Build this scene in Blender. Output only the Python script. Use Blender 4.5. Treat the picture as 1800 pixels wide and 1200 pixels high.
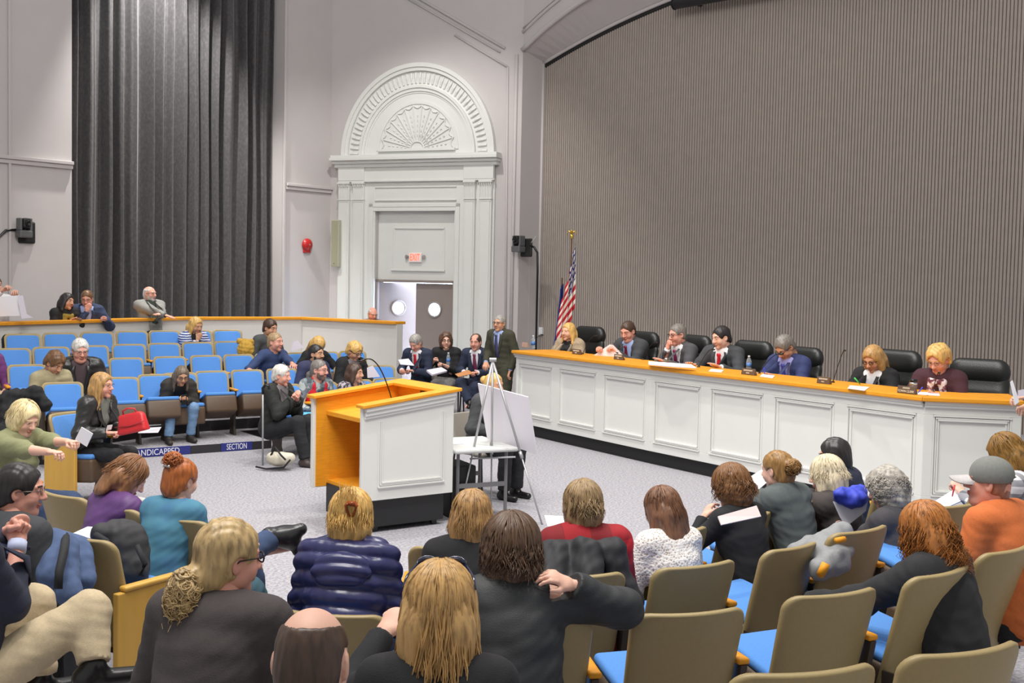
import bpy, bmesh, math, random
import numpy as np
from mathutils import Vector, Matrix, Quaternion
PI = math.pi
for o in list(bpy.data.objects): bpy.data.objects.remove(o)
S = bpy.context.scene
C = S.collection
rnd = random.Random(7)

# ---------------------------------------------------------------- camera
FPX, EYE, PITCH, ROLL = 2000.0, 2.25, math.atan(105/2000), 0.0203
_f = np.array([0, math.cos(PITCH), -math.sin(PITCH)]); _u = np.array([0, math.sin(PITCH), math.cos(PITCH)]); _r = np.array([1., 0, 0])
RIGHT = math.cos(ROLL)*_r + math.sin(ROLL)*_u
UP = -math.sin(ROLL)*_r + math.cos(ROLL)*_u
EYEP = np.array([0, 0, EYE])
cam = bpy.data.cameras.new('camera'); camo = bpy.data.objects.new('camera', cam); C.objects.link(camo)
cam.sensor_width = 36; cam.lens = 36*FPX/1800; cam.clip_end = 200
camo.matrix_world = Matrix(((RIGHT[0], UP[0], -_f[0], 0), (RIGHT[1], UP[1], -_f[1], 0), (RIGHT[2], UP[2], -_f[2], EYE), (0, 0, 0, 1)))
S.camera = camo
def ray(x, y): return _f + RIGHT*(x-900)/FPX - UP*(y-600)/FPX
def at_z(x, y, z):
    d = ray(x, y); return EYEP + d*((z-EYE)/d[2])
def at_d(x, y, D):
    d = ray(x, y); return EYEP + d*(D/d[1])
def line_at(x, P, e):
    """point of the plan line P + t*e standing in pixel column x (at eye height)"""
    k = (x-900)/FPX
    t = (k*P[1]-P[0])/(e[0]-k*e[1]); return np.array([P[0]+t*e[0], P[1]+t*e[1]]), t

# ---------------------------------------------------------------- world, lights, exposure
W = bpy.data.worlds.new('room_light'); S.world = W; W.use_nodes = True
bg = W.node_tree.nodes['Background']; bg.inputs[0].default_value = (1.0, .985, .975, 1); bg.inputs[1].default_value = .38
S.view_settings.view_transform = 'Standard'; S.view_settings.look = 'None'; S.view_settings.gamma = 1
S.view_settings.use_curve_mapping = False; S.view_settings.exposure = 0.42
def area(name, loc, tgt, size, power, col=(1, .965, .92)):
    l = bpy.data.lights.new(name, 'AREA'); l.shape = 'DISK'; l.size = size; l.energy = power; l.color = col
    o = bpy.data.objects.new(name, l); C.objects.link(o); o.location = loc
    o.rotation_euler = (Vector(tgt)-Vector(loc)).to_track_quat('-Z', 'Y').to_euler(); return o
def spot(name, loc, tgt, power, ang, col=(1, .965, .92), rad=.12, blend=.6):
    l = bpy.data.lights.new(name, 'SPOT'); l.energy = power; l.spot_size = math.radians(ang); l.spot_blend = blend; l.shadow_soft_size = rad; l.color = col
    o = bpy.data.objects.new(name, l); C.objects.link(o); o.location = loc
    o.rotation_euler = (Vector(tgt)-Vector(loc)).to_track_quat('-Z', 'Y').to_euler(); return o
for i, (x, y) in enumerate([(-1.1, 14.8), (.26, 12.7), (1.63, 9.6)]):
    spot('stage_downlight', (x, y, 8.8), (x+.3, y+.3, 0), 640, 100)
for i, (x, y) in enumerate([(-5.5, 12.0), (-3.2, 16.5), (-2.6, 8.5), (1.6, 5.2), (-1.2, 3.2)]):
    spot('house_downlight', (x, y, 8.8), (x, y, 0), 340, 110)
spot('door_downlight', (-2.4, 18.6, 9.2), (-2.0, 22.6, 1.5), 700, 80)
area('house_glow', (-1.5, 5, 9.2), (0.5, 15, 1.5), 5, 620)
spot('curtain_downlight', (-5.95, 20.0, 9.6), (-6.4, 21.2, 4.0), 2300, 62, rad=.1)

# ---------------------------------------------------------------- materials
def lin(c): return tuple((v/12.92 if v <= .04045 else ((v+.055)/1.055)**2.4) for v in c)
def rgb(r, g, b): return lin((r/255, g/255, b/255))
MATS = {}
def M(name, col, rough=.7, noise=0, nscale=40, bump=0, bscale=150, metal=0, spec=None, emit=None, estr=0, stretch=None, sheen=0):
    if name in MATS: return MATS[name]
    m = bpy.data.materials.new(name); m.use_nodes = True; MATS[name] = m
    nt = m.node_tree; b = nt.nodes['Principled BSDF']; L = nt.links
    b.inputs['Base Color'].default_value = (*col, 1); b.inputs['Roughness'].default_value = rough; b.inputs['Metallic'].default_value = metal
    if spec is not None: b.inputs['Specular IOR Level'].default_value = spec
    if sheen: b.inputs['Sheen Weight'].default_value = sheen
    if emit: b.inputs['Emission Color'].default_value = (*emit, 1); b.inputs['Emission Strength'].default_value = estr
    if noise or bump:
        tc = nt.nodes.new('ShaderNodeTexCoord'); src = tc.outputs['Object']
        if stretch:
            mp = nt.nodes.new('ShaderNodeMapping'); mp.inputs['Scale'].default_value = stretch; L.new(src, mp.inputs['Vector']); src = mp.outputs[0]
    if noise:
        n = nt.nodes.new('ShaderNodeTexNoise'); n.inputs['Scale'].default_value = nscale; n.inputs['Detail'].default_value = 3; L.new(src, n.inputs['Vector'])
        r = nt.nodes.new('ShaderNodeMapRange'); r.inputs[1].default_value = .3; r.inputs[2].default_value = .7
        r.inputs[3].default_value = 1-noise; r.inputs[4].default_value = 1+noise; L.new(n.outputs[0], r.inputs[0])
        v = nt.nodes.new('ShaderNodeVectorMath'); v.operation = 'SCALE'; v.inputs[0].default_value = col; L.new(r.outputs[0], v.inputs['Scale'])
        L.new(v.outputs[0], b.inputs['Base Color'])
    if bump:
        n2 = nt.nodes.new('ShaderNodeTexNoise'); n2.inputs['Scale'].default_value = bscale; L.new(src, n2.inputs['Vector'])
        bp = nt.nodes.new('ShaderNodeBump'); bp.inputs['Strength'].default_value = bump; bp.inputs['Distance'].default_value = .01
        L.new(n2.outputs[0], bp.inputs['Height']); L.new(bp.outputs[0], b.inputs['Normal'])
    return m
def ramp_mat(name, stops, rough=.8, kind='noise', scale=20, stretch=(1, 1, 1), detail=2, interp='CONSTANT', bump=0):
    """pattern over the object: colours picked by a texture"""
    if name in MATS: return MATS[name]
    m = bpy.data.materials.new(name); m.use_nodes = True; MATS[name] = m
    nt = m.node_tree; b = nt.nodes['Principled BSDF']; L = nt.links; b.inputs['Roughness'].default_value = rough
    tc = nt.nodes.new('ShaderNodeTexCoord'); mp = nt.nodes.new('ShaderNodeMapping'); mp.inputs['Scale'].default_value = stretch; L.new(tc.outputs['Object'], mp.inputs[0])
    if kind == 'noise':
        t = nt.nodes.new('ShaderNodeTexNoise'); t.inputs['Scale'].default_value = scale; t.inputs['Detail'].default_value = detail; out = t.outputs[0]
    elif kind == 'voronoi':
        t = nt.nodes.new('ShaderNodeTexVoronoi'); t.inputs['Scale'].default_value = scale; out = t.outputs['Distance']
    else:
        t = nt.nodes.new('ShaderNodeTexWave'); t.inputs['Scale'].default_value = scale; t.inputs['Distortion'].default_value = 3 if kind == 'wavy' else .4
        t.wave_type = 'BANDS'; t.bands_direction = 'Z'; out = t.outputs['Fac']
    L.new(mp.outputs[0], t.inputs[0])
    r = nt.nodes.new('ShaderNodeValToRGB'); r.color_ramp.interpolation = interp; e = r.color_ramp.elements
    while len(e) < len(stops): e.new(.5)
    for i, (p, c) in enumerate(stops): e[i].position = p; e[i].color = (*c, 1)
    L.new(out, r.inputs[0]); L.new(r.outputs[0], b.inputs['Base Color'])
    if bump:
        bp = nt.nodes.new('ShaderNodeBump'); bp.inputs['Strength'].default_value = bump; bp.inputs['Distance'].default_value = .01
        L.new(out, bp.inputs['Height']); L.new(bp.outputs[0], b.inputs['Normal'])
    return m
def plaid_mat(name, base, c1, c2, scale):
    """crossing stripes along object x, y and z"""
    if name in MATS: return MATS[name]
    m = bpy.data.materials.new(name); m.use_nodes = True; MATS[name] = m
    nt = m.node_tree; b = nt.nodes['Principled BSDF']; L = nt.links; b.inputs['Roughness'].default_value = .85
    tc = nt.nodes.new('ShaderNodeTexCoord'); sp = nt.nodes.new('ShaderNodeSeparateXYZ'); L.new(tc.outputs['Object'], sp.inputs[0])
    prev = None
    for ax, col in (('X', c1), ('Z', c2)):
        s = nt.nodes.new('ShaderNodeMath'); s.operation = 'MULTIPLY'; s.inputs[1].default_value = scale; L.new(sp.outputs[ax], s.inputs[0])
        w = nt.nodes.new('ShaderNodeMath'); w.operation = 'SINE'; L.new(s.outputs[0], w.inputs[0])
        g = nt.nodes.new('ShaderNodeMath'); g.operation = 'GREATER_THAN'; g.inputs[1].default_value = .1; L.new(w.outputs[0], g.inputs[0])
        f = nt.nodes.new('ShaderNodeMath'); f.operation = 'MULTIPLY'; f.inputs[1].default_value = .6; L.new(g.outputs[0], f.inputs[0])
        mx = nt.nodes.new('ShaderNodeMix'); mx.data_type = 'RGBA'; L.new(f.outputs[0], mx.inputs[0])
        if prev is None: mx.inputs[6].default_value = (*base, 1)
        else: L.new(prev, mx.inputs[6])
        mx.inputs[7].default_value = (*col, 1); prev = mx.outputs[2]
    L.new(prev, b.inputs['Base Color']); return m

wall_m = M('lilac_grey_plaster', rgb(192, 187, 186), .85, .015, 3, .12, 90)
white_m = M('white_paint', rgb(218, 219, 215), .5, .01, 4)
wood_m = M('honey_oak', rgb(222, 150, 40), .5, .10, 9, stretch=(1, 1, 14))
wood_m.node_tree.nodes['Principled BSDF'].inputs['Specular IOR Level'].default_value = .25
pale_wood = M('pale_oak', rgb(205, 160, 72), .42, .10, 8, stretch=(1, 1, .12))
black_m = M('black_paint', rgb(26, 26, 26), .6)
ebony = M('black_plastic', rgb(20, 20, 22), .35)
steel = M('brushed_steel', rgb(190, 190, 192), .3, metal=.9)
alu = M('grey_aluminium', rgb(176, 176, 178), .4, metal=.5)
paper_m = M('white_paper', rgb(240, 240, 246), .8)
blue_m = M('blue_upholstery', rgb(84, 140, 210), .9, .07, 160, .25, 400)
tan_m = M('tan_plastic_shell', rgb(158, 139, 96), .45, .03, 60, .1, 300)
cream_m = M('cream_shell_edge', rgb(212, 198, 170), .5)
brown_m = M('brown_seat_pan', rgb(84, 66, 50), .5, .05, 30)
dark_metal = M('dark_brown_metal', rgb(58, 48, 40), .45)
leather = M('black_leather', rgb(24, 26, 25), .38, .04, 25, .15, 120)
carpet = ramp_mat('speckled_grey_carpet', [(0, rgb(112, 110, 116)), (.42, rgb(142, 140, 146)), (.58, rgb(168, 166, 172))], .95, 'noise', 42, (1, 1, 1), 6, 'LINEAR')

# ---------------------------------------------------------------- mesh helpers
def mesh_obj(name, verts, faces, mat, parent=None, smooth=False, fmat=None, mats=None):
    me = bpy.data.meshes.new(name)
    V = np.asarray(verts, dtype=np.float32)
    if isinstance(faces, np.ndarray) and faces.ndim == 2:
        n, k = faces.shape
        me.vertices.add(len(V)); me.vertices.foreach_set('co', V.ravel())
        me.loops.add(n*k); me.loops.foreach_set('vertex_index', faces.astype(np.int32).ravel())
        me.polygons.add(n); me.polygons.foreach_set('loop_start', np.arange(0, n*k, k, dtype=np.int32))
        me.update(calc_edges=True)
    else:
        me.from_pydata(V.tolist(), [], [list(map(int, f)) for f in faces])
    for m in (mats or [mat]): me.materials.append(m)
    if fmat is not None: me.polygons.foreach_set('material_index', np.asarray(fmat, dtype=np.int32))
    if smooth: me.polygons.foreach_set('use_smooth', np.ones(len(me.polygons), dtype=bool))
    me.update()
    o = bpy.data.objects.new(name, me); C.objects.link(o)
    if parent: o.parent = parent
    return o
class MB:
    """collects shapes into ONE mesh; coordinates go through a frame (origin, ux, uy, uz)"""
    def __init__(s, frame=None): s.v = []; s.f = []; s.fr = frame
    def pt(s, p):
        if s.fr is None: return tuple(p)
        o, x, y, z = s.fr; return tuple(o+x*p[0]+y*p[1]+z*p[2])
    def add(s, vs, fs):
        b = len(s.v); s.v += [s.pt(p) for p in vs]; s.f += [tuple(b+i for i in f) for f in fs]; return s
    def box(s, x0, x1, y0, y1, z0, z1):
        return s.add([(x0, y0, z0), (x1, y0, z0), (x1, y1, z0), (x0, y1, z0), (x0, y0, z1), (x1, y0, z1), (x1, y1, z1), (x0, y1, z1)],
                     [(0, 3, 2, 1), (4, 5, 6, 7), (0, 1, 5, 4), (1, 2, 6, 5), (2, 3, 7, 6), (3, 0, 4, 7)])
    def prism(s, poly, z0, z1):
        n = len(poly); vs = [(p[0], p[1], z0) for p in poly]+[(p[0], p[1], z1) for p in poly]
        return s.add(vs, [tuple(range(n-1, -1, -1)), tuple(range(n, 2*n))]+[(i, (i+1) % n, n+(i+1) % n, n+i) for i in range(n)])
    def tube(s, pts, r, n=8, r1=None, cap=True):
        P = [Vector(p) for p in pts]; k = len(P); r1 = r if r1 is None else r1; vs = []; fs = []
        up = Vector((0.13, .31, .94)).normalized()
        for i, p in enumerate(P):
            t = (P[min(i+1, k-1)]-P[max(i-1, 0)]).normalized()
            a = t.cross(up)
            if a.length < 1e-3: a = t.cross(Vector((1, 0, 0)))
            a.normalize(); b = t.cross(a); rr = r+(r1-r)*i/max(k-1, 1)
            for j in range(n):
                q = p+a*math.cos(2*PI*j/n)*rr+b*math.sin(2*PI*j/n)*rr; vs.append(tuple(q))
        for i in range(k-1):
            for j in range(n): fs.append((i*n+j, i*n+(j+1) % n, (i+1)*n+(j+1) % n, (i+1)*n+j))
        if cap: fs.append(tuple(range(n-1, -1, -1))); fs.append(tuple((k-1)*n+j for j in range(n)))
        return s.add(vs, fs)
    def lathe(s, prof, n=20, axis=(0, 0, 1), org=(0, 0, 0)):
        q = Vector((0, 0, 1)).rotation_difference(Vector(axis)); o = Vector(org); vs = []; fs = []; k = len(prof)
        for r, z in prof:
            for j in range(n):
                vs.append(tuple(o+q @ Vector((r*math.cos(2*PI*j/n), r*math.sin(2*PI*j/n), z))))
        for i in range(k-1):
            for j in range(n): fs.append((i*n+j, i*n+(j+1) % n, (i+1)*n+(j+1) % n, (i+1)*n+j))
        fs.append(tuple(range(n-1, -1, -1))); fs.append(tuple((k-1)*n+j for j in range(n)))
        return s.add(vs, fs)
    def build(s, name, mat, parent=None, smooth=False, bevel=0, seg=2):
        o = mesh_obj(name, s.v, s.f, mat, parent, smooth)
        if bevel:
            md = o.modifiers.new('bevel', 'BEVEL'); md.width = bevel; md.segments = seg; md.limit_method = 'ANGLE'; md.angle_limit = .6
        return o
def frame(P, e, z=0):
    """frame standing at plan point P: x along e, y = horizontal normal to the right of e (towards the room), z up"""
    e = np.array(e, float)/np.linalg.norm(e); return (np.array([P[0], P[1], z], float), np.array([e[0], e[1], 0]), np.array([e[1], -e[0], 0]), np.array([0, 0, 1.]))
def tag(o, label, cat, group=None):
    o['label'] = label; o['category'] = cat
    if group: o['group'] = group
    return o
def struct(o): o['kind'] = 'structure'; return o
def thing(name, label, cat, loc=(0, 0, 0), rz=0, group=None):
    o = bpy.data.objects.new(name, None); C.objects.link(o); o.empty_display_size = .1
    o.location = loc; o.rotation_euler = (0, 0, rz); return tag(o, label, cat, group)
def dup(root, loc, rz, label, group=None):
    r = root.copy(); C.objects.link(r); r.location = loc; r.rotation_euler = (0, 0, rz); r['label'] = label
    if group: r['group'] = group
    for ch in list(root.children):
        c = ch.copy(); C.objects.link(c); c.parent = r
        for g in ch.children:
            d = g.copy(); C.objects.link(d); d.parent = c
    return r
def text_mesh(name, txt, size, mat, parent, org, ux, uz, depth=.002, align='CENTER', sx=1.0):
    cu = bpy.data.curves.new(name, 'FONT'); cu.body = txt; cu.size = size; cu.extrude = depth; cu.align_x = align; cu.align_y = 'CENTER'
    to = bpy.data.objects.new(name, cu); C.objects.link(to)
    me = bpy.data.meshes.new_from_object(to.evaluated_get(bpy.context.evaluated_depsgraph_get()))
    bpy.data.objects.remove(to); me.materials.clear(); me.materials.append(mat)
    ux = Vector(ux).normalized(); uz = Vector(uz).normalized(); n = ux.cross(uz)
    me.transform(Matrix(((ux.x*sx, uz.x, n.x, org[0]), (ux.y*sx, uz.y, n.y, org[1]), (ux.z*sx, uz.z, n.z, org[2]), (0, 0, 0, 1))))
    o = bpy.data.objects.new(name, me); C.objects.link(o)
    if parent: o.parent = parent
    return o
# ---------------------------------------------------------------- the setting
def uzp(px, py, fr):
    o, x, n, z = fr; d = ray(px, py); t = ((o-EYEP) @ n)/(d @ n); p = EYEP+d*t-o; return p @ x, p[2]
K = np.array([-3.87, 24.0]); A0 = np.array([-8.415, 18.7])
eL = (K-A0)/np.linalg.norm(K-A0); eD = np.array([.9315, -.364]); eR = np.array([.74, -.673])
FL = frame(A0, eL); FD = frame(K, eD)
Q1, _ = line_at(909, K, eD); FA = frame(Q1, eR)
Q2 = Q1 + np.array([.673, .74])*.66; FR = frame(Q2, eR)
uL = lambda x: line_at(x, A0, eL)[1]
uD = lambda x: line_at(x, K, eD)[1]
TOP = 9.8
struct(MB().box(-13, 13, -4, 28, -.1, 0).build('floor', carpet))
# left wall with the tall curtained recess
uk = np.linalg.norm(K-A0); u0, u1 = uL(125), uL(493)
w = MB(FL).box(-4, u0, -.5, 0, 0, TOP).box(u1, uk+.3, -.5, 0, 0, TOP).box(u0-.2, u1+.2, -.62, -.5, 0, TOP)
struct(w.build('wall_left', wall_m))
tz = uzp(60, 281, FL)[1]
w = MB(FL).box(-4, u0, 0, .05, tz-.10, tz-.03).box(-4, u0, 0, .085, tz-.03, tz+.03).box(uL(498), uk, 0, .05, tz-.10, tz-.03).box(uL(498), uk, 0, .085, tz-.03, tz+.03)
struct(w.build('trim_1', wall_m, bevel=.01))
w = MB(FL).box(uL(13), uL(17.5), 0, .045, 0, TOP).box(uL(-40), uL(-36), 0, .045, 0, TOP).box(u1, uL(497), 0, .05, 0, TOP)
struct(w.build('trim_2', wall_m, bevel=.01))
# curtain
def curtain():
    n = 420; vs = []; fs = []; r = random.Random(3)
    us = np.linspace(u0+.02, u1-.01, n); span = u1-u0
    ph = 0; prof = []
    folds = 17
    for i, u in enumerate(us):
        a = (i/(n-1))*folds; loc = a+.16*math.sin(a*1.7)+.2*math.sin(a*.61+1)
        s = math.cos(2*PI*loc); amp = .115+.035*math.sin(a*2.3)
        prof.append(-.30+amp*(abs(s)**.75*(1 if s > 0 else -1))+.012*math.cos(2*PI*loc*3+a))
    zs = np.linspace(.55, TOP, 24)
    for k, z in enumerate(zs):
        for i, u in enumerate(us): vs.append((u+.012*math.sin(k*.5+i*.06), prof[i]*(1-.10*(k/23))+.02*math.sin(k*.33+i*.05)-.01, z))
    for k in range(23):
        for i in range(n-1): fs.append((k*n+i, k*n+i+1, (k+1)*n+i+1, (k+1)*n+i))
    m = ramp_mat('charcoal_damask', [(0, rgb(40, 39, 41)), (.5, rgb(66, 64, 66)), (1, rgb(94, 91, 92))], .62, 'noise', 24, (1, 1, .7), 5, 'LINEAR', .25)
    m.node_tree.nodes['Principled BSDF'].inputs['Sheen Weight'].default_value = .25
    o = MB(FL).add(vs, fs).build('stage_drape', m, smooth=True)
    md = o.modifiers.new('thickness', 'SOLIDIFY'); md.thickness = .006
    tag(o, 'tall charcoal patterned drape in deep folds in the left wall recess', 'curtain')
curtain()
# door wall: slab round the door niche
d0, d1 = uD(657.5), uD(796.5); zd = uzp(727, 495, FD)[1]; zn = uzp(727, 371, FD)[1]
u909 = uD(909)
w = MB(FD).box(-.3, d0, -.3, 0, 0, TOP).box(d1, u909, -.3, 0, 0, TOP).box(d0, d1, -.3, 0, zn, TOP)
w.box(d0, d1, -.3, -.16, zd+.03, zn)
struct(w.build('wall_back', wall_m))
P = lambda x, y: uzp(x, y, FD)
z_cor0 = P(727, 290)[1]; z_cor1 = P(727, 270)[1]; z_frz = P(727, 317)[1]; z_cap = P(727, 351)[1]
a, b = uD(596), uD(866)
w = MB(FD)
w.box(a, d0, 0, .05, 0, z_frz).box(d1, b, 0, .05, 0, z_frz).box(d0, d1, 0, .05, zn, z_frz)      # white backing
w.box(d0, d1, -.16, -.12, zd+.03, zn)                                                              # niche panel
w.box(uD(686), uD(774), -.12, -.10, zd+.22, zd+.245).box(uD(686), uD(774), -.12, -.09, P(727, 400)[1]-.02, P(727, 400)[1]+.02)
w.box(uD(684), uD(687), -.12, -.105, zd+.22, P(727, 400)[1]).box(uD(772), uD(775), -.12, -.105, zd+.22, P(727, 400)[1]).box(uD(682), uD(776), -.12, -.075, zd+.215, zd+.255)
for x0, x1 in ((648, 655), (799, 806)): w.box(uD(x0), uD(x1), .05, .08, 0, zn+.15)                # door architrave
w.box(uD(648), uD(806), .05, .08, zn+.08, zn+.15).box(uD(651), uD(803), .05, .07, zn, zn+.08)
for x0, x1 in ((658, 800),): w.box(uD(x0), uD(x1), .05, .075, P(727, 329)[1]-.012, P(727, 329)[1]+.018); w.box(uD(x0), uD(x1), .05, .085, P(727, 352)[1]-.015, P(727, 352)[1]+.015)
for x0, x1 in ((596, 615), (621, 640), (815, 834), (842, 863)):                                    # pilasters
    w.box(uD(x0), uD(x1), .05, .12, 0, z_frz); ww = (uD(x1)-uD(x0))
    w.box(uD(x0)+.03, uD(x1)-.03, .12, .135, .3, z_cap-.06)
    w.box(uD(x0)-.01, uD(x1)+.01, .05, .145, z_cap-.01, z_cap+.015).box(uD(x0)+.01, uD(x1)-.01, .05, .135, z_cap-.055, z_cap-.04)
    w.box(uD(x0)-.015, uD(x1)+.015, .05, .16, z_frz-.07, z_frz-.03)
    for k in range(7):
        q = uD(x0)+ww*(k+.5)/7; w.box(q-.008, q+.008, .12, .155, z_frz-.13, z_frz-.07); w.box(q-.006, q+.006, .12, .13, z_cap+.02, z_frz-.13)
w.box(a, b, .05, .10, z_frz, z_cor0).box(a-.01, b+.01, .05, .13, z_frz-.03, z_frz+.01)
w.box(a, uD(641), .10, .14, z_frz, z_cor0).box(uD(814), b, .10, .14, z_frz, z_cor0)
c0z = z_cor0
for k, (pr, h0, h1) in enumerate(((.16, -.04, .03), (.22, .03, .09), (.30, .09, .15), (.27, .15, .20))): w.box(a-.02-pr*.35, b+.02+pr*.35, 0, pr, c0z+h0, c0z+h1)
struct(w.build('trim_3', white_m, bevel=.006, seg=1))
zc = c0z+.20; uc = (uD(600)+uD(866))/2; Rx = (uD(866)-uD(600))/2; Rz = P(731, 112)[1]-zc
def half_ring(m, r0, r1, y0, y1, n=56, cz=None):
    vs = []; fs = []; cz = zc if cz is None else cz
    for i in range(n+1):
        t = PI*i/n; c, s = math.cos(t), math.sin(t)
        for rr, y in ((r0, y0), (r0, y1), (r1, y1), (r1, y0)): vs.append((uc+Rx*rr*c, y, cz+Rz*rr*s))
    for i in range(n):
        for j in range(4): fs.append((4*i+j, 4*i+(j+1) % 4, 4*i+4+(j+1) % 4, 4*i+4+j))
    m.add(vs, fs)
w = MB(FD)
half_ring(w, 0.001, .99, 0, .04); half_ring(w, .955, 1.0, .0, .13); half_ring(w, .915, .96, .0, .10)
half_ring(w, .73, .755, .03, .11); half_ring(w, .695, .735, .03, .08); half_ring(w, .675, .70, .03, .055)
n = 46
for i in range(n):
    t = PI*(i+.5)/n; c, s = math.cos(t), math.sin(t)
    p0 = (uc+Rx*.785*c, .045, zc+Rz*.785*s); p1 = (uc+Rx*.895*c, .045, zc+Rz*.895*s)
    if p0[2] > zc+.02: w.tube([p0, ((p0[0]+p1[0])/2, .062, (p0[2]+p1[2])/2), p1], .026, 6)
lz = P(731, 262)[1]-zc; fz = zc+lz; w.box(uc-.50*Rx, uc+.50*Rx, .03, .12, fz-.045, fz)
half_ring(w, .50, .535, .03, .06, cz=fz-.02)
fr_ = .485
for i in range(14):
    t = PI*i/13; c, s = math.cos(t), math.sin(t); h = .80*Rz
    w.tube([(uc+Rx*.09*c, .05, fz+h*.10*s), (uc+Rx*fr_*c, .055, fz+h*.60*s)], .013, 6)
    if i < 13:
        pts = []
        for q in range(5):
            tt = PI*(i+q/4)/13; dip = .045*math.sin(PI*q/4); pts.append((uc+Rx*(fr_-dip)*math.cos(tt), .055, fz+h*(.60-dip)*math.sin(tt)))
        w.tube(pts, .012, 5)
        tt = PI*(i+.5)/13; c, s = math.cos(tt), math.sin(tt)
        for q in range(5):
            rr = .14+.055*q; w.tube([(uc+Rx*rr*c, .045, fz+h*rr*1.22*s), (uc+Rx*(rr+.022)*c, .055, fz+h*(rr+.022)*1.22*s)], .012, 5)
pts = [(uc+Rx*.09*math.cos(PI*i/12), .055, fz+Rz*.08*math.sin(PI*i/12)) for i in range(13)]; w.tube(pts, .016, 6)
struct(w.build('trim_4', white_m, smooth=False))
# wall mouldings above and beside the door
w = MB(FD)
def strip(m, fr, pts, wd, pr):
    q = [uzp(x, y, fr) for x, y in pts]
    for (ua, za), (ub, zb) in zip(q[:-1], q[1:]):
        m.tube([(ua, pr*.3, za), (ub, pr*.3, zb)], wd, 6)
strip(w, FD, [(700, -24), (888, 85)], .03, .06); strip(w, FD, [(690, -18), (880, 92)], .02, .05)
strip(w, FD, [(800, 62), (893, 118), (888, 690)], .022, .05); strip(w, FD, [(909, 96), (896, 700)], .035, .05)
struct(w.build('trim_5', wall_m, smooth=True))
# proscenium arch: front face, reveal, ribbed wall behind
def fit(fr, pts):
    q = np.array([uzp(x, y, fr) for x, y in pts]); return np.polyfit(q[:, 0], q[:, 1], 2)
# front arc and back arc of the arch, in metres along each plane
ff = fit(FA, [(909, 99), (965, 46), (1032, -2)]); fb = fit(FR, [(948, 117), (1060, 53), (1170, 3)])
def arcz(f, u):
    pk = -f[1]/(2*f[0]) if f[0] < 0 else 1e9
    uu = np.minimum(u, pk); return f[0]*uu*uu+f[1]*uu+f[2]
U = np.linspace(0, 13, 80)
zf = np.minimum(arcz(ff, U), TOP-.2); zb = np.minimum(arcz(fb, U), 9.0)
vs = []; fs = []
for u, z in zip(U, zf): vs += [(u, 0, z), (u, 0, TOP), (u, -.12, z)]
for i in range(len(U)-1): fs += [(3*i, 3*i+3, 3*i+4, 3*i+1), (3*i, 3*i+2, 3*i+5, 3*i+3)]
m = MB(FA).add(vs, fs)
mR = MB(FR)
vA = [FA[0]+FA[1]*u+FA[3]*z for u, z in zip(U, zf)]; vB = [FR[0]+FR[1]*u+FR[3]*z for u, z in zip(U, zb)]
m.fr = None; b0 = len(m.v); m.v += [tuple(p) for p in vA]+[tuple(p) for p in vB]; k = len(U)
m.f += [(b0+i, b0+i+1, b0+k+i+1, b0+k+i) for i in range(k-1)]
g = lambda p, z: (p[0], p[1], z)
b0 = len(m.v); m.v += [g(Q1, 0), g(Q2, 0), tuple(vB[0]), tuple(vA[0])]; m.f += [(b0, b0+1, b0+2, b0+3)]      # left reveal
struct(m.build('wall_front', wall_m))
m = MB(FA)
def along(fr_m, f, off_z, wd, pr, y=0):
    pts = [(u, y+pr, z+off_z) for u, z in zip(U[:40], arcz(f, U[:40]))]; fr_m.tube(pts, wd, 6)
along(m, ff, 0, .05, .02); along(m, ff, .34, .03, .02); along(m, ff, .42, .02, .01)
m.fr = FR; along(m, fb, -.01, .035, .04); m.tube([(-.0, .04, 0), (0, .04, fb[2])], .035, 6)
struct(m.build('trim_6', wall_m, smooth=True))
m = MB(FR); pts = [(u, .0, z-.07) for u, z in zip(U[:60], zb[:60])]; m.tube(pts, .045, 6); struct(m.build('trim_7', black_m))
# ribbed wall: 5 cm ribs with narrow grooves
vs = []; fs = []; u = -.05; prof = []; pr_ = .0535
while u < 13:
    prof += [(u, -.02), (u+.006, .012), (u+pr_*.5, .018), (u+pr_-.012, .012), (u+pr_-.006, -.02)]; u += pr_
for uu, yy in prof: vs += [(uu, yy, 0), (uu, yy, 9.3)]
fs = [(2*i, 2*i+2, 2*i+3, 2*i+1) for i in range(len(prof)-1)]
rib_m = M('taupe_ribbed_panel', rgb(164, 154, 146), .85, .04, 6, .1, 120)
struct(MB(FR).add(vs, fs).build('wall_right', rib_m))
# doors and the bright vestibule behind them
vest = M('vestibule_paint', rgb(214, 222, 236), .8)
w = MB(FD).box(d0-1.6, d0-1.5, -3.2, -.3, 0, 3).box(d1+1.4, d1+1.5, -3.2, -.3, 0, 3).box(d0-1.6, d1+1.5, -3.3, -3.2, 0, 3).box(d0-1.6, d1+1.5, -3.3, -.3, 3, 3.1)
struct(w.build('wall_vestibule', vest))
dm = FD[0]+FD[1]*((d0+d1)/2)+FD[2]*(-1.9); area('vestibule_light', (dm[0], dm[1], 2.85), (dm[0]+.0, dm[1], 0), 1.2, 1100, (.74, .87, 1))
taupe = M('taupe_door_paint', rgb(140, 128, 122), .7, .05, 200)
w = MB(FD).box(d0, d0+.05, -.3, -.02, 0, zd+.03).box(d1-.05, d1, -.3, -.02, 0, zd+.03).box(d0, d1, -.3, -.02, zd-.02, zd+.03)
struct(w.build('trim_8', taupe))
dw = (d1-d0-.1)/2
ug, zg = uzp(765, 544, FD)
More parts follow.
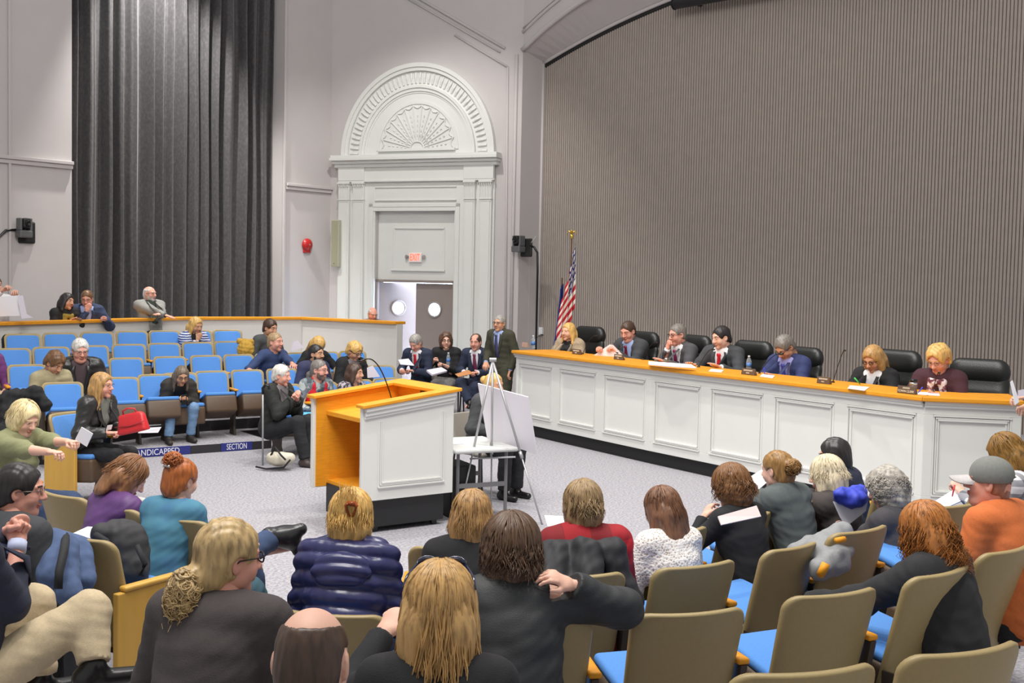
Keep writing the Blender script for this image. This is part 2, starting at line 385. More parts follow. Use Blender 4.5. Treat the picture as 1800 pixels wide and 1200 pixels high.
def leaf(name, hinge_u, sgn, ang, label):
    """door leaf in its own frame; hinge on the jamb, swings into the vestibule"""
    a = math.radians(ang); ex = FD[1]*math.cos(a)*sgn-FD[2]*math.sin(a); ny = FD[2]*math.cos(a)+FD[1]*math.sin(a)*sgn
    fr = (FD[0]+FD[1]*hinge_u+FD[2]*(-.1), ex, ny, FD[3]); W_, H_ = dw, zd-.03; r = .15; cu, cz = W_*.5, zg
    vs = []; fs = []; n = 32
    for y in (0, -.045):
        for i in range(n):
            t = 2*PI*i/n; c, s = math.cos(t), math.sin(t); vs.append((cu+r*c, y, cz+r*s))
        for i in range(n):
            t = 2*PI*i/n; c, s = math.cos(t), math.sin(t); kx = (W_/2)/max(abs(c), 1e-6); kz = ((H_-cz) if s > 0 else cz)/max(abs(s), 1e-6); q = min(kx, kz)
            vs.append((cu+q*c, y, cz+q*s))
        b = len(vs); vs += [(W_, y, H_), (0, y, H_), (0, y, 0.01), (W_, y, 0.01)]
    N = 2*n+4
    for L_ in (0, N):
        for i in range(n): fs.append((L_+i, L_+(i+1) % n, L_+n+(i+1) % n, L_+n+i))
        def corner(q, k1): fs.append((L_+n+k1, L_+2*n+q, L_+n+(k1+1) % n))
        for q, tgt in ((0, (W_, H_)), (1, (0, H_)), (2, (0, 0)), (3, (W_, 0))):
            t = math.atan2(tgt[1]-cz, tgt[0]-cu) % (2*PI); corner(q, int(t/(2*PI)*n) % n)
    fs += [(i, (i+1) % n, N+(i+1) % n, N+i) for i in range(n)]
    dn = MB(fr).add(vs, fs); dn.box(0, .002, -.045, 0, 0, H_).box(W_-.002, W_, -.045, 0, 0, H_)
    d = struct(dn.build(name, taupe))
    f = MB(fr); pts = [(cu+r*math.cos(2*PI*i/28), .01, cz+r*math.sin(2*PI*i/28)) for i in range(29)]; f.tube(pts, .022, 6, cap=False); f.build('window_frame', M('porthole_ring', rgb(150, 140, 134), .4), d, smooth=True)
    g_ = MB(fr).prism([(0, 0)], 0, 0) if False else MB(fr)
    vv = [(cu, -.02, cz)]+[(cu+r*math.cos(2*PI*i/28), -.02, cz+r*math.sin(2*PI*i/28)) for i in range(28)]
    gm = M('porthole_glass', rgb(235, 240, 248), .15); gb = gm.node_tree.nodes['Principled BSDF']; gb.inputs['Transmission Weight'].default_value = .85; gb.inputs['IOR'].default_value = 1.1
    g_.add(vv, [(0, 1+i, 1+(i+1) % 28) for i in range(28)]).build('pane', gm, d)
    MB(fr).box(W_-.12, W_-.04, 0, .05, .98, 1.06).build('handle', steel, d, bevel=.01)
    return d
leaf('door_1', d0+.05, 1, 48, ''); leaf('door_2', d1-.05, -1, 0, '')
# balcony partition with the oak cap
RZ = 1.5
RP = [at_z(x, y, RZ)[:2] for x, y in ((-90, 569), (0, 566), (330, 557), (530, 557), (698, 565))]
def offset_poly(P, t):
    out = []
    for i, p in enumerate(P):
        d = np.zeros(2)
        if i > 0: e = P[i]-P[i-1]; d += np.array([-e[1], e[0]])/np.linalg.norm(e)
        if i < len(P)-1: e = P[i+1]-P[i]; d += np.array([-e[1], e[0]])/np.linalg.norm(e)
        out.append(p+d/np.linalg.norm(d)*t)
    return out
RB = offset_poly(RP, .16)
part_m = M('light_grey_partition', rgb(206, 204, 200), .8, .015, 4)
m = MB()
for i in range(4): m.prism([RP[i], RP[i+1], RB[i+1], RB[i]], 0, RZ-.05)
struct(m.build('wall_partition', part_m))
CF, CB = offset_poly(RP, -.05), offset_poly(RP, .24); m = MB()
for i in range(4): m.prism([CF[i], CF[i+1], CB[i+1], CB[i]], RZ-.05, RZ)
struct(m.build('trim_9', wood_m, bevel=.008))
# raised aisle behind the partition and a ledge on the far side
BB = offset_poly(RP, 2.3); m = MB()
m.prism([RB[0], RB[1], RB[2], BB[2], BB[1], BB[0]], 0, .62); struct(m.build('floor_aisle', carpet))
# ---------------------------------------------------------------- platforms under the seats
ZF = {'A': .50, 'B': .36, 'C': .24, 'D': .10}
ROW = {r: [at_z(x, y, ZF[r]+.86)[:2] for x, y in pts] for r, pts in dict(
    A=((36, 586), (228, 581), (395, 579)), B=((29, 611), (223, 604), (398, 599)), C=((43, 640), (218, 628), (416, 622)), D=((106, 671), (270, 657), (369, 651), (492, 647))).items()}
def extend(P, a, b):
    e0 = (P[0]-P[1])/np.linalg.norm(P[0]-P[1]); e1 = (P[-1]-P[-2])/np.linalg.norm(P[-1]-P[-2]); return [P[0]+e0*a]+list(P)+[P[-1]+e1*b]
STEP = [at_z(x, y, 0)[:2] for x, y in ((300, 800), (440, 790))]
ex_ = extend(STEP, 2.2, .28); _d = (STEP[1]-STEP[0])/np.linalg.norm(STEP[1]-STEP[0]); _b = np.array([-_d[1], _d[0]])
ex_ += [ex_[-1]+_b*1.05, ex_[-1]+_b*1.05+_d*1.55]
edges = {'D': ex_, 'C': offset_poly(extend(ROW['D'], 1.5, 1.4), .24), 'B': offset_poly(extend(ROW['C'], 1.2, 2.0), .24), 'A': offset_poly(extend(ROW['B'], 1.2, 2.0), .24)}
riser_m = M('dark_riser_edge', rgb(44, 42, 46), .8)
back = [RP[4]+np.array([0, -.02]), RP[3], RP[2], RP[1]]
for r in 'DCBA':
    m = MB(); e = edges[r]; m.prism([*e, *back], -.02, ZF[r]); o = struct(m.build('floor_step', carpet))
    m = MB()
    for p, q in zip(e[:-1], e[1:]):
        n = np.array([q[1]-p[1], p[0]-q[0]]); n = n/np.linalg.norm(n)*.012
        m.prism([p+n, q+n, q-n*.2, p-n*.2], max(0, ZF[r]-.14), ZF[r]+.004)
    struct(m.build('trim_10', riser_m))
C0 = np.array([-.93, 9.1])
def ring(r0, r1, z, a0=205, a1=338, n=30):
    P = [C0+r0*np.array([math.cos(math.radians(a0+(a1-a0)*i/n)), math.sin(math.radians(a0+(a1-a0)*i/n))]) for i in range(n+1)]
    P += [C0+r1*np.array([math.cos(math.radians(a1-(a1-a0)*i/n)), math.sin(math.radians(a1-(a1-a0)*i/n))]) for i in range(n+1)]
    struct(MB().prism(P, -.02, z).build('floor_step', carpet))
NZ = [(3.62, .04), (4.5, .10), (5.45, .26), (6.4, .36)]
for i, (r, z) in enumerate(NZ): ring(r, NZ[i+1][0] if i < 3 else 8.4, z)
# wording on the riser
nav = M('navy_sign_plate', rgb(40, 46, 120), .5); let_m = M('white_lettering', rgb(225, 225, 235), .6)
d_ = (STEP[1]-STEP[0])/np.linalg.norm(STEP[1]-STEP[0]); n_ = np.array([d_[1], -d_[0]])
def riser_sign(px, py, w, txt, label):
    p = line_at(px, STEP[0], d_)[0]; t = thing('sign_plate', label, 'sign')
    fr = (np.array([p[0]+n_[0]*.012, p[1]+n_[1]*.012, .005]), np.array([d_[0], d_[1], 0]), np.array([n_[0], n_[1], 0]), np.array([0, 0, 1.]))
    pl_ = MB(fr).box(-w/2, w/2, 0, .008, 0, .105).build('plate', nav, t)
    o = fr[0]+fr[2]*.01+fr[3]*.05; text_mesh('lettering', txt, .105, let_m, pl_, o, fr[1], (0, 0, 1), .001, sx=w/(.075*len(txt))*.8)
riser_sign(416, 787, .42, 'SECTION', 'navy sign plate reading SECTION on the step below the blue seats')
riser_sign(272, 805, .88, 'HANDICAPPED', 'navy sign plate on the step, partly hidden behind the dark trouser legs')

# ---------------------------------------------------------------- the officials' dais
DL, DR = np.array([-.01, 16.8]), np.array([3.9, 10.75]); eDa = (DR-DL)/np.linalg.norm(DR-DL); DLEN = np.linalg.norm(DR-DL)
nDa = np.array([eDa[1], -eDa[0]])     # towards the pit
fm = line_at(1141, DL, eDa)[0]-nDa*0+np.array([eDa[1], -eDa[0]])*.05
DEND = np.array([4.78, 10.55]); DZ, KZ, PLZ = 1.24, .17, .28
FP = [DL, fm, DR, DEND]
dais = thing('dais', 'long white panelled dais with an oak counter below the ribbed wall', 'dais', (0, 0, 0))
backp = lambda t: offset_poly(FP, t)
f_in = backp(.09); f_bk = backp(.72)
m = MB()
for i in range(3): m.prism([FP[i], FP[i+1], f_bk[i+1], f_bk[i]], DZ-.045, DZ)
m.build('counter_top', wood_m, dais, bevel=.01)
m = MB(); k0, k1 = backp(.16), backp(.4)
for i in range(3): m.prism([k0[i], k0[i+1], k1[i+1], k1[i]], 0, KZ)
m.build('toe_kick', black_m, dais)
def bay_face(p, q, nb, nm='front_panel'):
    L_ = np.linalg.norm(q-p); fr = frame(p, q-p); m = MB(fr); h0, h1 = KZ, DZ-.045
    m.box(0, L_, -.05, -.02, h0, h1)
    m.box(0, L_, -.02, 0, h1-.13, h1).box(0, L_, -.02, 0, h0, h0+.11)
    m.box(0, L_, 0, .03, h1-.06, h1).box(0, L_, 0, .05, h1-.03, h1)
    bw = L_/nb; sw = .085
    for i in range(nb+1):
        c = i*bw; m.box(max(0, c-sw), min(L_, c+sw), -.02, 0, h0+.11, h1-.13)
    o = m.build(nm, white_m, dais, bevel=.003, seg=1)
    for i in range(nb):
        x0, x1 = i*bw+sw, (i+1)*bw-sw; mm = MB(fr); za, zb_ = h0+.11, h1-.13
        for k, (g, t) in enumerate(((0, .022), (.022, .012), (.04, .018))):
            mm.box(x0+g, x1-g, -.02, -.02+t+.012, za+g, za+g+.016).box(x0+g, x1-g, -.02, -.02+t+.012, zb_-g-.016, zb_-g)
            mm.box(x0+g, x0+g+.014, -.02, -.02+t, za+g, zb_-g).box(x1-g-.014, x1-g, -.02, -.02+t, za+g, zb_-g)
        mm.build('moulding', white_m, o)
bay_face(f_in[0], f_in[1], 3); bay_face(f_in[1], f_in[2], 4); bay_face(f_in[2], f_in[3], 1)
bay_face(f_bk[0]-eDa*0+nDa*.05+eDa*.09, f_in[0], 1, 'end_panel')
# platform behind it
pb = [f_in[0]+eDa*.1-nDa*.1, f_in[1]-nDa*.1, f_in[2]-nDa*.1, f_in[3]+np.array([0, .1]), f_in[3]+np.array([1.5, .3]), np.array([7.5, 15.2]), Q2+np.array([.3, -.3])]
struct(MB().prism(pb, 0, PLZ).build('floor_stage', carpet))

# ---------------------------------------------------------------- lectern
LA = np.array([-1.29, 9.85]); la = np.array([.81, .586]); lc = np.array([-.586, .81])
LF = (np.array([LA[0], LA[1], 0]), np.array([la[0], la[1], 0]), np.array([lc[0], lc[1], 0]), np.array([0, 0, 1.]))
lw, ld, h0, h1, sl = .99, .95, .30, 1.125, .115
lect = thing('lectern', 'large white panelled lectern with honey oak top and open side on the carpet', 'lectern')
def slant(y0, y1, x0, x1, z0, zt0, m):
    m.add([(x0, y0, z0), (x1, y0, z0), (x1, y1, z0), (x0, y1, z0), (x0, y0, zt0+sl*x0), (x1, y0, zt0+sl*x1), (x1, y1, zt0+sl*x1), (x0, y1, zt0+sl*x0)],
          [(0, 3, 2, 1), (4, 5, 6, 7), (0, 1, 5, 4), (1, 2, 6, 5), (2, 3, 7, 6), (3, 0, 4, 7)]); return m
m = slant(0, .04, 0, ld, h0, h1, MB(LF)); z = h1-.02
for k, (pr, a_, b_) in enumerate(((.045, .0, .035), (.03, .035, .075), (.018, .075, .10))):
    m.add([(.02, -pr, h1-b_+.0), (ld, -pr, h1-b_+sl*ld), (ld, 0, h1-b_+sl*ld), (.02, 0, h1-b_), (.02, -pr, h1-a_), (ld, -pr, h1-a_+sl*ld), (ld, 0, h1-a_+sl*ld), (.02, 0, h1-a_)],
          [(0, 3, 2, 1), (4, 5, 6, 7), (0, 1, 5, 4), (1, 2, 6, 5), (2, 3, 7, 6), (3, 0, 4, 7)])
m.build('near_side_panel', white_m, lect, bevel=.004)
m = MB(LF)
for g, t in ((0, .02), (.02, .012), (.036, .016)):
    m.box(.16+g, ld-.1-g, -t, 0, h0+.11+g, h0+.124+g); m.box(.16+g, .174+g, -t*.5, 0, h0+.11+g, 1.0); m.box(ld-.114-g, ld-.1-g, -t*.5, 0, h0+.11+g, 1.06)
m.build('moulding', white_m, lect)
m = slant(lw-.05, lw, -.01, ld, h0-.02, h1, MB(LF)); m.build('far_side_panel', white_m, lect, bevel=.004)
slant(.04, lw-.05, ld-.04, ld, h0, h1, MB(LF)).build('front_panel', white_m, lect)
m = slant(lw-.065, lw-.05, .02, ld-.04, h0-.01, h1-.01, MB(LF)); slant(.04, .05, .1, ld-.04, h0, h1-.02, m); slant(.05, lw-.06, ld-.055, ld-.04, h0, h1-.01, m); m.build('lining', wood_m, lect)
m = MB(LF); slant(.045, lw-.06, .12, ld-.05, h1-.165, h1-.135, m); m.build('desk', wood_m, lect, bevel=.005)
MB(LF).box(.13, ld-.05, .05, lw-.06, h0+.02, h0+.05).build('shelf', wood_m, lect)
cap = lambda m, x0, x1, y0, y1: m.add([(x, y, h1+sl*x+dz) for dz in (0, .03) for x, y in ((x0, y0), (x1, y0), (x1, y1), (x0, y1))], [(0, 3, 2, 1), (4, 5, 6, 7), (0, 1, 5, 4), (1, 2, 6, 5), (2, 3, 7, 6), (3, 0, 4, 7)])
m = MB(LF); cap(m, -.02, ld+.05, -.06, .085); cap(m, -.03, ld+.05, lw-.11, lw+.05); cap(m, ld-.14, ld+.05, .085, lw-.11); m.build('cap', wood_m, lect, bevel=.006)
MB(LF).box(.12, ld-.06, .06, lw-.08, .05, h0+.02).build('base', M('black_laminate', rgb(34, 34, 36), .5), lect)
for x, y in ((.2, .12), (.82, .12), (.2, .85), (.82, .85)):
    m = MB(LF); m.lathe([(.001, -.02), (.028, -.02), (.028, .02), (.001, .02)], 14, (0, 1, 0), (x, y, .028)); m.box(x-.02, x+.02, y-.03, y+.03, .04, .06); m.build('caster', ebony, lect)
m = MB(LF).box(ld-.062, ld-.055, .30, .50, h1+.035, h1+.085); m.build('plaque', M('bronze_plaque', rgb(92, 74, 26), .35, metal=.6), lect)
def mic(base, tip, bend, name_label, r=.005, stand=True, headlen=.06, parent_pt=None):
    t = thing('gooseneck_microphone', name_label, 'microphone', tuple(base)); B = Vector(base)
    b, e, c = Vector((0, 0, 0)), Vector(tip)-B, Vector(bend)-B
    m = MB(); m.lathe([(.001, 0), (.022, 0), (.018, .012), (.006, .02), (.001, .021)], 14); m.build('base', ebony, t, smooth=True)
    pts = [b*(1-q)**2+c*2*q*(1-q)+e*q*q for q in [i/12 for i in range(13)]]; m = MB(); m.tube(pts, r, 6); m.build('neck', ebony, t, smooth=True)
    d = (pts[-1]-pts[-2]).normalized(); m = MB(); m.tube([pts[-1]-d*.005, pts[-1]+d*.015, pts[-1]+d*headlen*.6, pts[-1]+d*headlen], .012, 10, .009); m.build('head', ebony, t, smooth=True)
    return t
lz = lambda x: h1-.135+sl*x
mb = LF[0]+LF[1]*.55+LF[2]*.40+LF[3]*lz(.55)
hd = at_d(641, 632, 10.25); bd = at_d(668, 618, 10.3)
mic(mb, hd, bd, 'black gooseneck microphone on the oak lectern desk', .006)
# ---------------------------------------------------------------- folding table, easel, board
TF = (np.array([.09, 10.75, 0]), np.array([-.90, -.43, 0]), np.array([-.43, .90, 0]), np.array([0, 0, 1.]))
tb = thing('folding_table', 'grey folding table on metal legs beside the lectern', 'table')
MB(TF).box(0, .66, 0, .85, .64, .68).build('tabletop', M('grey_resin', rgb(198, 200, 198), .5), tb, bevel=.018)
for yy in (.12, .74):
    for xx in (.08, .58): MB(TF).tube([(xx, yy, 0), (xx, yy, .64)], .016, 8).build('leg', alu if False else M('grey_leg_paint', rgb(110, 110, 112), .4), tb)
    MB(TF).box(.08, .58, yy-.012, yy+.012, .30, .34).build('crossbar', MATS['grey_leg_paint'], tb)
ec = thing('equipment_case', 'black equipment case under the grey folding table beside the lectern', 'case'); MB(TF).box(.36, .62, .18, .60, .0, .50).build('case_body', black_m, ec, bevel=.02); MB(TF).box(.45, .53, .165, .18, .30, .34).build('handle', ebony, ec, bevel=.006)
mt = thing('sheet_of_paper', 'white papers lying on the grey folding table', 'paper')
MB(TF).box(.38, .64, .35, .72, .681, .685).build('sheet', paper_m, mt)
ap = at_d(866, 634, 10.8)
es = thing('easel', 'grey metal tripod easel standing in front of the folding table', 'easel')
for (x, y), nm in (((806, 912), 'leg'), ((863, 906), 'leg'), ((953, 922), 'leg')):
    b = at_z(x, y, 0); m = MB(); p = Vector(ap); q = Vector(b); m.tube([p, p.lerp(q, .58)], .012, 8); m.tube([p.lerp(q, .56), q], .008, 8); m.tube([p.lerp(q, .56), p.lerp(q, .60)], .017, 8); m.build(nm, alu, es, smooth=True)
MB().tube([ap+np.array([-.03, 0, .01]), ap+np.array([.035, 0, .01])], .02, 8).build('head', alu, es)
m = MB(); a_, b_ = at_d(826, 806, 10.78), at_d(906, 803, 10.66); m.tube([a_, b_], .009, 6); c_ = at_d(863, 804, 10.72); m.tube([c_, at_d(862, 778, 10.85)], .008, 6); m.build('ledge_bar', alu, es)
bdp = [at_d(841, 673, 11.05), at_d(929, 697, 10.72), at_d(945, 797, 10.84), at_d(864, 790, 11.08)]
bdp[3] = bdp[0]+bdp[2]-bdp[1]; nb = np.cross(bdp[1]-bdp[0], bdp[3]-bdp[0]); nb /= np.linalg.norm(nb)
bo = thing('presentation_board', 'white foam board leaning on the metal easel, seen from behind', 'board')
vs = [tuple(p) for p in bdp]+[tuple(p-nb*.012) for p in bdp]
mesh_obj('board', vs, [(0, 1, 2, 3), (7, 6, 5, 4), (0, 4, 5, 1), (1, 5, 6, 2), (2, 6, 7, 3), (3, 7, 4, 0)], M('foam_board', rgb(226, 222, 230), .7), bo)
e1_ = (bdp[1]-bdp[0]); e2_ = (bdp[3]-bdp[0])
sp = bdp[0]+e1_*.86+e2_*.86; mesh_obj('printed_mark', [tuple(sp+e1_*i*.07+e2_*j*.08+nb*.002*(1 if (ray(900, 600) @ nb) < 0 else -1)) for i, j in ((0, 0), (1, 0), (1, 1), (0, 1))], [(0, 1, 2, 3)], M('grey_print', rgb(150, 146, 156), .7), bo)

# ---------------------------------------------------------------- fittings on the walls
def wall_frame(fr, px, py, out=0):
    u, z = uzp(px, py, fr); return (fr[0]+fr[1]*u+fr[2]*out+fr[3]*z, fr[1], fr[2], fr[3])
red_m = M('red_enamel', rgb(176, 34, 34), .3); glow = M('exit_red_glow', rgb(255, 80, 50), .5, emit=rgb(255, 70, 40), estr=2.2)
wf = wall_frame(FL, 538, 430); t = thing('alarm_bell', 'round red alarm bell high on the left wall near the corner', 'bell')
MB(wf).lathe([(.001, .11), (.03, .11), (.085, .095), (.125, .06), (.13, .03), (.12, .02), (.001, .02)], 28, (0, 1, 0)).build('gong', red_m, t, smooth=True)
MB(wf).box(-.085, .085, 0, .05, -.165, -.08).build('mount', red_m, t, bevel=.008); MB(wf).lathe([(.001, .125), (.014, .125), (.014, .10), (.001, .1)], 12, (0, 1, 0)).build('bolt', steel, t)
wf = wall_frame(FD, 727, 453, -.12); t = thing('exit_sign', 'lit red EXIT sign with two lamps above the doors', 'sign')
MB(wf).box(-.145, .145, 0, .06, -.09, .105).build('housing', M('exit_housing', rgb(236, 226, 222), .5), t, bevel=.015)
text_mesh('lettering', 'EXIT', .195, glow, t, wf[0]+wf[2]*.066+wf[3]*.008, wf[1], (0, 0, 1), .002, sx=.56)
for sx in (-1, 1):
    m = MB(wf); m.lathe([(.001, 0), (.026, 0), (.038, .05), (.001, .052)], 14, (sx*.5, .85, .1), (sx*.18, .02, .02)); m.box(min(sx*.14, sx*.19), max(sx*.14, sx*.19), .01, .03, .0, .03); m.build('lamp_head', M('grey_lamp_head', rgb(150, 140, 138), .5), t)
wf = wall_frame(FD, 599, 427, .05); t = thing('column_speaker', 'slim beige column loudspeaker beside the white door surround', 'speaker')
MB(wf).box(-.09, .09, .06, .20, -.50, .47).build('cabinet', M('beige_speaker', rgb(178, 178, 158), .6), t, bevel=.008)
MB(wf).box(-.075, .075, .2, .206, -.48, .45).build('grille', M('olive_grille', rgb(152, 152, 128), .8, .05, 200), t); MB(wf).box(.0, .05, 0, .07, -.06, .06).build('bracket', steel, t)
MB(wf).lathe([(.001, 0), (.012, 0), (.012, .005), (.001, .006)], 10, (0, 1, 0), (-.01, .206, -.43)).build('badge', steel, t)
def ptz(wf, label, sgn):
    t = thing('video_camera', label, 'camera'); m = MB(wf)
    MB(wf).box(-.09, .20, 0, .05, -.24, .12).build('mount_plate', black_m, t, bevel=.03)
    MB(wf).box(-.16, .06, .05, .24, -.15, -.03).build('base', M('camera_grey', rgb(96, 96, 98), .4), t, bevel=.02)
    MB(wf).box(-.15, -.11, .07, .22, -.03, .17).box(.02, .06, .07, .22, -.03, .17).build('yoke', M('camera_grey', rgb(96, 96, 98), .4), t, bevel=.01)
    MB(wf).box(-.11, .02, .06, .26, -.0, .17).build('head', ebony, t, bevel=.03)
    MB(wf).lathe([(.001, 0), (.045, 0), (.045, .03), (.034, .035), (.03, .02), (.001, .018)], 18, (0, 1, 0), (-.045, .26, .085)).build('lens', ebony, t, smooth=True)
    return t
wf = wall_frame(FA, 922, 430, 0); wf = (wf[0]+FA[1]*.02, *wf[1:])
t = ptz(wf, 'black video camera on the wall left of the ribbed panel, above the flag', 1)
MB(wf).tube([(.16, .03, -.02), (.26, .03, -.05), (.345, .03, -.16), (.36, .03, -.5), (.36, .03, -3.6)], .022, 8).build('cable_conduit', ebony, t, smooth=True)
MB(wf).tube([(.15, .03, .0), (.22, .05, .06), (.30, .03, .16)], .005, 5).build('lead', M('white_cable', rgb(200, 200, 200), .5), t)
wf = wall_frame(FL, 40, 402, 0); t = ptz(wf, 'black video camera on the left wall beside the curtain recess', -1)
MB(wf).tube([(-.1, .03, -.02), (-.3, .04, -.04), (-.42, .03, -.16), (-.42, .01, -.22)], .022, 8).build('cable', ebony, t, smooth=True)
def box_thing(name, fr, px, py, w, h, d, mat, label, cat, cov=None):
    wf = wall_frame(fr, px, py, 0); t = thing(name, label, cat); MB(wf).box(-w/2, w/2, 0, d, -h/2, h/2).build('box', mat, t, bevel=.006)
    MB(wf).box(-w*.3, w*.3, d, d+.006, -h*.3, h*.3).build('cover', cov or mat, t, bevel=.002)
    return t
box_thing('outlet_box', FR, 952, 582, .11, .16, .05, M('white_plastic', rgb(226, 228, 230), .5), 'white outlet box low on the ribbed wall', 'outlet')
box_thing('junction_box', FR, 945, 412, .09, .13, .05, MATS['white_plastic'], 'small white junction box at the edge of the ribbed wall beside the camera', 'junction box')
# projection screen case high on the ribbed wall
fr = (FR[0], FR[1], FR[2], FR[3]); u, z = uzp(1186, 7, (FR[0]+FR[2]*.35, FR[1], FR[2], FR[3]))
t = thing('projection_screen', 'dark rolled projection screen case hanging at the top of the ribbed wall', 'screen')
MB(fr).tube([(u, .35, z), (u+5.5, .35, z)], .095, 16).build('case', ebony, t, smooth=False); MB(fr).tube([(u-.015, .35, z), (u, .35, z)], .105, 16).build('end_cap', ebony, t)
MB(fr).box(u+.3, u+.36, 0, .35, z-.03, z+.03).box(u+4.9, u+4.96, 0, .35, z-.03, z+.03).build('bracket', ebony, t)
# ---------------------------------------------------------------- flags
def flags():
    D = 18.3; top = at_d(1005, 420, D); bot = np.array([top[0]-.02, top[1], PLZ])
    t = thing('flag_stand', 'national flag with stars and stripes on a gold tipped pole behind the dais', 'flag', tuple(bot)); gold = M('gold_metal', rgb(206, 170, 80), .3, metal=.8)
    rel = lambda p: np.array(p)-bot
    MB().lathe([(.001, 0), (.16, 0), (.16, .02), (.05, .07), (.02, .1), (.001, .1)], 20).build('base', gold, t, smooth=True)
    MB().tube([(0, 0, .05), rel(top)+np.array([0, 0, .02])], .013, 8).build('pole', M('dark_wood_pole', rgb(90, 60, 36), .4), t)
    m = MB(); T = rel(top); m.lathe([(.001, 0), (.03, .005), (.02, .03), (.035, .055), (.012, .075), (.001, .08)], 14, (0, 0, 1), T)
    for s in (-1, 1): m.tube([T+[0, 0, .09], T+[s*.05, 0, .13], T+[s*.07, 0, .10], T+[s*.075, 0, .06]], .016, 6, .006)
    m.tube([T+[0, 0, .07], T+[0, -.01, .13], T+[-.02, -.02, .145]], .02, 6, .01); m.build('eagle_finial', gold, t, smooth=True)
    nu, nv = 76, 60; H_ = 1.05; red, whi, blu = M('flag_red', rgb(186, 30, 44), .8), M('flag_white', rgb(232, 226, 214), .8), M('flag_blue', rgb(44, 48, 110), .8)
    V = np.zeros((nv+1, nu+1, 3))
    for j in range(nv+1):
        for i in range(nu+1):
            s, q = i/nu, j/nv            # s along the fly, q down the hoist
            V[j, i] = (.07-.27*s*(.30+.70*min(1, .6*s+.7*q))+.02*q+.012*math.sin(s*22+q*3), -.03-.035*math.sin(s*24+q*2)-.04*s, T[2]-.06-q*H_*(1-.10*s)-.92*s**1.05)
    fs = []; fm_ = []
    for j in range(nv):
        for i in range(nu):
            a_ = j*(nu+1)+i; fs.append((a_, a_+1, a_+nu+2, a_+nu+1)); s, q = (i+.5)/nu, (j+.5)/nv
            if s < .46 and q < 7/13:
                cs, cq = s/.46*6, q/(7/13)*5; d1_ = math.hypot((cs % 1-.5)*.42/6*1.9*H_, (cq % 1-.5)*.54/5*H_)
                fm_.append(1 if d1_ < .040 else 2)
            else: fm_.append(0 if int(q*13) % 2 == 0 else 1)
    f = mesh_obj('flag_cloth', V.reshape(-1, 3), np.array(fs), None, t, True, fm_, [red, whi, blu])
    t2 = thing('flag_stand', 'plain blue flag on its pole, half hidden behind the striped flag', 'flag', (bot[0]-.16, bot[1]+.22, PLZ))
    MB().tube([(0, 0, 0), (.05, 0, 2.05)], .013, 8).build('pole', MATS['dark_wood_pole'], t2)
    V = []; fs = []
    for j in range(30):
        for i in range(26):
            s, q = i/25, j/29; V.append((.06-.24*s*(.25+q*.75)*(.45+.55*q)+.02*math.sin(s*14)-.05*q*q, -.04-.04*math.sin(s*16+2), 2.0-.04-q*1.65-s*.12))
    for j in range(29):
        for i in range(25): a_ = j*26+i; fs.append((a_, a_+1, a_+27, a_+26))
    mesh_obj('flag_cloth', V, np.array(fs), M('state_blue', rgb(44, 62, 138), .7), t2, True)
flags()
# ---------------------------------------------------------------- auditorium seats
def slab_grid(hw, ztop, zbot, y0, y1, curve, t, rtop, rbot=.03, taper=.0, bulge=0.0, inset=.008):
    """reclined, curved, round-cornered slab; local seat coordinates, front is +y"""
    zs = [zbot+(rbot)*(1-math.cos(PI/2*i/4)) for i in range(5)]+list(np.linspace(zbot+rbot, ztop-rtop, 7)[1:-1])+[ztop-rtop+rtop*math.sin(PI/2*i/6) for i in range(7)]
    def row(z):
        h = hw-taper*(ztop-z)/(ztop-zbot)
        if z > ztop-rtop: d = z-(ztop-rtop); h -= rtop-math.sqrt(max(rtop*rtop-d*d, 0))
        if z < zbot+rbot: d = zbot+rbot-z; h -= rbot-math.sqrt(max(rbot*rbot-d*d, 0))
        return h
    us = np.linspace(-1, 1, 13); layers = [(0, inset), (inset*.8, 0), (t-inset*.8, 0), (t, inset)]
    vs = []; nr, nu = len(zs), len(us)
    for ly, ins in layers:
        for z in zs:
            h = row(z)-ins; zz = zbot+ins+(z-zbot)*(ztop-zbot-2*ins)/(ztop-zbot); k = (z-zbot)/(ztop-zbot)
            for u in us:
                b = bulge*(1-u*u)*(1-(2*k-1)**2) if ly == t else 0
                vs.append((u*h, y0+(y1-y0)*k+curve*(u*h/hw)**2+ly+b, zz))
    fs = []; n = nr*nu
    for i in range(nr-1):
        for j in range(nu-1):
            a = i*nu+j; fs.append((a, a+1, a+nu+1, a+nu)); a += 3*n; fs.append((a, a+nu, a+nu+1, a+1))
    bd = [j for j in range(nu)]+[i*nu+nu-1 for i in range(1, nr)]+[(nr-1)*nu+j for j in range(nu-2, -1, -1)]+[i*nu for i in range(nr-2, 0, -1)]
    for L_ in range(3):
        for q in range(len(bd)):
            a, b = bd[q], bd[(q+1) % len(bd)]; fs.append((L_*n+a, L_*n+n+a, L_*n+n+b, L_*n+b))
    return vs, fs
def tipped(vs, ang, piv=(0, -.15, .41)):
    a = math.radians(ang); c, s = math.cos(a), math.sin(a)
    return [(x, piv[1]+(y-piv[1])*c-(z-piv[2])*s, piv[2]+(y-piv[1])*s+(z-piv[2])*c) for x, y, z in vs]
def rbox(x0, x1, y0, y1, z0, z1, r=.015):
    bm = bmesh.new(); bmesh.ops.create_cube(bm, size=1)
    for v in bm.verts: v.co = ((x0+x1)/2+v.co.x*(x1-x0), (y0+y1)/2+v.co.y*(y1-y0), (z0+z1)/2+v.co.z*(z1-z0))
    bmesh.ops.bevel(bm, geom=bm.edges[:], offset=r, segments=3, affect='EDGES', profile=.5)
    vs = [tuple(v.co) for v in bm.verts]; bm.verts.index_update(); fs = [tuple(v.index for v in f.verts) for f in bm.faces]; bm.free(); return vs, fs
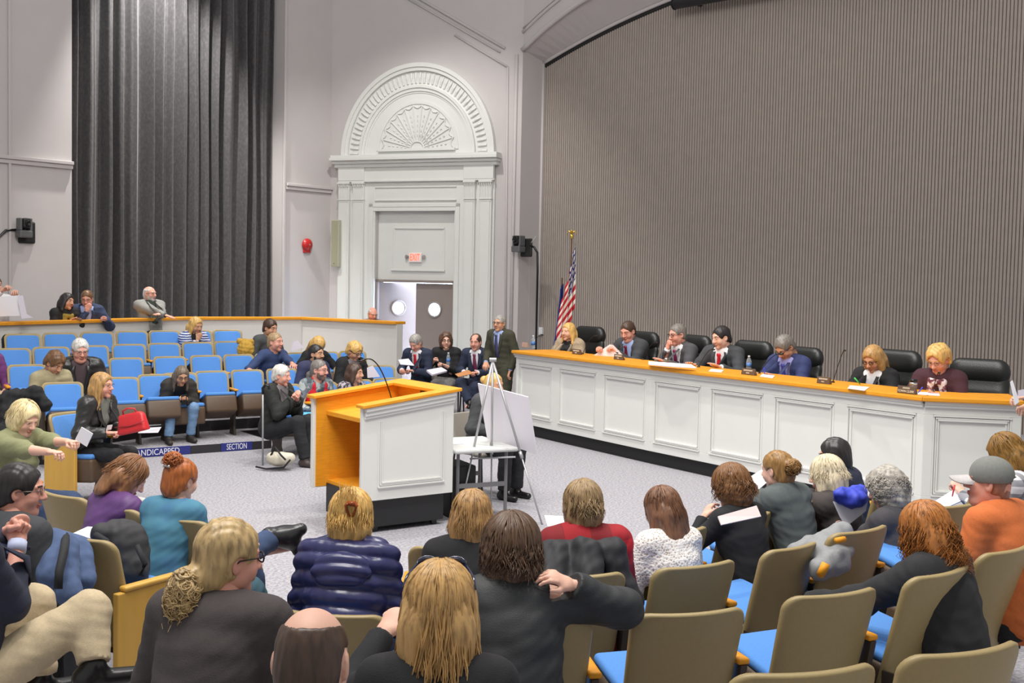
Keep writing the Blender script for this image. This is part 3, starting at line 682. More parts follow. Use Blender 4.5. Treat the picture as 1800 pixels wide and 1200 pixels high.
def make_seat(name, tip, arms=(1,), panel=None, legs=True):
    t = thing(name, 'seat', 'seat')
    v, f = slab_grid(.250, .86, .27, -.14, -.30, .060, .034, .065, taper=.02); br = mesh_obj('backrest', v, f, tan_m, t, True)
    v, f = slab_grid(.216, .835, .40, -.136, -.266, .036, .024, .05, bulge=.016); mesh_obj('back_cushion', v, f, blue_m, br, True)
    v, f = rbox(-.215, .215, -.13, .28, .425, .475, .022); mesh_obj('seat_cushion', tipped(v, tip), f, blue_m, t, True)
    v, f = rbox(-.225, .225, -.12, .285, .20, .43, .03); mesh_obj('seat_pan', tipped(v, tip), f, brown_m, t, True)
    for s in arms:
        x = s*.268
        v, f = rbox(x-.028, x+.028, -.20, .15, .60, .628, .012); mesh_obj('armrest', v, f, pale_wood if panel == s else wood_m, t, True)
        if panel == s:
            m = MB().box(x-.02, x+.02, -.24, .14, 0, .60); m.build('end_panel', pale_wood, t, bevel=.006)
        else:
            m = MB(); m.add([(x+dx, y, z) for dx in (-.016, .016) for y, z in ((-.20, .6), (.10, .6), (.06, .12), (.10, .0), (-.14, .0), (-.10, .12))], [(5, 4, 3, 2, 1, 0), (6, 7, 8, 9, 10, 11)]+[(i, (i+1) % 6, 6+(i+1) % 6, 6+i) for i in range(6)])
            m.build('standard', dark_metal, t, bevel=.004)
    if -1 not in arms and False: pass
    for s in (-1, 1):
        MB().box(s*.245-.006, s*.245+.006, -.2, -.12, .30, .42).build('hinge_plate', dark_metal, t)
    return t
PROTO = {}
NSEAT = [0]
def seat(top, zf, yaw, label, group, tip=12, arms=(1,), panel=None, sc=1.0):
    """top = plan point of the middle of the backrest's top edge; yaw = direction it faces (degrees from +x)"""
    a = math.radians(yaw); loc = (top[0]+math.cos(a)*.30*sc, top[1]+math.sin(a)*.30*sc, zf); rz = a-PI/2; k = (tip, arms, panel)
    if k not in PROTO:
        t = make_seat('theatre_seat', tip, arms, panel); t.location = loc; t.rotation_euler = (0, 0, rz); PROTO[k] = t; t['label'] = label; t['group'] = group
    else: t = dup(PROTO[k], loc, rz, label, group)
    t.scale = (sc, sc, 1); return t
ORD = 'first second third fourth fifth sixth seventh eighth ninth tenth eleventh twelfth'.split()
def row_yaw(r, p):
    P = ROW[r]; i = min(range(len(P)-1), key=lambda i: np.linalg.norm((P[i]+P[i+1])/2-p)); e = P[i+1]-P[i]; return math.degrees(math.atan2(e[1], e[0]))-90
BLUE_E = ((470, 520, 675), (535, 585, 671), (598, 648, 667), (650, 694, 664))
BLUE = {'A': ((8, 66), (73, 132), (138, 197), (202, 255), (261, 310), (318, 367), (373, 419)),
        'B': ((-8, 43), (54, 119), (124, 189), (191, 255), (258, 312), (318, 370), (374, 424), (430, 478)),
        'C': ((17, 72), (80, 128), (187, 250), (268, 322), (330, 387), (390, 442), (446, 495), (504, 545), (545, 590), (592, 640)),
        'D': ((73, 140), (189, 227), (253, 287), (292, 334), (337, 400), (401, 461), (462, 522), (524, 578), (582, 636), (640, 690))}
RN = {'A': 'back row under the partition', 'B': 'second row from the partition', 'C': 'third row from the partition', 'D': 'front row behind the step'}
NOTE = {('A', 0): 'with a shadow across its top', ('A', 5): 'holding the blonde woman in a patterned jacket', ('B', 7): 'holding the man in a dark grey sweater', ('B', 6): 'with a mustard jacket over its arm'}
SEATS = {}
def clampx(P, px):
    k = (px-900)/2000.; best = None
    segs = list(zip(P[:-1], P[1:]))
    for i, (p, q) in enumerate(segs):
        e = q-p; L_ = np.linalg.norm(e); pt, t = line_at(px, p, e/L_)
        if (t >= -1e-6 or i == 0) and (t <= L_+1e-6 or i == len(segs)-1): return pt
    return pt
for r, lst in BLUE.items():
    for i, (x0, x1) in enumerate(lst):
        p = clampx(ROW[r], (x0+x1)/2)
        a = clampx(ROW[r], x0); b = clampx(ROW[r], x1); w = np.linalg.norm(b-a)
        yaw = row_yaw(r, p)*.35+302*.65-(360*.35 if row_yaw(r, p) > 0 else 0) if False else 301; sc = 1.0 if r in 'AB' else .94
        if r == 'D' and i >= 8 or (r == 'C' and i >= 9): pass
        side = {0: 'at its left end'}.get(i, f'{ORD[i]} from the left')
        SEATS[r, i] = seat(p, ZF[r], yaw, f'blue seat {side} of the {RN[r]}', 'blue seats facing the dais', tip=4 if (r, i) in (('D', 3), ('C', 1), ('C', 6), ('B', 7), ('A', 5)) else 20, arms=(1, -1) if i == 0 else (1,), sc=sc)
# seats of the near block: backrest corners seen from behind
def near(c0, c1, zt, label, tip=10, sc=1.0, arms=(1,), panel=None, flip=0):
    A, B = at_z(*c0, zt)[:2], at_z(*c1, zt)[:2]; e = B-A; yaw = math.degrees(math.atan2(e[1], e[0]))+90
    return seat((A+B)/2, zt-.86, yaw, label, 'tan backed seats seen from behind', tip, arms, panel, sc)
near((1157, 944), (1258, 926), .85, 'tan backed seat right behind the woman in white lace', arms=(1, -1))
near((1295, 916), (1367, 900), .85, 'tan backed seat right behind the woman in a black cardigan')
near((1371, 895), (1443, 880), .85, 'tan backed front row seat behind the woman with a low bun')
near((1447, 876), (1512, 863), .85, 'tan backed seat under the bright blue jacket')
near((1548, 856), (1624, 834), .90, 'tan backed seat showing past the curly grey hair, before the dais corner')
near((1652, 893), (1722, 886), 1.02, 'tan backed seat between the red haired woman and the man in the grey cap')
near((1735, 868), (1779, 858), .98, 'tan backed seat with blue edge showing, at the far right behind the cap', sc=.95)
near((1780, 857), (1850, 838), .98, 'tan backed seat cut by the right edge, beside the woman in plaid')
near((745, 964), (852, 966), .85, 'tan backed seat with a scuffed back behind the woman in a black jacket', arms=(1, -1))
near((963, 975), (1075, 970), .84, 'tan backed seat under the black coat of the woman in red plaid')
near((950, 1018), (1095, 1010), .90, 'tan backed second row seat right of the dark curly hair')
near((1167, 1004), (1309, 986), .90, 'empty tan backed seat in the second row with a blue cushion at its left')
near((1365, 972), (1459, 950), .90, 'empty tan backed seat in the second row in front of the red haired woman')
near((1487, 940), (1570, 925), .96, 'tan backed seat with a grey jacket lying on its left')
near((852, 1099), (1025, 1094), .96, 'tan backed seat holding the woman in a black quilted jacket', arms=(1, -1))
near((1127, 1087), (1325, 1072), .96, 'empty tan backed seat in the third row, largest between two wooden armrests')
near((1405, 1055), (1559, 1036), .96, 'tan backed seat just behind the red haired woman in black')
near((1623, 1021), (1726, 993), 1.0, 'tan backed seat behind the man in the orange shirt')
near((1748, 978), (1835, 955), 1.0, 'tan backed seat at the right edge behind the orange shirt')
near((1298, 1198), (1574, 1173), 1.12, 'tan backed seat just peeking over the bottom edge of the picture')
near((1589, 1168), (1850, 1128), 1.12, 'tan backed seat in the bottom right corner')
near((56, 862), (134, 878), .86, 'tan backed seat just right of the man with glasses at the left')
near((136, 880), (235, 902), .86, 'tan backed seat behind the woman in a purple jacket')
near((239, 903), (353, 921), .86, 'tan backed seat behind the woman with a red bun', arms=(1, -1))
near((62, 932), (186, 957), .92, 'tan backed seat with a denim jacket thrown over it', arms=(-1, 1), panel=1)
near((471, 1075), (679, 1089), .80, 'tan backed seat of the woman in the navy puffer jacket', arms=(1, -1))
near((-80, 915), (50, 938), .95, 'tan backed seat at the left edge beside the denim jacket')
for i, (x0, x1, y) in enumerate(BLUE_E):
    p = at_z((x0+x1)/2, y, .86)[:2]
    seat(p, 0, 318, 'blue seat of the '+('woman with silver hair beside the walking stick', 'man in the red vest', 'brown haired woman next to the red vest', 'nearest the lectern, only its blue back top showing')[i], 'blue seats facing the dais', tip=8, arms=(1, -1) if i == 0 else (1,))
# ---------------------------------------------------------------- smooth bodies: distance fields meshed with surface nets
F32 = np.float32
class Field:
    def __init__(s, lo, hi, h):
        s.lo = np.array(lo, float); s.h = h; s.n = np.maximum(4, np.ceil((np.array(hi)-s.lo)/h).astype(int)+1)
        s.D = np.full(s.n, 1.0, F32)
    def sub(s, lo, hi):
        a = np.clip(np.floor((np.array(lo)-s.lo)/s.h).astype(int), 0, s.n); b = np.clip(np.ceil((np.array(hi)-s.lo)/s.h).astype(int)+1, 0, s.n)
        if np.any(b <= a): return None
        sl = tuple(slice(i, j) for i, j in zip(a, b))
        ax = [(s.lo[k]+s.h*np.arange(a[k], b[k])).astype(F32) for k in range(3)]
        return sl, ax[0][:, None, None], ax[1][None, :, None], ax[2][None, None, :]
    def put(s, d, sl, k, mode):
        A = s.D[sl]
        if mode == 'add':
            if k > 0:
                hh = np.maximum(k-np.abs(A-d), 0)/k; s.D[sl] = np.minimum(A, d)-hh*hh*k*.25
            else: s.D[sl] = np.minimum(A, d)
        elif mode == 'cut':
            if k > 0:
                hh = np.maximum(k-np.abs(A+d), 0)/k; s.D[sl] = np.maximum(A, -d)+hh*hh*k*.25
            else: s.D[sl] = np.maximum(A, -d)
    def cone(s, a, b, ra, rb, k=.03, flat=None, q=1.0, mode='add'):
        """tapered limb from a to b; flat = direction in which it is q times as thick"""
        a = np.array(a, float); b = np.array(b, float); R = max(ra, rb)*max(1, q)+k+2.5*s.h
        w = s.sub(np.minimum(a, b)-R, np.maximum(a, b)+R)
        if w is None: return s
        sl, X, Y, Z = w; d = b-a; L2 = max(d @ d, 1e-9)
        px, py, pz = X-F32(a[0]), Y-F32(a[1]), Z-F32(a[2])
        t = np.clip((px*F32(d[0])+py*F32(d[1])+pz*F32(d[2]))/F32(L2), 0, 1)
        ox, oy, oz = px-t*F32(d[0]), py-t*F32(d[1]), pz-t*F32(d[2])
        if flat is not None and q != 1.0:
            f = np.array(flat, float); f = f/np.linalg.norm(f); c = (ox*F32(f[0])+oy*F32(f[1])+oz*F32(f[2]))*F32(1/q-1)
            ox, oy, oz = ox+c*F32(f[0]), oy+c*F32(f[1]), oz+c*F32(f[2])
            sc = min(1, q)
        else: sc = 1
        dist = (np.sqrt(ox*ox+oy*oy+oz*oz)-(F32(ra)+t*F32(rb-ra)))*F32(max(sc, .6))
        s.put(dist, sl, k, mode); return s
    def ell(s, c, r, k=.02, ax=None, mode='add'):
        """ellipsoid with radii r along the axes ax (rows)"""
        c = np.array(c, float); r = np.array(r, float); ax = np.eye(3) if ax is None else np.array(ax, float)
        ext = np.sqrt(((ax*r[:, None])**2).sum(0))+k+2.5*s.h
        w = s.sub(c-ext, c+ext)
        if w is None: return s
        sl, X, Y, Z = w; px, py, pz = X-F32(c[0]), Y-F32(c[1]), Z-F32(c[2]); k0 = 0; k1 = 0
        for i in range(3):
            u = px*F32(ax[i][0])+py*F32(ax[i][1])+pz*F32(ax[i][2]); v = u/F32(r[i]); k0 = k0+v*v; v = v/F32(r[i]); k1 = k1+v*v
        k0 = np.sqrt(k0); dist = k0*(k0-1)/np.maximum(np.sqrt(k1), 1e-6)
        s.put(dist, sl, k, mode); return s
    def half(s, p, n, k=0.0, mode='cut', lo=None, hi=None):
        """cut away the side of the plane that n points to"""
        w = s.sub(s.lo if lo is None else lo, s.lo+s.h*(s.n-1) if hi is None else hi)
        if w is None: return s
        sl, X, Y, Z = w; n = np.array(n, float)/np.linalg.norm(n)
        s.put(-((X-F32(p[0]))*F32(n[0])+(Y-F32(p[1]))*F32(n[1])+(Z-F32(p[2]))*F32(n[2])), sl, k, mode); return s
    def grid(s):
        return [(s.lo[k]+s.h*np.arange(s.n[k])).astype(F32).reshape([-1 if i == k else 1 for i in range(3)]) for k in range(3)]
    def mesh(s):
        D = s.D; s_ = D < 0; c = s_.astype(np.int8)
        cnt = sum(c[i:c.shape[0]-1+i, j:c.shape[1]-1+j, k:c.shape[2]-1+k] for i in (0, 1) for j in (0, 1) for k in (0, 1))
        act = (cnt > 0) & (cnt < 8); ids = np.argwhere(act)
        if len(ids) == 0: return np.zeros((0, 3)), np.zeros((0, 4), int)
        idx = np.full(act.shape, -1, np.int32); idx[act] = np.arange(len(ids))
        off = np.array([(i, j, k) for i in (0, 1) for j in (0, 1) for k in (0, 1)])
        V = np.stack([D[ids[:, 0]+o[0], ids[:, 1]+o[1], ids[:, 2]+o[2]] for o in off], 1)
        acc = np.zeros((len(ids), 3)); num = np.zeros(len(ids))
        for a in range(8):
            for b in range(a+1, 8):
                if np.abs(off[a]-off[b]).sum() != 1: continue
                m = (V[:, a] < 0) != (V[:, b] < 0); t = np.where(m, V[:, a]/np.where(m, V[:, a]-V[:, b], 1), 0)
                acc += np.where(m[:, None], off[a]+(off[b]-off[a])*t[:, None], 0); num += m
        verts = s.lo+s.h*(ids+acc/num[:, None]); quads = []
        for ax in range(3):
            sh = list(D.shape); sl0 = [slice(1, -1)]*3; sl1 = [slice(1, -1)]*3; sl0[ax] = slice(0, -1); sl1[ax] = slice(1, None)
            A, B = s_[tuple(sl0)], s_[tuple(sl1)]; ch = np.argwhere(A != B)
            if len(ch) == 0: continue
            neg = A[ch[:, 0], ch[:, 1], ch[:, 2]]; base = ch.copy(); o1, o2 = (ax+1) % 3, (ax+2) % 3; base[:, o1] += 1; base[:, o2] += 1
            def cell(d1, d2):
                q = base.copy(); q[:, o1] -= d1; q[:, o2] -= d2; return idx[q[:, 0], q[:, 1], q[:, 2]]
            Q = np.stack([cell(1, 1), cell(0, 1), cell(0, 0), cell(1, 0)], 1)
            Q[~neg] = Q[~neg][:, ::-1]; quads.append(Q)
        Q = np.concatenate(quads); return verts, Q[(Q >= 0).all(1)]
def wob(P, seed, f):
    """cheap smooth noise in [-1, 1] at points P"""
    r = np.random.RandomState(seed); o = 0
    for i in range(4):
        d = r.normal(size=3); d /= np.linalg.norm(d); o = o+np.sin(P @ d*f*(1+.5*i)+r.uniform(0, 6))/(1+.5*i)
    return o/2.4
def vnormals(V, Q):
    n = np.cross(V[Q[:, 2]]-V[Q[:, 0]], V[Q[:, 3]]-V[Q[:, 1]]); N = np.zeros_like(V)
    for k in range(4): np.add.at(N, Q[:, k], n)
    return N/np.maximum(np.linalg.norm(N, axis=1, keepdims=True), 1e-9)
def smooth(V, Q, it=1, lam=.5):
    for _ in range(it):
        A = np.zeros_like(V); c = np.zeros(len(V))
        for k in range(4):
            np.add.at(A, Q[:, k], V[Q[:, (k+1) % 4]]); np.add.at(c, Q[:, k], 1); np.add.at(A, Q[:, (k+1) % 4], V[Q[:, k]]); np.add.at(c, Q[:, (k+1) % 4], 1)
        V = V+lam*(A/np.maximum(c, 1)[:, None]-V)
    return V
# ---------------------------------------------------------------- heads, in head coordinates: ears' level is 0, face looks along +y
HEADS = {}
def head_mesh(kind):
    if kind in HEADS: return HEADS[kind]
    fem = 'f' in kind; heavy = 'h' in kind; h = .0055
    F = Field((-.105, -.125, -.135), (.105, .145, .15), h)
    F.ell((0, -.012, .035), (.074, .096, .086), .01)                         # skull
    F.ell((0, .035, .0), (.064, .06, .085), .03)                             # face
    jw = .046 if fem else .054
    F.cone((-.03, .018, -.055), (.03, .018, -.055), jw*.75, jw*.75, .03)        # jaw
    F.ell((0, .066, -.094), (.022, .022, .022) if fem else (.027, .024, .024), .035)      # chin
    if heavy: F.ell((0, .03, -.095), (.06, .05, .035), .03)
    F.ell((0, -.06, -.02), (.06, .045, .06), .03)                            # nape
    F.cone((0, -.028, -.02), (0, -.036, -.125), .053 if fem else .060, .050 if fem else .056, .03)     # neck
    for s in (-1, 1):
        F.ell((s*.041, .058, -.028), (.026, .024, .024), .025)                # cheek
        F.ell((s*.033, .094, .018), (.019, .020, .0125), .012, mode='cut')      # eye socket
        F.ell((s*.031, .081, .017), (.0155, .012, .009), .006)                # lid
        F.cone((s*.012, .090, .036), (s*.05, .076, .036), .009, .007, .012)     # brow
        F.ell((s*.075, -.008, .0), (.010, .021, .034), .006, ax=[(.92, -.38*s*-1, 0), (.38*s*-1, .92, 0), (0, 0, 1)])       # ear
        F.ell((s*.083, .001, .004), (.008, .011, .018), .004, mode='cut')
    F.cone((0, .092, .022), (0, .113, -.020), .0085, .0135, .012)              # nose
    for s in (-1, 1): F.ell((s*.012, .100, -.025), (.0095, .012, .009), .008)
    F.ell((0, .091, -.053), (.023, .013, .0065), .006); F.ell((0, .088, -.064), (.020, .013, .007), .006)      # lips
    F.cone((-.022, .104, -.0585), (.022, .104, -.0585), .004, .004, .003, mode='cut')
    V, Q = F.mesh(); V = smooth(V, Q, 1, .35); c = V[Q].mean(1); x, y, z = np.abs(c[:, 0]), c[:, 1], c[:, 2]
    fm = np.zeros(len(Q), int)
    fm[(x < .023) & (z < -.047) & (z > -.071) & (y > .082)] = 1                 # lips
    fm[(x > .012) & (x < .052) & (z > .0315) & (z < .0415) & (y > .068)] = 2       # brows
    bd = (((z < -.045) & (y > .02)) | ((z < -.032) & (y > .075) & (x < .03)) | ((z < -.022) & (y > .012) & (y < .05) & (x > .045))) & (z > -.125) & (y > -.005)
    HEADS[kind] = (V, Q, fm, bd & (fm != 1)); return HEADS[kind]
# ---------------------------------------------------------------- hands: wrist at 0, fingers along +y, palm down (-z), thumb towards -x (right hand)
HANDS = {}
def hand_mesh(pose):
    if pose in HANDS: return HANDS[pose]
    F = Field((-.085, -.045, -.095), (.06, .20, .05), .0045)
    F.cone((0, -.03, 0), (0, .01, 0), .026, .027, .02, (0, 0, 1), .75); F.cone((-.004, .03, 0), (.0, .075, .0), .037, .040, .02, (0, 0, 1), .40)
    curl = dict(relaxed=(18, 28, 22), flat=(4, 8, 6), grip=(52, 62, 40), fist=(72, 85, 55), hold=(34, 44, 30))[pose]
    for i, (x, L_) in enumerate(((-.030, .072), (-.010, .080), (.011, .075), (.031, .060))):
        p = np.array([x, .085-.006*abs(i-1.2), .002]); a = 0; fan = (i-1.5)*(.06 if pose in ('flat', 'relaxed') else .02)
        for j, (fr, c) in enumerate(zip((.45, .32, .25), curl)):
            a += math.radians(c+(i*3 if pose != 'flat' else 0)); d = np.array([math.sin(fan)*math.cos(a), math.cos(a)*math.cos(fan), -math.sin(a)])
            q = p+d*L_*fr; F.cone(p, q, .0098-.0012*j, .0090-.0012*j, .004); p = q
    th = dict(flat=(-.055, .058, -.004, -.068, .085, -.006), relaxed=(-.050, .055, -.018, -.056, .085, -.028)).get(pose, (-.044, .058, -.030, -.026, .084, -.046))
    F.cone((-.022, .02, -.004), th[:3], .016, .0125, .012); F.cone(th[:3], th[3:], .0115, .0095, .006)
    V, Q = F.mesh(); HANDS[pose] = (V, Q); return HANDS[pose]
# ---------------------------------------------------------------- people
def Rx(a): c, s = math.cos(a), math.sin(a); return np.array([[1, 0, 0], [0, c, -s], [0, s, c]])
def Ry(a): c, s = math.cos(a), math.sin(a); return np.array([[c, 0, s], [0, 1, 0], [-s, 0, c]])
def Rz(a): c, s = math.cos(a), math.sin(a); return np.array([[c, -s, 0], [s, c, 0], [0, 0, 1]])
def unit(v): v = np.array(v, float); return v/max(np.linalg.norm(v), 1e-9)
def dirv(a): return np.array([0, math.sin(a), math.cos(a)])
def ik(S_, T, l1, l2, hint):
    d = T-S_; L = np.linalg.norm(d); L2 = min(max(L, .12), (l1+l2)*.999); u = d/max(L, 1e-6); T = S_+u*L2
    a = (l1*l1-l2*l2+L2*L2)/(2*L2); h = math.sqrt(max(l1*l1-a*a, 0)); hv = np.array(hint, float); hv = hv-u*(hv @ u)
    return S_+u*a+unit(hv)*h, T
SKIN = {}
def skin(tone):
    base = dict(fair=(226, 178, 156), pink=(222, 160, 140), tan=(204, 152, 122), olive=(196, 148, 116), pale=(232, 194, 174))[tone]
    if tone not in SKIN:
        m = M('skin_'+tone, rgb(*base), .55, .035, 14, .05, 120); b = m.node_tree.nodes['Principled BSDF']
        b.inputs['Subsurface Weight'].default_value = .12; b.inputs['Subsurface Radius'].default_value = (.012, .005, .003); b.inputs['Subsurface Scale'].default_value = .6; SKIN[tone] = m
    return SKIN[tone], M('lips_'+tone, rgb(base[0]*.88, base[1]*.74, base[2]*.74), .5)
def hair_mat(name, c, c2=None, rough=.42):
    c2 = c2 or tuple(v*.74 for v in c)
    m = ramp_mat('hair_'+name, [(.25, rgb(*c2)), (.5, rgb(*c)), (.78, rgb(*[min(255, v*1.12) for v in c]))], rough, 'noise', 60, (1, 1, .22), 3, 'LINEAR')
    return m
def hair_mesh(kind, h, vol=0., L=.2, seed=1, front=0.0, amp=.003, freq=150):
    lo, hi = (-.17, -.21, -.14), (.17, .15, .18+vol)
    if kind in ('long', 'ponytail'): lo = (-.20, -.24, -.22-L)
    if kind in ('bun',): lo, hi = (-.13, -.22, -.14), (.13, .15, .25)
    F = Field(lo, hi, h); v = vol
    if kind == 'fringe':
        F.ell((0, -.012, .035), (.0775, .0995, .0895), .01); F.ell((0, -.06, -.02), (.0635, .0485, .0635), .03); F.cone((0, -.028, -.02), (0, -.036, -.125), .0625, .0590, .03)
    else: F.ell((0, -.014, .043), (.0835+v, .104+v, .094+v), .02)
    if kind in ('short', 'balding', 'ponytail', 'bun'):
        e_ = .003 if kind == 'fringe' else 0; F.ell((0, -.060, -.026), (.068+v+e_, .054+v+e_, .084+v+e_), .02)
        for s in (-1, 1): F.ell((s*.058, -.02, .0), (.024+v, .055, .05), .02)
    if kind in ('bob', 'curly', 'long'):
        for s in (-1, 1): F.ell((s*.066, -.012, -.012), (.030+v*.6, .058+v*.5, .085+v), .03)
        F.ell((0, -.070, -.035), (.078+v, .050+v, .090+v), .03)
    if kind == 'long':
        for s in (-1, 1):
            F.cone((s*.078, -.01, -.04), (s*.092, .01, -.04-L*.9), .032+v*.5, .022+v*.5, .03, (1, 0, 0), .8)
            F.cone((s*.05, -.075, -.04), (s*.06, -.09, -.06-L), .045+v*.5, .035+v*.5, .04, (0, 1, 0), .7)
        F.cone((0, -.085, -.03), (0, -.095, -.08-L), .055+v*.5, .042, .04, (0, 1, 0), .7)
    if kind == 'ponytail':
        F.ell((0, -.10, -.05), (.03, .03, .03), .03); F.cone((0, -.125, -.07), (.0, -.13, -.07-L), .045+v, .028+v*.5, .03)
    if kind == 'bun': F.ell((0, -.085, .125) if seed % 2 else (0, -.125, .035), (.052, .045, .045), .02)
    fz = -.025+front
    F.ell((0, .112, fz), (.066+v*.25, .078, .108), .015, mode='cut')
    if kind in ('short', 'balding', 'fringe', 'bun', 'ponytail'):
        dn = .03 if kind in ('bun', 'ponytail') else 0
        if kind != 'ponytail': F.half((0, .04, -.012), (0, .075+dn*.6, -.14) if kind != 'fringe' else (0, .095, -.14), .01, lo=lo, hi=hi)
        else: F.half((0, .04, -.01), (0, .1, -.10), .01, lo=lo, hi=(hi[0], hi[1], hi[2]))
        er = 1.3 if kind == 'fringe' else 1.0
        for s in (-1, 1): F.ell((s*.089, .004, -.012), (.026*er, .036*er, .042*er), .008, mode='cut')
    elif kind in ('bob', 'curly', 'long'):
        F.ell((0, .10, -.09), (.058, .10, .11), .02, mode='cut')
    if kind == 'balding': F.ell((0, .055, .125), (.062, .085, .060), .02, mode='cut')
    if kind == 'fringe': F.ell((0, .008, .138), (.071, .108, .088), .012, mode='cut')
    if kind == 'ponytail' and False: pass
    V, Q = F.mesh()
    if len(V) == 0: return V, Q
    N = vnormals(V, Q); P = V*np.array([1, 1, .22]) if kind not in ('curly',) else V
    f = freq if kind != 'curly' else freq*.55
    V = V+N*(amp*wob(P, seed, f)+amp*.8*wob(P, seed+5, f*.4))[:, None]
    return V, Q
def tubes(paths, rads, n=4):
    """many thin tapered tubes as one vertex and quad array; paths: list of (k,3)"""
    Vs = []; Qs = []; base = 0
    for P, r in zip(paths, rads):
        k = len(P); T = np.gradient(P, axis=0); T /= np.maximum(np.linalg.norm(T, axis=1, keepdims=True), 1e-9)
        A = np.cross(T, [.3, .2, .93]); A /= np.maximum(np.linalg.norm(A, axis=1, keepdims=True), 1e-9); B = np.cross(T, A)
        rr = r*np.minimum(1, np.linspace(1.5, .12, k)) if np.isscalar(r) else r
        ang = 2*PI*np.arange(n)/n
        V = P[:, None, :]+rr[:, None, None]*(np.cos(ang)[None, :, None]*A[:, None, :]+np.sin(ang)[None, :, None]*B[:, None, :])
        i, j = np.meshgrid(np.arange(k-1), np.arange(n), indexing='ij'); j2 = (j+1) % n
        Q = np.stack([i*n+j, i*n+j2, (i+1)*n+j2, (i+1)*n+j], -1).reshape(-1, 4)+base
        Vs.append(V.reshape(-1, 3)); Qs.append(Q); base += k*n
    return np.concatenate(Vs), np.concatenate(Qs)
def strands(n, seed, L, vol=.0, curl=.006, cfreq=40, spread=.02, az0=55, r=.0042, part=.0, npt=14, backonly=False, tight=1.0, flow=0.0):
    """locks running over the crown from a parting, then hanging down L below the ears"""
    rg = np.random.RandomState(seed); out = []; rad = []
    for i in range(n):
        az = math.radians(rg.uniform(az0, 360-az0)); ph0 = rg.uniform(.02, .55); off = rg.uniform(.002, .014)+vol; LL = L*rg.uniform(.75, 1.08)
        end = math.radians(rg.uniform(88, 104)); P = []; tw = rg.uniform(-.25, .25); pz, pc = rg.uniform(0, 6), rg.uniform(.7, 1.4)
        rx, ry, rz_ = (.080+off)*tight, (.100+off)*tight, .090+off
        for k in range(npt):
            t = k/(npt-1); s0 = .5 if LL > .028 else 1.01
            if t < s0:
                ph = ph0+(end-ph0)*(t/s0); a = az+tw*(t/s0)
                P.append((part*(1-t/s0)+rx*math.sin(ph)*math.sin(a), -.014+ry*math.sin(ph)*math.cos(a), .043+rz_*math.cos(ph)))
            else:
                q = (t-s0)/(1-s0); x0, y0, z0 = P[int(npt*s0)-1] if k == int(math.ceil(npt*s0)) else base_
                if k == int(math.ceil(npt*s0)): base_ = (x0, y0, z0)
                x0, y0, z0 = base_
                w = curl*pc*(.3+q); P.append((x0*(1+spread*q*2)+w*math.sin(cfreq*LL*q+pz)+flow*q, y0*(1+.12*q)-.012*q+w*math.cos(cfreq*LL*q+pz*1.3), z0-LL*q))
        out.append(np.array(P)); rad.append(r*rg.uniform(.7, 1.3))
    return out, rad
def curls(n, seed, c, rr, size=.02, r=.0035, zmin=-.1, turns=1.6):
    rg = np.random.RandomState(seed); out = []; rad = []
    while len(out) < n:
        d = unit(rg.normal(size=3)); p = np.array(c)+d*np.array(rr)
        if p[2] < zmin or (d[1] > .45 and p[2] < .06): continue
        a = unit(np.cross(d, rg.normal(size=3))); b = np.cross(d, a); s = size*rg.uniform(.6, 1.3); t = np.linspace(0, 2*PI*turns*rg.uniform(.5, 1), 12)
        out.append(p+(a*np.cos(t)[:, None]+b*np.sin(t)[:, None])*s*.6+d*(t[:, None]*.0022)+np.array([0, 0, -.004])*t[:, None]*.5); rad.append(r*rg.uniform(.7, 1.3))
    return out, rad
SUITM = {}
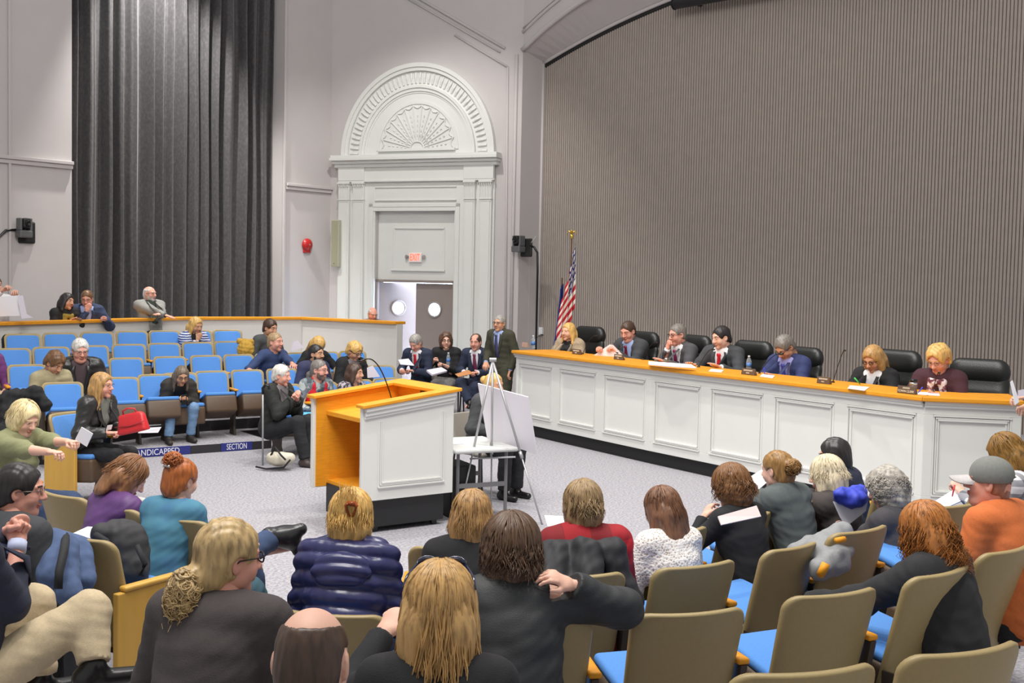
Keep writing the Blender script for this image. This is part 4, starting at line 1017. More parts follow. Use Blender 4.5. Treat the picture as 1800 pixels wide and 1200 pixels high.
def person(label, px, py, D, zf, yaw, sc=1.0, sit=True, hy=0, hp=0, hr=0, arms=None, hands=('relaxed', 'relaxed'), palms=None, legs=None, tone='fair', face='m',
           top=('sweater', None), bottom=None, shoe=None, hair=None, hairm=None, beard=None, glasses=None, shirt=None, tie=None, fat=0.0, side=0.0, twist=0,
           sleeves=1.0, seed=1, extra=None, group=None, feet=True, hz=None, brow=None, neckv=0.0, lean=None, tl=1.0, maxlean=20, elbow=(.6, -.5, -.8), headfwd=0.0):
    T = at_d(px, py, D); pxm = FPX/D*sc; zh = T[2]-zf; auto = hz is None
    if hz is None: hz = .50 if sit else .93
    def spine(th):
        P0 = np.array([0, -.03, hz+.05]); P1 = P0+.17*tl*dirv(.5*th); P2 = P1+.17*tl*dirv(th); P3 = P2+.14*dirv(1.2*th)
        hd = P3+.155*dirv(.5*th+math.radians(hp)*.25)+np.array([0, .018+headfwd, 0]); return P0, P1, P2, P3, hd
    if lean is not None: th = math.radians(lean); sc = zh/spine(th)[4][2]
    else:
        lo_, hi_ = -.10, 1.30
        if zh/sc > spine(lo_)[4][2]: sc = zh/spine(lo_)[4][2]; th = lo_
        else:
            for _ in range(40):
                th = (lo_+hi_)/2
                if spine(th)[4][2] > zh/sc: lo_ = th
                else: hi_ = th
        if auto and sit and th > math.radians(maxlean):
            th = math.radians(maxlean); hz = max(.20, hz-(spine(th)[4][2]-zh/sc))
    P0, P1, P2, P3, HD = spine(th)
    if arms: arms = tuple((t if t is None or t[0] in ('px', 'head') or not auto or not sit else (t[0], t[1], t[2]-(.50-hz))) for t in arms)
    sd = np.array([side, 0, 0]); P1 = P1+sd*.25; P2 = P2+sd*.6; P3 = P3+sd*.85; HD = HD+sd
    a = math.radians(yaw)-PI/2; Rw = Rz(a)
    off = Rw @ (HD*sc); root_xy = T[:2]-off[:2]
    fem = face.startswith('f'); sw = (.150 if fem else .172)+fat*.35
    f1 = np.array([0, math.cos(th), -math.sin(th)]); tw = Rz(math.radians(twist)); rt = tw @ np.array([1., 0, 0]); fc = tw @ f1
    def res(t):
        if t is None or t[0] not in ('px', 'head'): return t
        if t[0] == 'head': return tuple(HD+np.array(t[1:], float))
        p = at_d(t[1], t[2], t[3]); return tuple((Rw.T @ (p-np.array([root_xy[0], root_xy[1], zf])))/sc)
    if arms: arms = tuple(res(t) for t in arms)
    if legs: legs = tuple(res(t) for t in legs)
    SC = P2+.115*dirv(1.15*th); SR, SL = SC+rt*sw, SC-rt*sw
    if arms is None: arms = ((.10, .34, hz+.13), (-.10, .34, hz+.13))
    A = []
    for s, S0, tg in ((1, SR, arms[0]), (-1, SL, arms[1])):
        if tg is None: tg = (s*.24, .02, hz+.0)
        E_, W_ = ik(S0, np.array(tg, float), .285, .25, (s*elbow[0], elbow[1], elbow[2])); A.append((S0, E_, W_))
    if legs is None:
        if sit: legs = ((.10, .43, hz+.01), (.11, .42, .09), (-.10, .43, hz+.01), (-.11, .40, .09))
        else: legs = ((.095, .02, .50), (.10, -.02, .09), (-.095, .02, .50), (-.11, .0, .09))
    LG = [(np.array([s*.085, 0, hz]), np.array(legs[2*i], float), np.array(legs[2*i+1], float)) for i, s in enumerate((1, -1))]
    allp = np.array([P0, P1, P2, P3, HD, *[q for t in A for q in t], *[q for t in LG for q in t]])
    root = thing('person', label, 'person', (root_xy[0], root_xy[1], zf), a, group); root.scale = (sc, sc, sc)
    def field(pts, pad, h): p = np.array(pts); return Field(p.min(0)-pad, p.max(0)+pad, h)
    def torso(F, g, k=.05):
        F.ell(P0+np.array([0, -.01, -.01]), (.150+fat+g, .110+fat*.8+g, .115+g), k)
        F.cone(P0, P1, .136+fat+g, .128+fat+g, k, f1, .76); F.cone(P1, P2, .128+fat+g, .146+fat*.5+g, k, f1, .74)
        F.cone(P2, P2+.07*dirv(th), .146+fat*.5+g, .125+fat*.3+g, k, f1, .74)
        F.cone(SC-rt*sw*.72-fc*.01, SC+rt*sw*.72-fc*.01, .066+g+fat*.2, .066+g+fat*.2, k)
        for q in (SR, SL): F.cone(P3-.01*dirv(th), q+np.array([0, 0, .012]), .048+g*.6, .052+g*.6, .04)
        if fem:
            for s in (-1, 1): F.ell(P2+rt*s*.068+fc*(.085+fat*.5)-.03*dirv(th), (.066+g*.5, .058+g*.5, .066+g*.5), .04)
        if fat > .02: F.ell(P1+f1*.05, (.12+fat, .09+fat, .11+fat), .05)
    def armp(F, q, g, l=1.0, k=.035):
        S0, E_, W_ = A[q]
        F.cone(S0, E_ if l >= .55 else S0+(E_-S0)*l*1.8, .056+g+fat*.25, (.045+g+fat*.2) if l >= .55 else .052+g+fat*.22, k)
        if l > .55: F.cone(E_, E_+(W_-E_)*min(1, (l-.5)*2), .043+g+fat*.12, .033+g*.95, k)
    # --- body: one surface from the figure, its head and its hands
    F = field(allp, .24, .016); torso(F, -.012)
    for q in (0, 1): armp(F, q, -.006)
    for Hj, Kn, An in LG: F.cone(Hj, Kn, .078+fat*.5, .052+fat*.2, .04); F.cone(Kn, An, .052+fat*.2, .036, .03)
    F.cone(P3-.03*dirv(th), HD+np.array([0, -.02, -.06]), .056, .05, .03)
    for _, _, An in LG: F.cone(An+[0, -.03, -.05], An+[0, .12, -.06], .034, .028, .02)
    V, Q = F.mesh(); Vs = [V]; Qs = [Q]; fm = [np.zeros(len(Q), int)]; nb = len(V)
    R = Rz(math.radians(hy)) @ Rx(-math.radians(hp)) @ Ry(math.radians(hr))
    hs = 1.0 if not fem else .97
    toL = lambda P_: (P_*hs) @ R.T+HD
    hv, hq, hf, hb = head_mesh(face); hf = hf.copy()
    if beard is not None: hf[hb] = 3
    Vs.append(toL(hv)); Qs.append(hq+nb); fm.append(hf); nb += len(hv)
    palms = palms or ((0, 0, -1), (0, 0, -1))
    for q, s in ((0, 1), (1, -1)):
        S0, E_, W_ = A[q]; y = unit(W_-E_); pn = np.array(palms[q], float); z = unit(-(pn-y*(pn @ y))); x = np.cross(y, z); v_, q_ = hand_mesh(hands[q])
        v_ = v_*np.array([s, 1, 1])*(.93 if fem else 1.0); w_ = W_+y*.012+v_[:, :1]*x+v_[:, 1:2]*y+v_[:, 2:]*z; Vs.append(w_); Qs.append((q_ if s > 0 else q_[:, ::-1])+nb); fm.append(np.zeros(len(q_), int)); nb += len(v_)
    sk, lp = skin(tone); bm_ = brow or hairm or sk
    mesh_obj('body', np.concatenate(Vs), np.concatenate(Qs), None, root, True, np.concatenate(fm), [sk, lp, bm_, beard or sk])
    h = min(max(2.0/pxm, .0072), .0125)
    kind, tm = top
    # --- top garment
    g = dict(jacket=.020, coat=.026, puffer=.034, sweater=.010, tshirt=.010, blouse=.012, vest=.028).get(kind, .014)
    pts = [P0-[0, 0, .06], P1, P2, P3, *A[0], *A[1]]
    F = field(pts, .22+fat, h); torso(F, g)
    if kind != 'vest':
        for q in (0, 1): armp(F, q, g*.85, sleeves)
    if kind in ('coat', 'puffer', 'jacket') : F.cone(P3-fc*.015-.035*dirv(th), P3-fc*.01+.028*dirv(th), .082+g*.4, .074+g*.3, .03)
    if kind == 'puffer': F.ell(P3-fc*.085-.055*dirv(th), (.135, .06, .085), .03, [rt, fc, dirv(th)])
    F.cone(P3+.035*dirv(th), P3+.11*dirv(.6*th), .062, .06, .01, mode='cut')
    for q in (0, 1):
        W_, E_ = A[q][2], A[q][1]
        if sleeves >= 1: c_ = W_+unit(W_-E_)*.035; F.half(W_, unit(W_-E_), 0, lo=c_-.055, hi=c_+.055)
    if kind in ('jacket', 'coat') and (shirt is not None):
        w = F.sub(P2-.26, P2+.26); sl_, X, Y, Z = w; ax_ = dirv(th)
        pa = (X-F32(P2[0]))*F32(ax_[0])+(Y-F32(P2[1]))*F32(ax_[1])+(Z-F32(P2[2]))*F32(ax_[2]); pr = (X-F32(P2[0]))*F32(rt[0])+(Y-F32(P2[1]))*F32(rt[1])+(Z-F32(P2[2]))*F32(rt[2])
        pf = (X-F32(P2[0]))*F32(fc[0])+(Y-F32(P2[1]))*F32(fc[1])+(Z-F32(P2[2]))*F32(fc[2])
        vw = .016+(pa+.17)*F32(.21); d = np.maximum(np.maximum((np.abs(pr)-np.maximum(vw, .004))*F32(.95), -(pf-F32(.035))), -(pa+F32(.17)))
        F.put(d, sl_, .008, 'cut')
    V, Q = F.mesh(); V = smooth(V, Q, 1, .4); N = vnormals(V, Q)
    if kind == 'puffer':
        ax_ = dirv(th); t_ = (V-P0) @ ax_; am = np.clip(1-np.abs((V-P2) @ rt)/.30, 0, 1)
        V = V+N*(.017*np.abs(np.sin(PI*t_/.078+.4*np.sin(((V-P2) @ rt)*5)))-.008+.003*wob(V, seed, 60))[:, None]
    else:
        fo = dict(jacket=.0045, coat=.007, sweater=.004, tshirt=.005, blouse=.006, vest=.005).get(kind, .005); sq = V*np.array([1, 1, 1.5])
        V = V+N*(fo*wob(sq, seed, 26)+fo*.6*wob(sq, seed+3, 55))[:, None]
    nm = dict(jacket='suit_jacket', coat='jacket', puffer='puffer_jacket', vest='vest').get(kind, 'shirt' if kind in ('tshirt', 'blouse') else kind)
    gar = mesh_obj(nm, V, Q, tm, root, True)
    ax_ = dirv(th)
    def front_at(Vm, xx, aa, w_=.022):
        r_ = (Vm-P2) @ rt; t_ = (Vm-P2) @ ax_; f_ = (Vm-P2) @ fc; mk = (np.abs(r_-xx) < w_) & (np.abs(t_-aa) < w_); return f_[mk].max() if mk.any() else .1
    # --- shirt, tie, lapels
    if shirt is not None:
        F = field([P0, P1, P2, P3], .25+fat, h); torso(F, g-.016); F.cone(P3-.03*dirv(th), P3+.03*dirv(th)+fc*.004, .072, .066, .02); F.cone(P3+.045*dirv(th), P3+.12*dirv(.6*th), .056, .056, .005, mode='cut')
        F.half(P1-.06*dirv(th), -dirv(th), 0)
        Vs_, Qs_ = F.mesh(); Vs_ = smooth(Vs_, Qs_, 1, .4); so = mesh_obj('shirt', Vs_, Qs_, shirt, root, True)
        if tie is not None:
            m = MB(); L_ = []; 
            for i, (aa, ww) in enumerate(((.155, .018), (.135, .026), (.115, .016), (.06, .024), (-.03, .031), (-.12, .037), (-.19, .040))):
                fx = front_at(Vs_, 0, aa)+.008+(.006 if i < 2 else 0); L_.append([tuple(P2+rt*s*ww+ax_*aa+fc*(fx+(.006 if abs(s) < .5 else 0))) for s in (-1, 0, 1)])
            vs = [p for r_ in L_ for p in r_]; fs = [(3*i+j, 3*i+j+1, 3*i+4+j, 3*i+3+j) for i in range(len(L_)-1) for j in (0, 1)]
            o = mesh_obj('tie', vs, fs, tie, so, True); md = o.modifiers.new('t', 'SOLIDIFY'); md.thickness = .006; md.offset = 1
        for s in (-1, 1):
            m = []; 
            for aa, wi, wo in ((.165, .052, .085), (.10, .062, .112), (.02, .048, .098), (-.08, .030, .062), (-.15, .018, .026)):
                m.append([tuple(P2+rt*s*xx+ax_*aa+fc*(front_at(V, s*xx, aa, .03)+.004)) for xx in (wi, (wi+wo)/2, wo)])
            vs = [p for r_ in m for p in r_]; fs = [(3*i+j, 3*i+j+1, 3*i+4+j, 3*i+3+j) for i in range(4) for j in (0, 1)]
            o = mesh_obj('lapel', vs, fs, tm, gar, True); md = o.modifiers.new('t', 'SOLIDIFY'); md.thickness = .006; md.offset = 0
        if kind == 'jacket':
            for q in (0, 1):
                W_, E_ = A[q][2], A[q][1]; y = unit(W_-E_); m = MB(); m.tube([W_-y*.03, W_+y*.014], .036, 12); m.build('cuff', shirt, so, smooth=True)
    # --- trousers and shoes
    if bottom is not None:
        kb, bm2 = bottom; F = field([q for t in LG for q in t]+[P0], .17+fat, max(h, .011)); gb = dict(jeans=.012, trousers=.020, skirt=.018, leggings=.006).get(kb, .015)
        F.ell(P0+[0, -.005, -.05], (.146+fat+gb*.3, .108+fat*.8+gb*.3, .11), .04)
        for Hj, Kn, An in LG:
            F.cone(Hj, Kn, .082+fat*.55+gb, .056+fat*.2+gb, .04)
            if kb != 'skirt': F.cone(Kn, An+unit(Kn-An)*.015, .056+fat*.2+gb, .046+gb, .03); F.half(An+unit(Kn-An)*.01, unit(An-Kn), 0, lo=An-.10, hi=An+.10)
        if kb == 'skirt':
            for i in range(5): q = i/4; F.cone(LG[0][0]*(1-q)+LG[1][0]*q, LG[0][1]*(1-q)+LG[1][1]*q, .09, .07, .05)
        F.half(P0+.10*dirv(0), (0, 0, 1), 0, lo=P0-[.4, .25, .3], hi=P0+[.4, .04, .5])
        V2, Q2_ = F.mesh(); V2 = smooth(V2, Q2_, 1, .4); N2 = vnormals(V2, Q2_); V2 = V2+N2*(.005*wob(V2, seed+9, 30)+.003*wob(V2, seed+4, 70))[:, None]
        mesh_obj({'jeans': 'jeans', 'skirt': 'skirt', 'leggings': 'leggings'}.get(kb, 'trousers'), V2, Q2_, bm2, root, True)
    if shoe is not None and feet:
        for i, (Hj, Kn, An) in enumerate(LG):
            fd = unit(np.array([An[0]-Hj[0], .5, 0])*[.8, 1, 0]); F = field([An], .24, .008)
            F.cone(An+[0, 0, -.005], An-fd*.035+[0, 0, -.04], .048, .042, .03); F.cone(An-fd*.03+[0, 0, -.05], An+fd*.16+[0, 0, -.056], .042, .034, .03, (0, 0, 1), .9); F.half(An-[0, 0, .088], (0, 0, -1), 0)
            v_, q_ = F.mesh(); mesh_obj('shoe', v_, q_, shoe, root, True)
    # --- hair, eyes, glasses
    if hair is not None:
        hk = dict(hair); kind_ = hk.pop('kind'); st = hk.pop('strands', None); xt = hk.pop('tubes', None)
        hv_, hq_ = hair_mesh(kind_, min(max(1.7/pxm, .0055), .0095), seed=hk.pop('seed', seed), **hk); VV = [hv_]; QQ = [hq_]
        for p_, r_ in ([strands(**st)] if st else [])+([xt] if xt else []):
            v_, q_ = tubes(p_, r_); QQ.append(q_+sum(len(k_) for k_ in VV)); VV.append(v_)
        mesh_obj('hair', toL(np.concatenate(VV)), np.concatenate(QQ), hairm, root, True)
    look = Rw @ R @ np.array([0, 1., 0])
    if look @ (EYEP-T)/np.linalg.norm(EYEP-T) > -.35:
        n = 10
        for s in (-1, 1):
            vs = []; fs = []; fmt = []; c = np.array([s*.0315, .0805, .0165])
            for i in range(7):
                ph = PI*.5*i/6
                for j in range(n): t = 2*PI*j/n; vs.append(tuple(c+.0125*np.array([math.sin(ph)*math.cos(t)*1.15, math.cos(ph), math.sin(ph)*math.sin(t)*.62])))
            for i in range(6):
                for j in range(n): fs.append((i*n+j, (i+1)*n+j, (i+1)*n+(j+1) % n, i*n+(j+1) % n)); fmt.append(1 if i < 3 else 0)
            mesh_obj('eye', toL(np.array(vs)), np.array(fs), None, root, True, fmt, [M('eye_white', rgb(222, 216, 210), .3), M('iris_dark', rgb(40, 28, 22), .2)])
    if glasses is not None:
        m = MB(); ring = lambda s: [tuple(toL(np.array([[s*.033+.024*math.cos(2*PI*i/14), .105-.006*abs(math.cos(2*PI*i/14)), .015+.0165*math.sin(2*PI*i/14)]]))[0]) for i in range(15)]
        for s in (-1, 1):
            m.tube(ring(s), .0019 if glasses is not ebony else .0030, 5, cap=False)
            m.tube([tuple(toL(np.array([p]))[0]) for p in ((s*.056, .099, .020), (s*.074, .07, .020), (s*.083, -.0, .014), (s*.080, -.02, -.002))], .0024, 5)
        m.tube([tuple(toL(np.array([p]))[0]) for p in ((-.010, .107, .018), (0, .111, .021), (.010, .107, .018))], .002, 5); m.build('glasses', glasses, root, smooth=True)
    inf = dict(root=root, P2=P2, P1=P1, P3=P3, rt=rt, fc=fc, ax=ax_, th=th, sc=sc, A=A, HD=HD, toL=toL, V=V, front=lambda xx, aa: front_at(V, xx, aa, .03), Rw=Rw, world=lambda p: np.array([root_xy[0], root_xy[1], zf])+Rw @ (np.array(p)*sc), hz=hz, LG=LG, R=R)
    print('PERSON %-60s lean %.0f sc %.2f hip(%.2f %.2f)' % (label[:60], math.degrees(th), sc, root_xy[0], root_xy[1]))
    return inf
def chest_patch(inf, name, mat, x, a, w, h, out=.006):
    """flat badge or pocket square lying on the front of the garment"""
    f = max(inf['front'](x, a), inf['front'](x+w*.3, a))+out; P2, rt, ax_, fc = inf['P2'], inf['rt'], inf['ax'], inf['fc']
    vs = [tuple(P2+rt*(x+i*w/2)+ax_*(a+j*h/2)+fc*(f+d)) for d in (0, .003) for i, j in ((-1, -1), (1, -1), (1, 1), (-1, 1))]
    return mesh_obj(name, vs, [(0, 3, 2, 1), (4, 5, 6, 7), (0, 1, 5, 4), (1, 2, 6, 5), (2, 3, 7, 6), (3, 0, 4, 7)], mat, inf['root'])
# ---------------------------------------------------------------- who is in the room
fab = lambda n, c, r=.85, ns=.06, sc=70: M(n, rgb(*c), r, ns, sc, .18, 260)
leath = lambda n, c: M(n, rgb(*c), .36, .08, 30, .2, 60)
WS = M('white_shirt', rgb(234, 234, 238), .8); BS = M('blue_shirt', rgb(160, 178, 222), .8)
charcoal = fab('charcoal_suit_cloth', (62, 64, 68)); navy = fab('navy_suit_cloth', (38, 46, 68)); olive = fab('olive_suit_cloth', (60, 60, 46)); blk = fab('black_cloth', (28, 28, 31)); blue_suit = fab('blue_suit_cloth', (46, 56, 100))
greysuit = fab('grey_suit_cloth', (74, 74, 78)); blktr = fab('black_trouser_cloth', (30, 30, 34)); jeans = fab('blue_denim', (110, 142, 178), ns=.14, sc=20); djeans = fab('dark_denim', (52, 70, 104), ns=.12, sc=20); khaki = fab('khaki_cloth', (196, 178, 146))
black_shoe = M('black_shoe_leather', rgb(24, 22, 22), .3)
thin = M('thin_metal_glasses', rgb(120, 110, 100), .3, metal=.6)
H = {k: hair_mat(k, v) for k, v in dict(blonde=(214, 172, 100), platinum=(232, 212, 164), dark_blonde=(178, 138, 84), brown=(112, 80, 52), dark_brown=(74, 54, 42), black=(40, 36, 36), grey=(158, 154, 148), silver=(208, 204, 198), salt=(122, 116, 110), auburn=(150, 88, 46), red=(166, 92, 40), chestnut=(134, 92, 58), sandy=(168, 140, 104), white_blonde=(222, 208, 176)).items()}
tie_m = lambda n, c: M(n, rgb(*c), .5, .12, 60)
dD = lambda px, off: line_at(px, DL-nDa*(off-.08), eDa)[0][1]
PP = {}
desk = lambda y=.44, w=.13, z=.85: ((w, y, z), (-w, y, z))
# the dais, from its left end
PP['d1'] = person('woman with long blonde hair and beige tweed jacket in front of the flag', 999, 584, dD(999, 1.0), PLZ, 235, hy=-8, face='f', sc=1.1, tone='fair', arms=desk(.42, .16), hands=('flat', 'flat'),
    top=('coat', ramp_mat('beige_tweed', [(0, rgb(112, 94, 74)), (.5, rgb(164, 146, 122)), (1, rgb(204, 190, 168))], .9, 'noise', 90, (1, 1, 1), 3, 'LINEAR')), shirt=blk, bottom=('trousers', blktr), hair=dict(kind='long', vol=.006, L=.13), hairm=H['blonde'])
PP['d2'] = person('man in a dark suit and maroon tie looking down at a large sheet', 1104, 583, dD(1104, 1.05), PLZ, 222, hp=22, hy=8, sc=1.13, tone='pink', arms=((.22, .42, .90), (-.04, .40, .90)), hands=('hold', 'hold'),
    top=('jacket', charcoal), shirt=BS, tie=tie_m('maroon_tie', (120, 26, 48)), bottom=('trousers', charcoal), hair=dict(kind='short'), hairm=H['dark_brown'], fat=.02, face='mh')
PP['d3'] = person('grey haired man with glasses and his hand at his mouth on the dais', 1191, 589, dD(1191, 1.05), PLZ, 218, hp=10, hy=-12, sc=1.13, tone='pink', arms=(('head', .03, .135, -.17), (-.12, .45, .845)), hands=('fist', 'flat'), palms=((-.3, -1, 0), (0, 0, -1)),
    top=('jacket', greysuit), shirt=WS, tie=tie_m('magenta_tie', (150, 40, 90)), bottom=('trousers', greysuit), hair=dict(kind='short'), hairm=H['salt'], glasses=ebony)
PP['d4'] = person('dark haired man in a charcoal suit with a bright red tie', 1268, 594, dD(1268, 1.0), PLZ, 232, hp=14, hy=-28, sc=1.13, tone='fair', arms=((.22, .44, .85), (-.16, .44, .85)), hands=('flat', 'flat'),
    top=('jacket', charcoal), shirt=WS, tie=tie_m('red_tie', (206, 24, 40)), bottom=('trousers', charcoal), hair=dict(kind='short', vol=.004), hairm=H['black'], fat=.015)
PP['d5'] = person('man in a blue suit with glasses bent over his writing on the dais', 1380, 611, dD(1380, .95), PLZ, 222, hp=42, hy=-8, sc=1.13, tone='tan', arms=((.16, .44, .845), (-.12, .44, .845)), hands=('grip', 'flat'),
    top=('jacket', blue_suit), shirt=M('lilac_shirt', rgb(150, 150, 206), .8), tie=tie_m('indigo_tie', (70, 70, 160)), bottom=('trousers', blue_suit), hair=dict(kind='short', vol=.006), hairm=H['salt'], glasses=ebony, fat=.02)
PP['d6'] = person('woman in a black blazer and white top writing with a green pen', 1535, 632, dD(1535, .95), PLZ, 228, hp=26, hy=-6, face='f', sc=1.13, tone='tan', arms=((.15, .44, .845), (-.14, .44, .845)), hands=('grip', 'flat'),
    top=('coat', blk), shirt=WS, bottom=('trousers', blktr), hair=dict(kind='long', vol=.012, L=.07), hairm=H['dark_blonde'], glasses=ebony)
PP['d7'] = person('woman with short curly blonde hair, patterned scarf and burgundy sweater', 1650, 633, dD(1650, .8), PLZ, 235, hp=26, hy=-14, face='f', sc=1.13, tone='pink', arms=((.15, .44, .845), (-.12, .44, .845)), hands=('grip', 'flat'),
    top=('sweater', fab('burgundy_knit', (66, 34, 44))), bottom=('trousers', blktr), hair=dict(kind='short', vol=.022, amp=.007, freq=110, front=.01), hairm=H['blonde'], glasses=thin, fat=.035)
PP['d8'] = person('person in dark clothes standing at the right edge holding white papers', 1866, 636, 9.9, 0, 205, sit=False, hp=20, tone='fair', arms=(('px', 1800, 716, 9.75), ('px', 1788, 700, 9.6)), hands=('hold', 'hold'),
    top=('sweater', blk), sleeves=.55, bottom=('trousers', blktr), hair=dict(kind='short'), hairm=H['dark_brown'], shoe=black_shoe)
# by the doors
PP['e1'] = person('grey haired man in a navy suit and red tie reading papers by the doors', 731, 603, 18.6, 0, 248, hp=34, hy=-10, tone='pink', arms=((.17, .30, .74), (-.05, .34, .74)), hands=('hold', 'grip'), top=('jacket', navy), shirt=WS, tie=tie_m('red_tie', (206, 24, 40)), bottom=('trousers', navy), hair=dict(kind='short', vol=.004), hairm=H['grey'], shoe=black_shoe, sc=1.08)
PP['e2'] = person('woman with curly auburn hair and glasses holding a water bottle', 784, 600, 18.8, 0, 262, hy=16, face='f', tone='fair', arms=((.16, .30, .86), (-.02, .32, .80)), hands=('fist', 'grip'), top=('blouse', blk), sleeves=.8, bottom=('skirt', fab('grey_tweed_skirt', (112, 110, 108))), hair=dict(kind='curly', vol=.022, amp=.007, front=.01), hairm=hair_mat('dark_auburn', (92, 64, 48)), glasses=ebony, shoe=black_shoe, fat=.03, sc=1.08)
PP['e3'] = person('man in a navy suit and striped tie with a clipboard on his knee', 836, 602, 18.5, 0, 250, hp=6, hy=4, tone='pink', arms=((.12, .32, .72), (-.12, .34, .72)), hands=('grip', 'grip'), top=('jacket', navy), shirt=WS, tie=ramp_mat('striped_tie', [(0, rgb(150, 40, 60)), (.5, rgb(90, 60, 110))], .6, 'bands', 12), bottom=('trousers', navy), hair=dict(kind='balding', vol=.002), hairm=H['dark_brown'], shoe=black_shoe, sc=1.08, legs=((.12, .44, .56), (-.10, .60, .30), (-.10, .43, .51), (-.11, .40, .09)))
PP['e4'] = person('grey haired man in an olive suit standing at the end of the dais', 878, 569, 17.3, 0, 232, sit=False, hy=6, tone='tan', arms=((.14, .22, 1.02), (-.20, .05, .92)), hands=('relaxed', 'relaxed'), top=('jacket', olive), shirt=BS, tie=tie_m('navy_dotted_tie', (60, 60, 96)), bottom=('trousers', olive), hair=dict(kind='short'), hairm=H['grey'], glasses=ebony, shoe=black_shoe, fat=.02)
PP['e5'] = person('woman with a blonde bun in a dark jacket hidden behind the presentation board', 868, 677, 11.9, 0, 318, hp=8, hy=10, face='f', tone='tan', arms=((.12, .3, .70), (-.12, .3, .70)), top=('coat', fab('dark_grey_jacket', (64, 66, 68))), bottom=('trousers', blktr), hair=dict(kind='bun', seed=2), hairm=H['blonde'], shoe=black_shoe)
PP['e6'] = person('bald man with glasses just showing above the partition by the doors', 655, 552, 21.0, 0, 300, sit=False, hp=18, tone='pink', top=('sweater', fab('grey_sweater', (120, 120, 124))), hair=dict(kind='fringe'), hairm=H['silver'], glasses=thin, bottom=('trousers', blktr))
# leaning on the partition
rail = lambda w=.14, y=.36: ((w, y, .93), (-w, y, .93))
PP['f0'] = person('person at the left edge raising white sheets above the partition', -9, 503, 17.4, .62, 318, tone='fair', arms=((.1, .34, 1.12), (-.06, .40, 1.08)), hands=('hold', 'hold'), top=('sweater', WS), hair=dict(kind='short'), hairm=H['brown'], bottom=('trousers', blktr))
PP['f1'] = person('woman with dark hair and a mustard scarf leaning on the partition', 118, 531, 18.25, .62, 318, hy=18, hr=-10, face='f', tone='tan', arms=((.08, .32, .86), (-.10, .36, .86)), hands=('flat', 'flat'), top=('coat', blk), hair=dict(kind='long', vol=.012, L=.10), hairm=H['black'], bottom=('trousers', blktr), sc=1.08)
PP['f2'] = person('man in a navy jacket with a name badge, hand at his mouth, on the partition', 153, 526, 18.55, .62, 300, hy=-20, hp=18, tone='pink', arms=(('head', .03, .14, -.17), (-.22, .40, .86)), hands=('fist', 'grip'), palms=((-.3, -1, 0), (0, 0, -1)), top=('coat', fab('navy_jacket_cloth', (46, 58, 88))), shirt=BS, hair=dict(kind='short'), hairm=H['brown'], glasses=thin, bottom=('trousers', blktr), sc=1.1, fat=.02)
PP['f3'] = person('bald bearded man in a grey blazer leaning his crossed arms on the partition', 263, 517, 19.75, .62, 312, hy=28, tone='pink', arms=((-.06, .40, .86), (.05, .38, .88)), hands=('flat', 'flat'), top=('jacket', fab('light_grey_blazer', (140, 140, 136))), shirt=M('dark_green_shirt', rgb(60, 70, 62), .8), hair=dict(kind='fringe', vol=-.004), hairm=H['silver'], beard=fab('grey_beard', (196, 190, 184)), glasses=thin, bottom=('trousers', blktr), sc=1.08, fat=.03)
# blue seats
PP['g1'] = person('woman with long blonde hair in a blue and white patterned jacket, chin on hand', 344, 573, 18.25, .50, 318, hy=6, hp=14, face='f', tone='tan', arms=(('head', .04, .11, -.20), (-.22, .40, .72)), hands=('fist', 'hold'), palms=((-.3, -1, 0), (0, 0, -1)), top=('coat', ramp_mat('blue_white_pattern', [(0, rgb(60, 74, 130)), (.46, rgb(96, 110, 168)), (.54, rgb(214, 220, 236))], .85, 'wavy', 9, (1, 1, 1))), shirt=blk, hair=dict(kind='long', vol=.008, L=.10), hairm=H['blonde'], bottom=('trousers', blktr), sc=1.1, tl=.84)
PP['g2'] = person('man with dark slicked hair in a dark grey sweater, back blue rows', 475, 577, 18.0, .36, 318, hy=10, hp=12, tone='tan', arms=((.12, .3, .66), (-.12, .3, .66)), top=('sweater', fab('dark_grey_knit', (76, 80, 82))), hair=dict(kind='short', vol=.006), hairm=H['dark_brown'], bottom=('trousers', blktr), sc=1.1, tl=.84)
PP['g3'] = person('man in a navy half zip pullover with an arm stretched over the next seat', 484, 602, 16.8, .24, 322, hy=14, tone='pink', arms=(('px', 438, 650, 16.2), ('px', 524, 648, 16.2)), hands=('relaxed', 'relaxed'), top=('sweater', fab('navy_fleece', (52, 68, 108))), sleeves=.85, hair=dict(kind='short'), hairm=H['sandy'], bottom=('trousers', khaki), sc=1.12, glasses=None, tl=.84)
PP['g4'] = person('woman in black whose long blonde hair hangs over her bowed face', 559, 607, 17.3, .24, 305, hp=48, face='f', tone='tan', arms=((.12, .24, .64), (-.12, .24, .64)), elbow=(1.4, -.1, -.3), top=('blouse', blk), hair=dict(kind='long', vol=.012, L=.16, front=-.05), hairm=H['blonde'], bottom=('trousers', blktr), sc=1.05, tl=.84)
PP['g5'] = person('young man with a short beard in a navy suit behind the red vest', 556, 623, 16.2, .10, 318, hy=16, tone='olive', arms=((.12, .3, .66), (-.12, .3, .66)), top=('jacket', fab('ink_suit_cloth', (52, 56, 86))), shirt=BS, tie=tie_m('navy_dotted_tie', (60, 60, 96)), hair=dict(kind='short'), hairm=H['black'], beard=H['black'], bottom=('trousers', navy), sc=1.08, tl=.84)
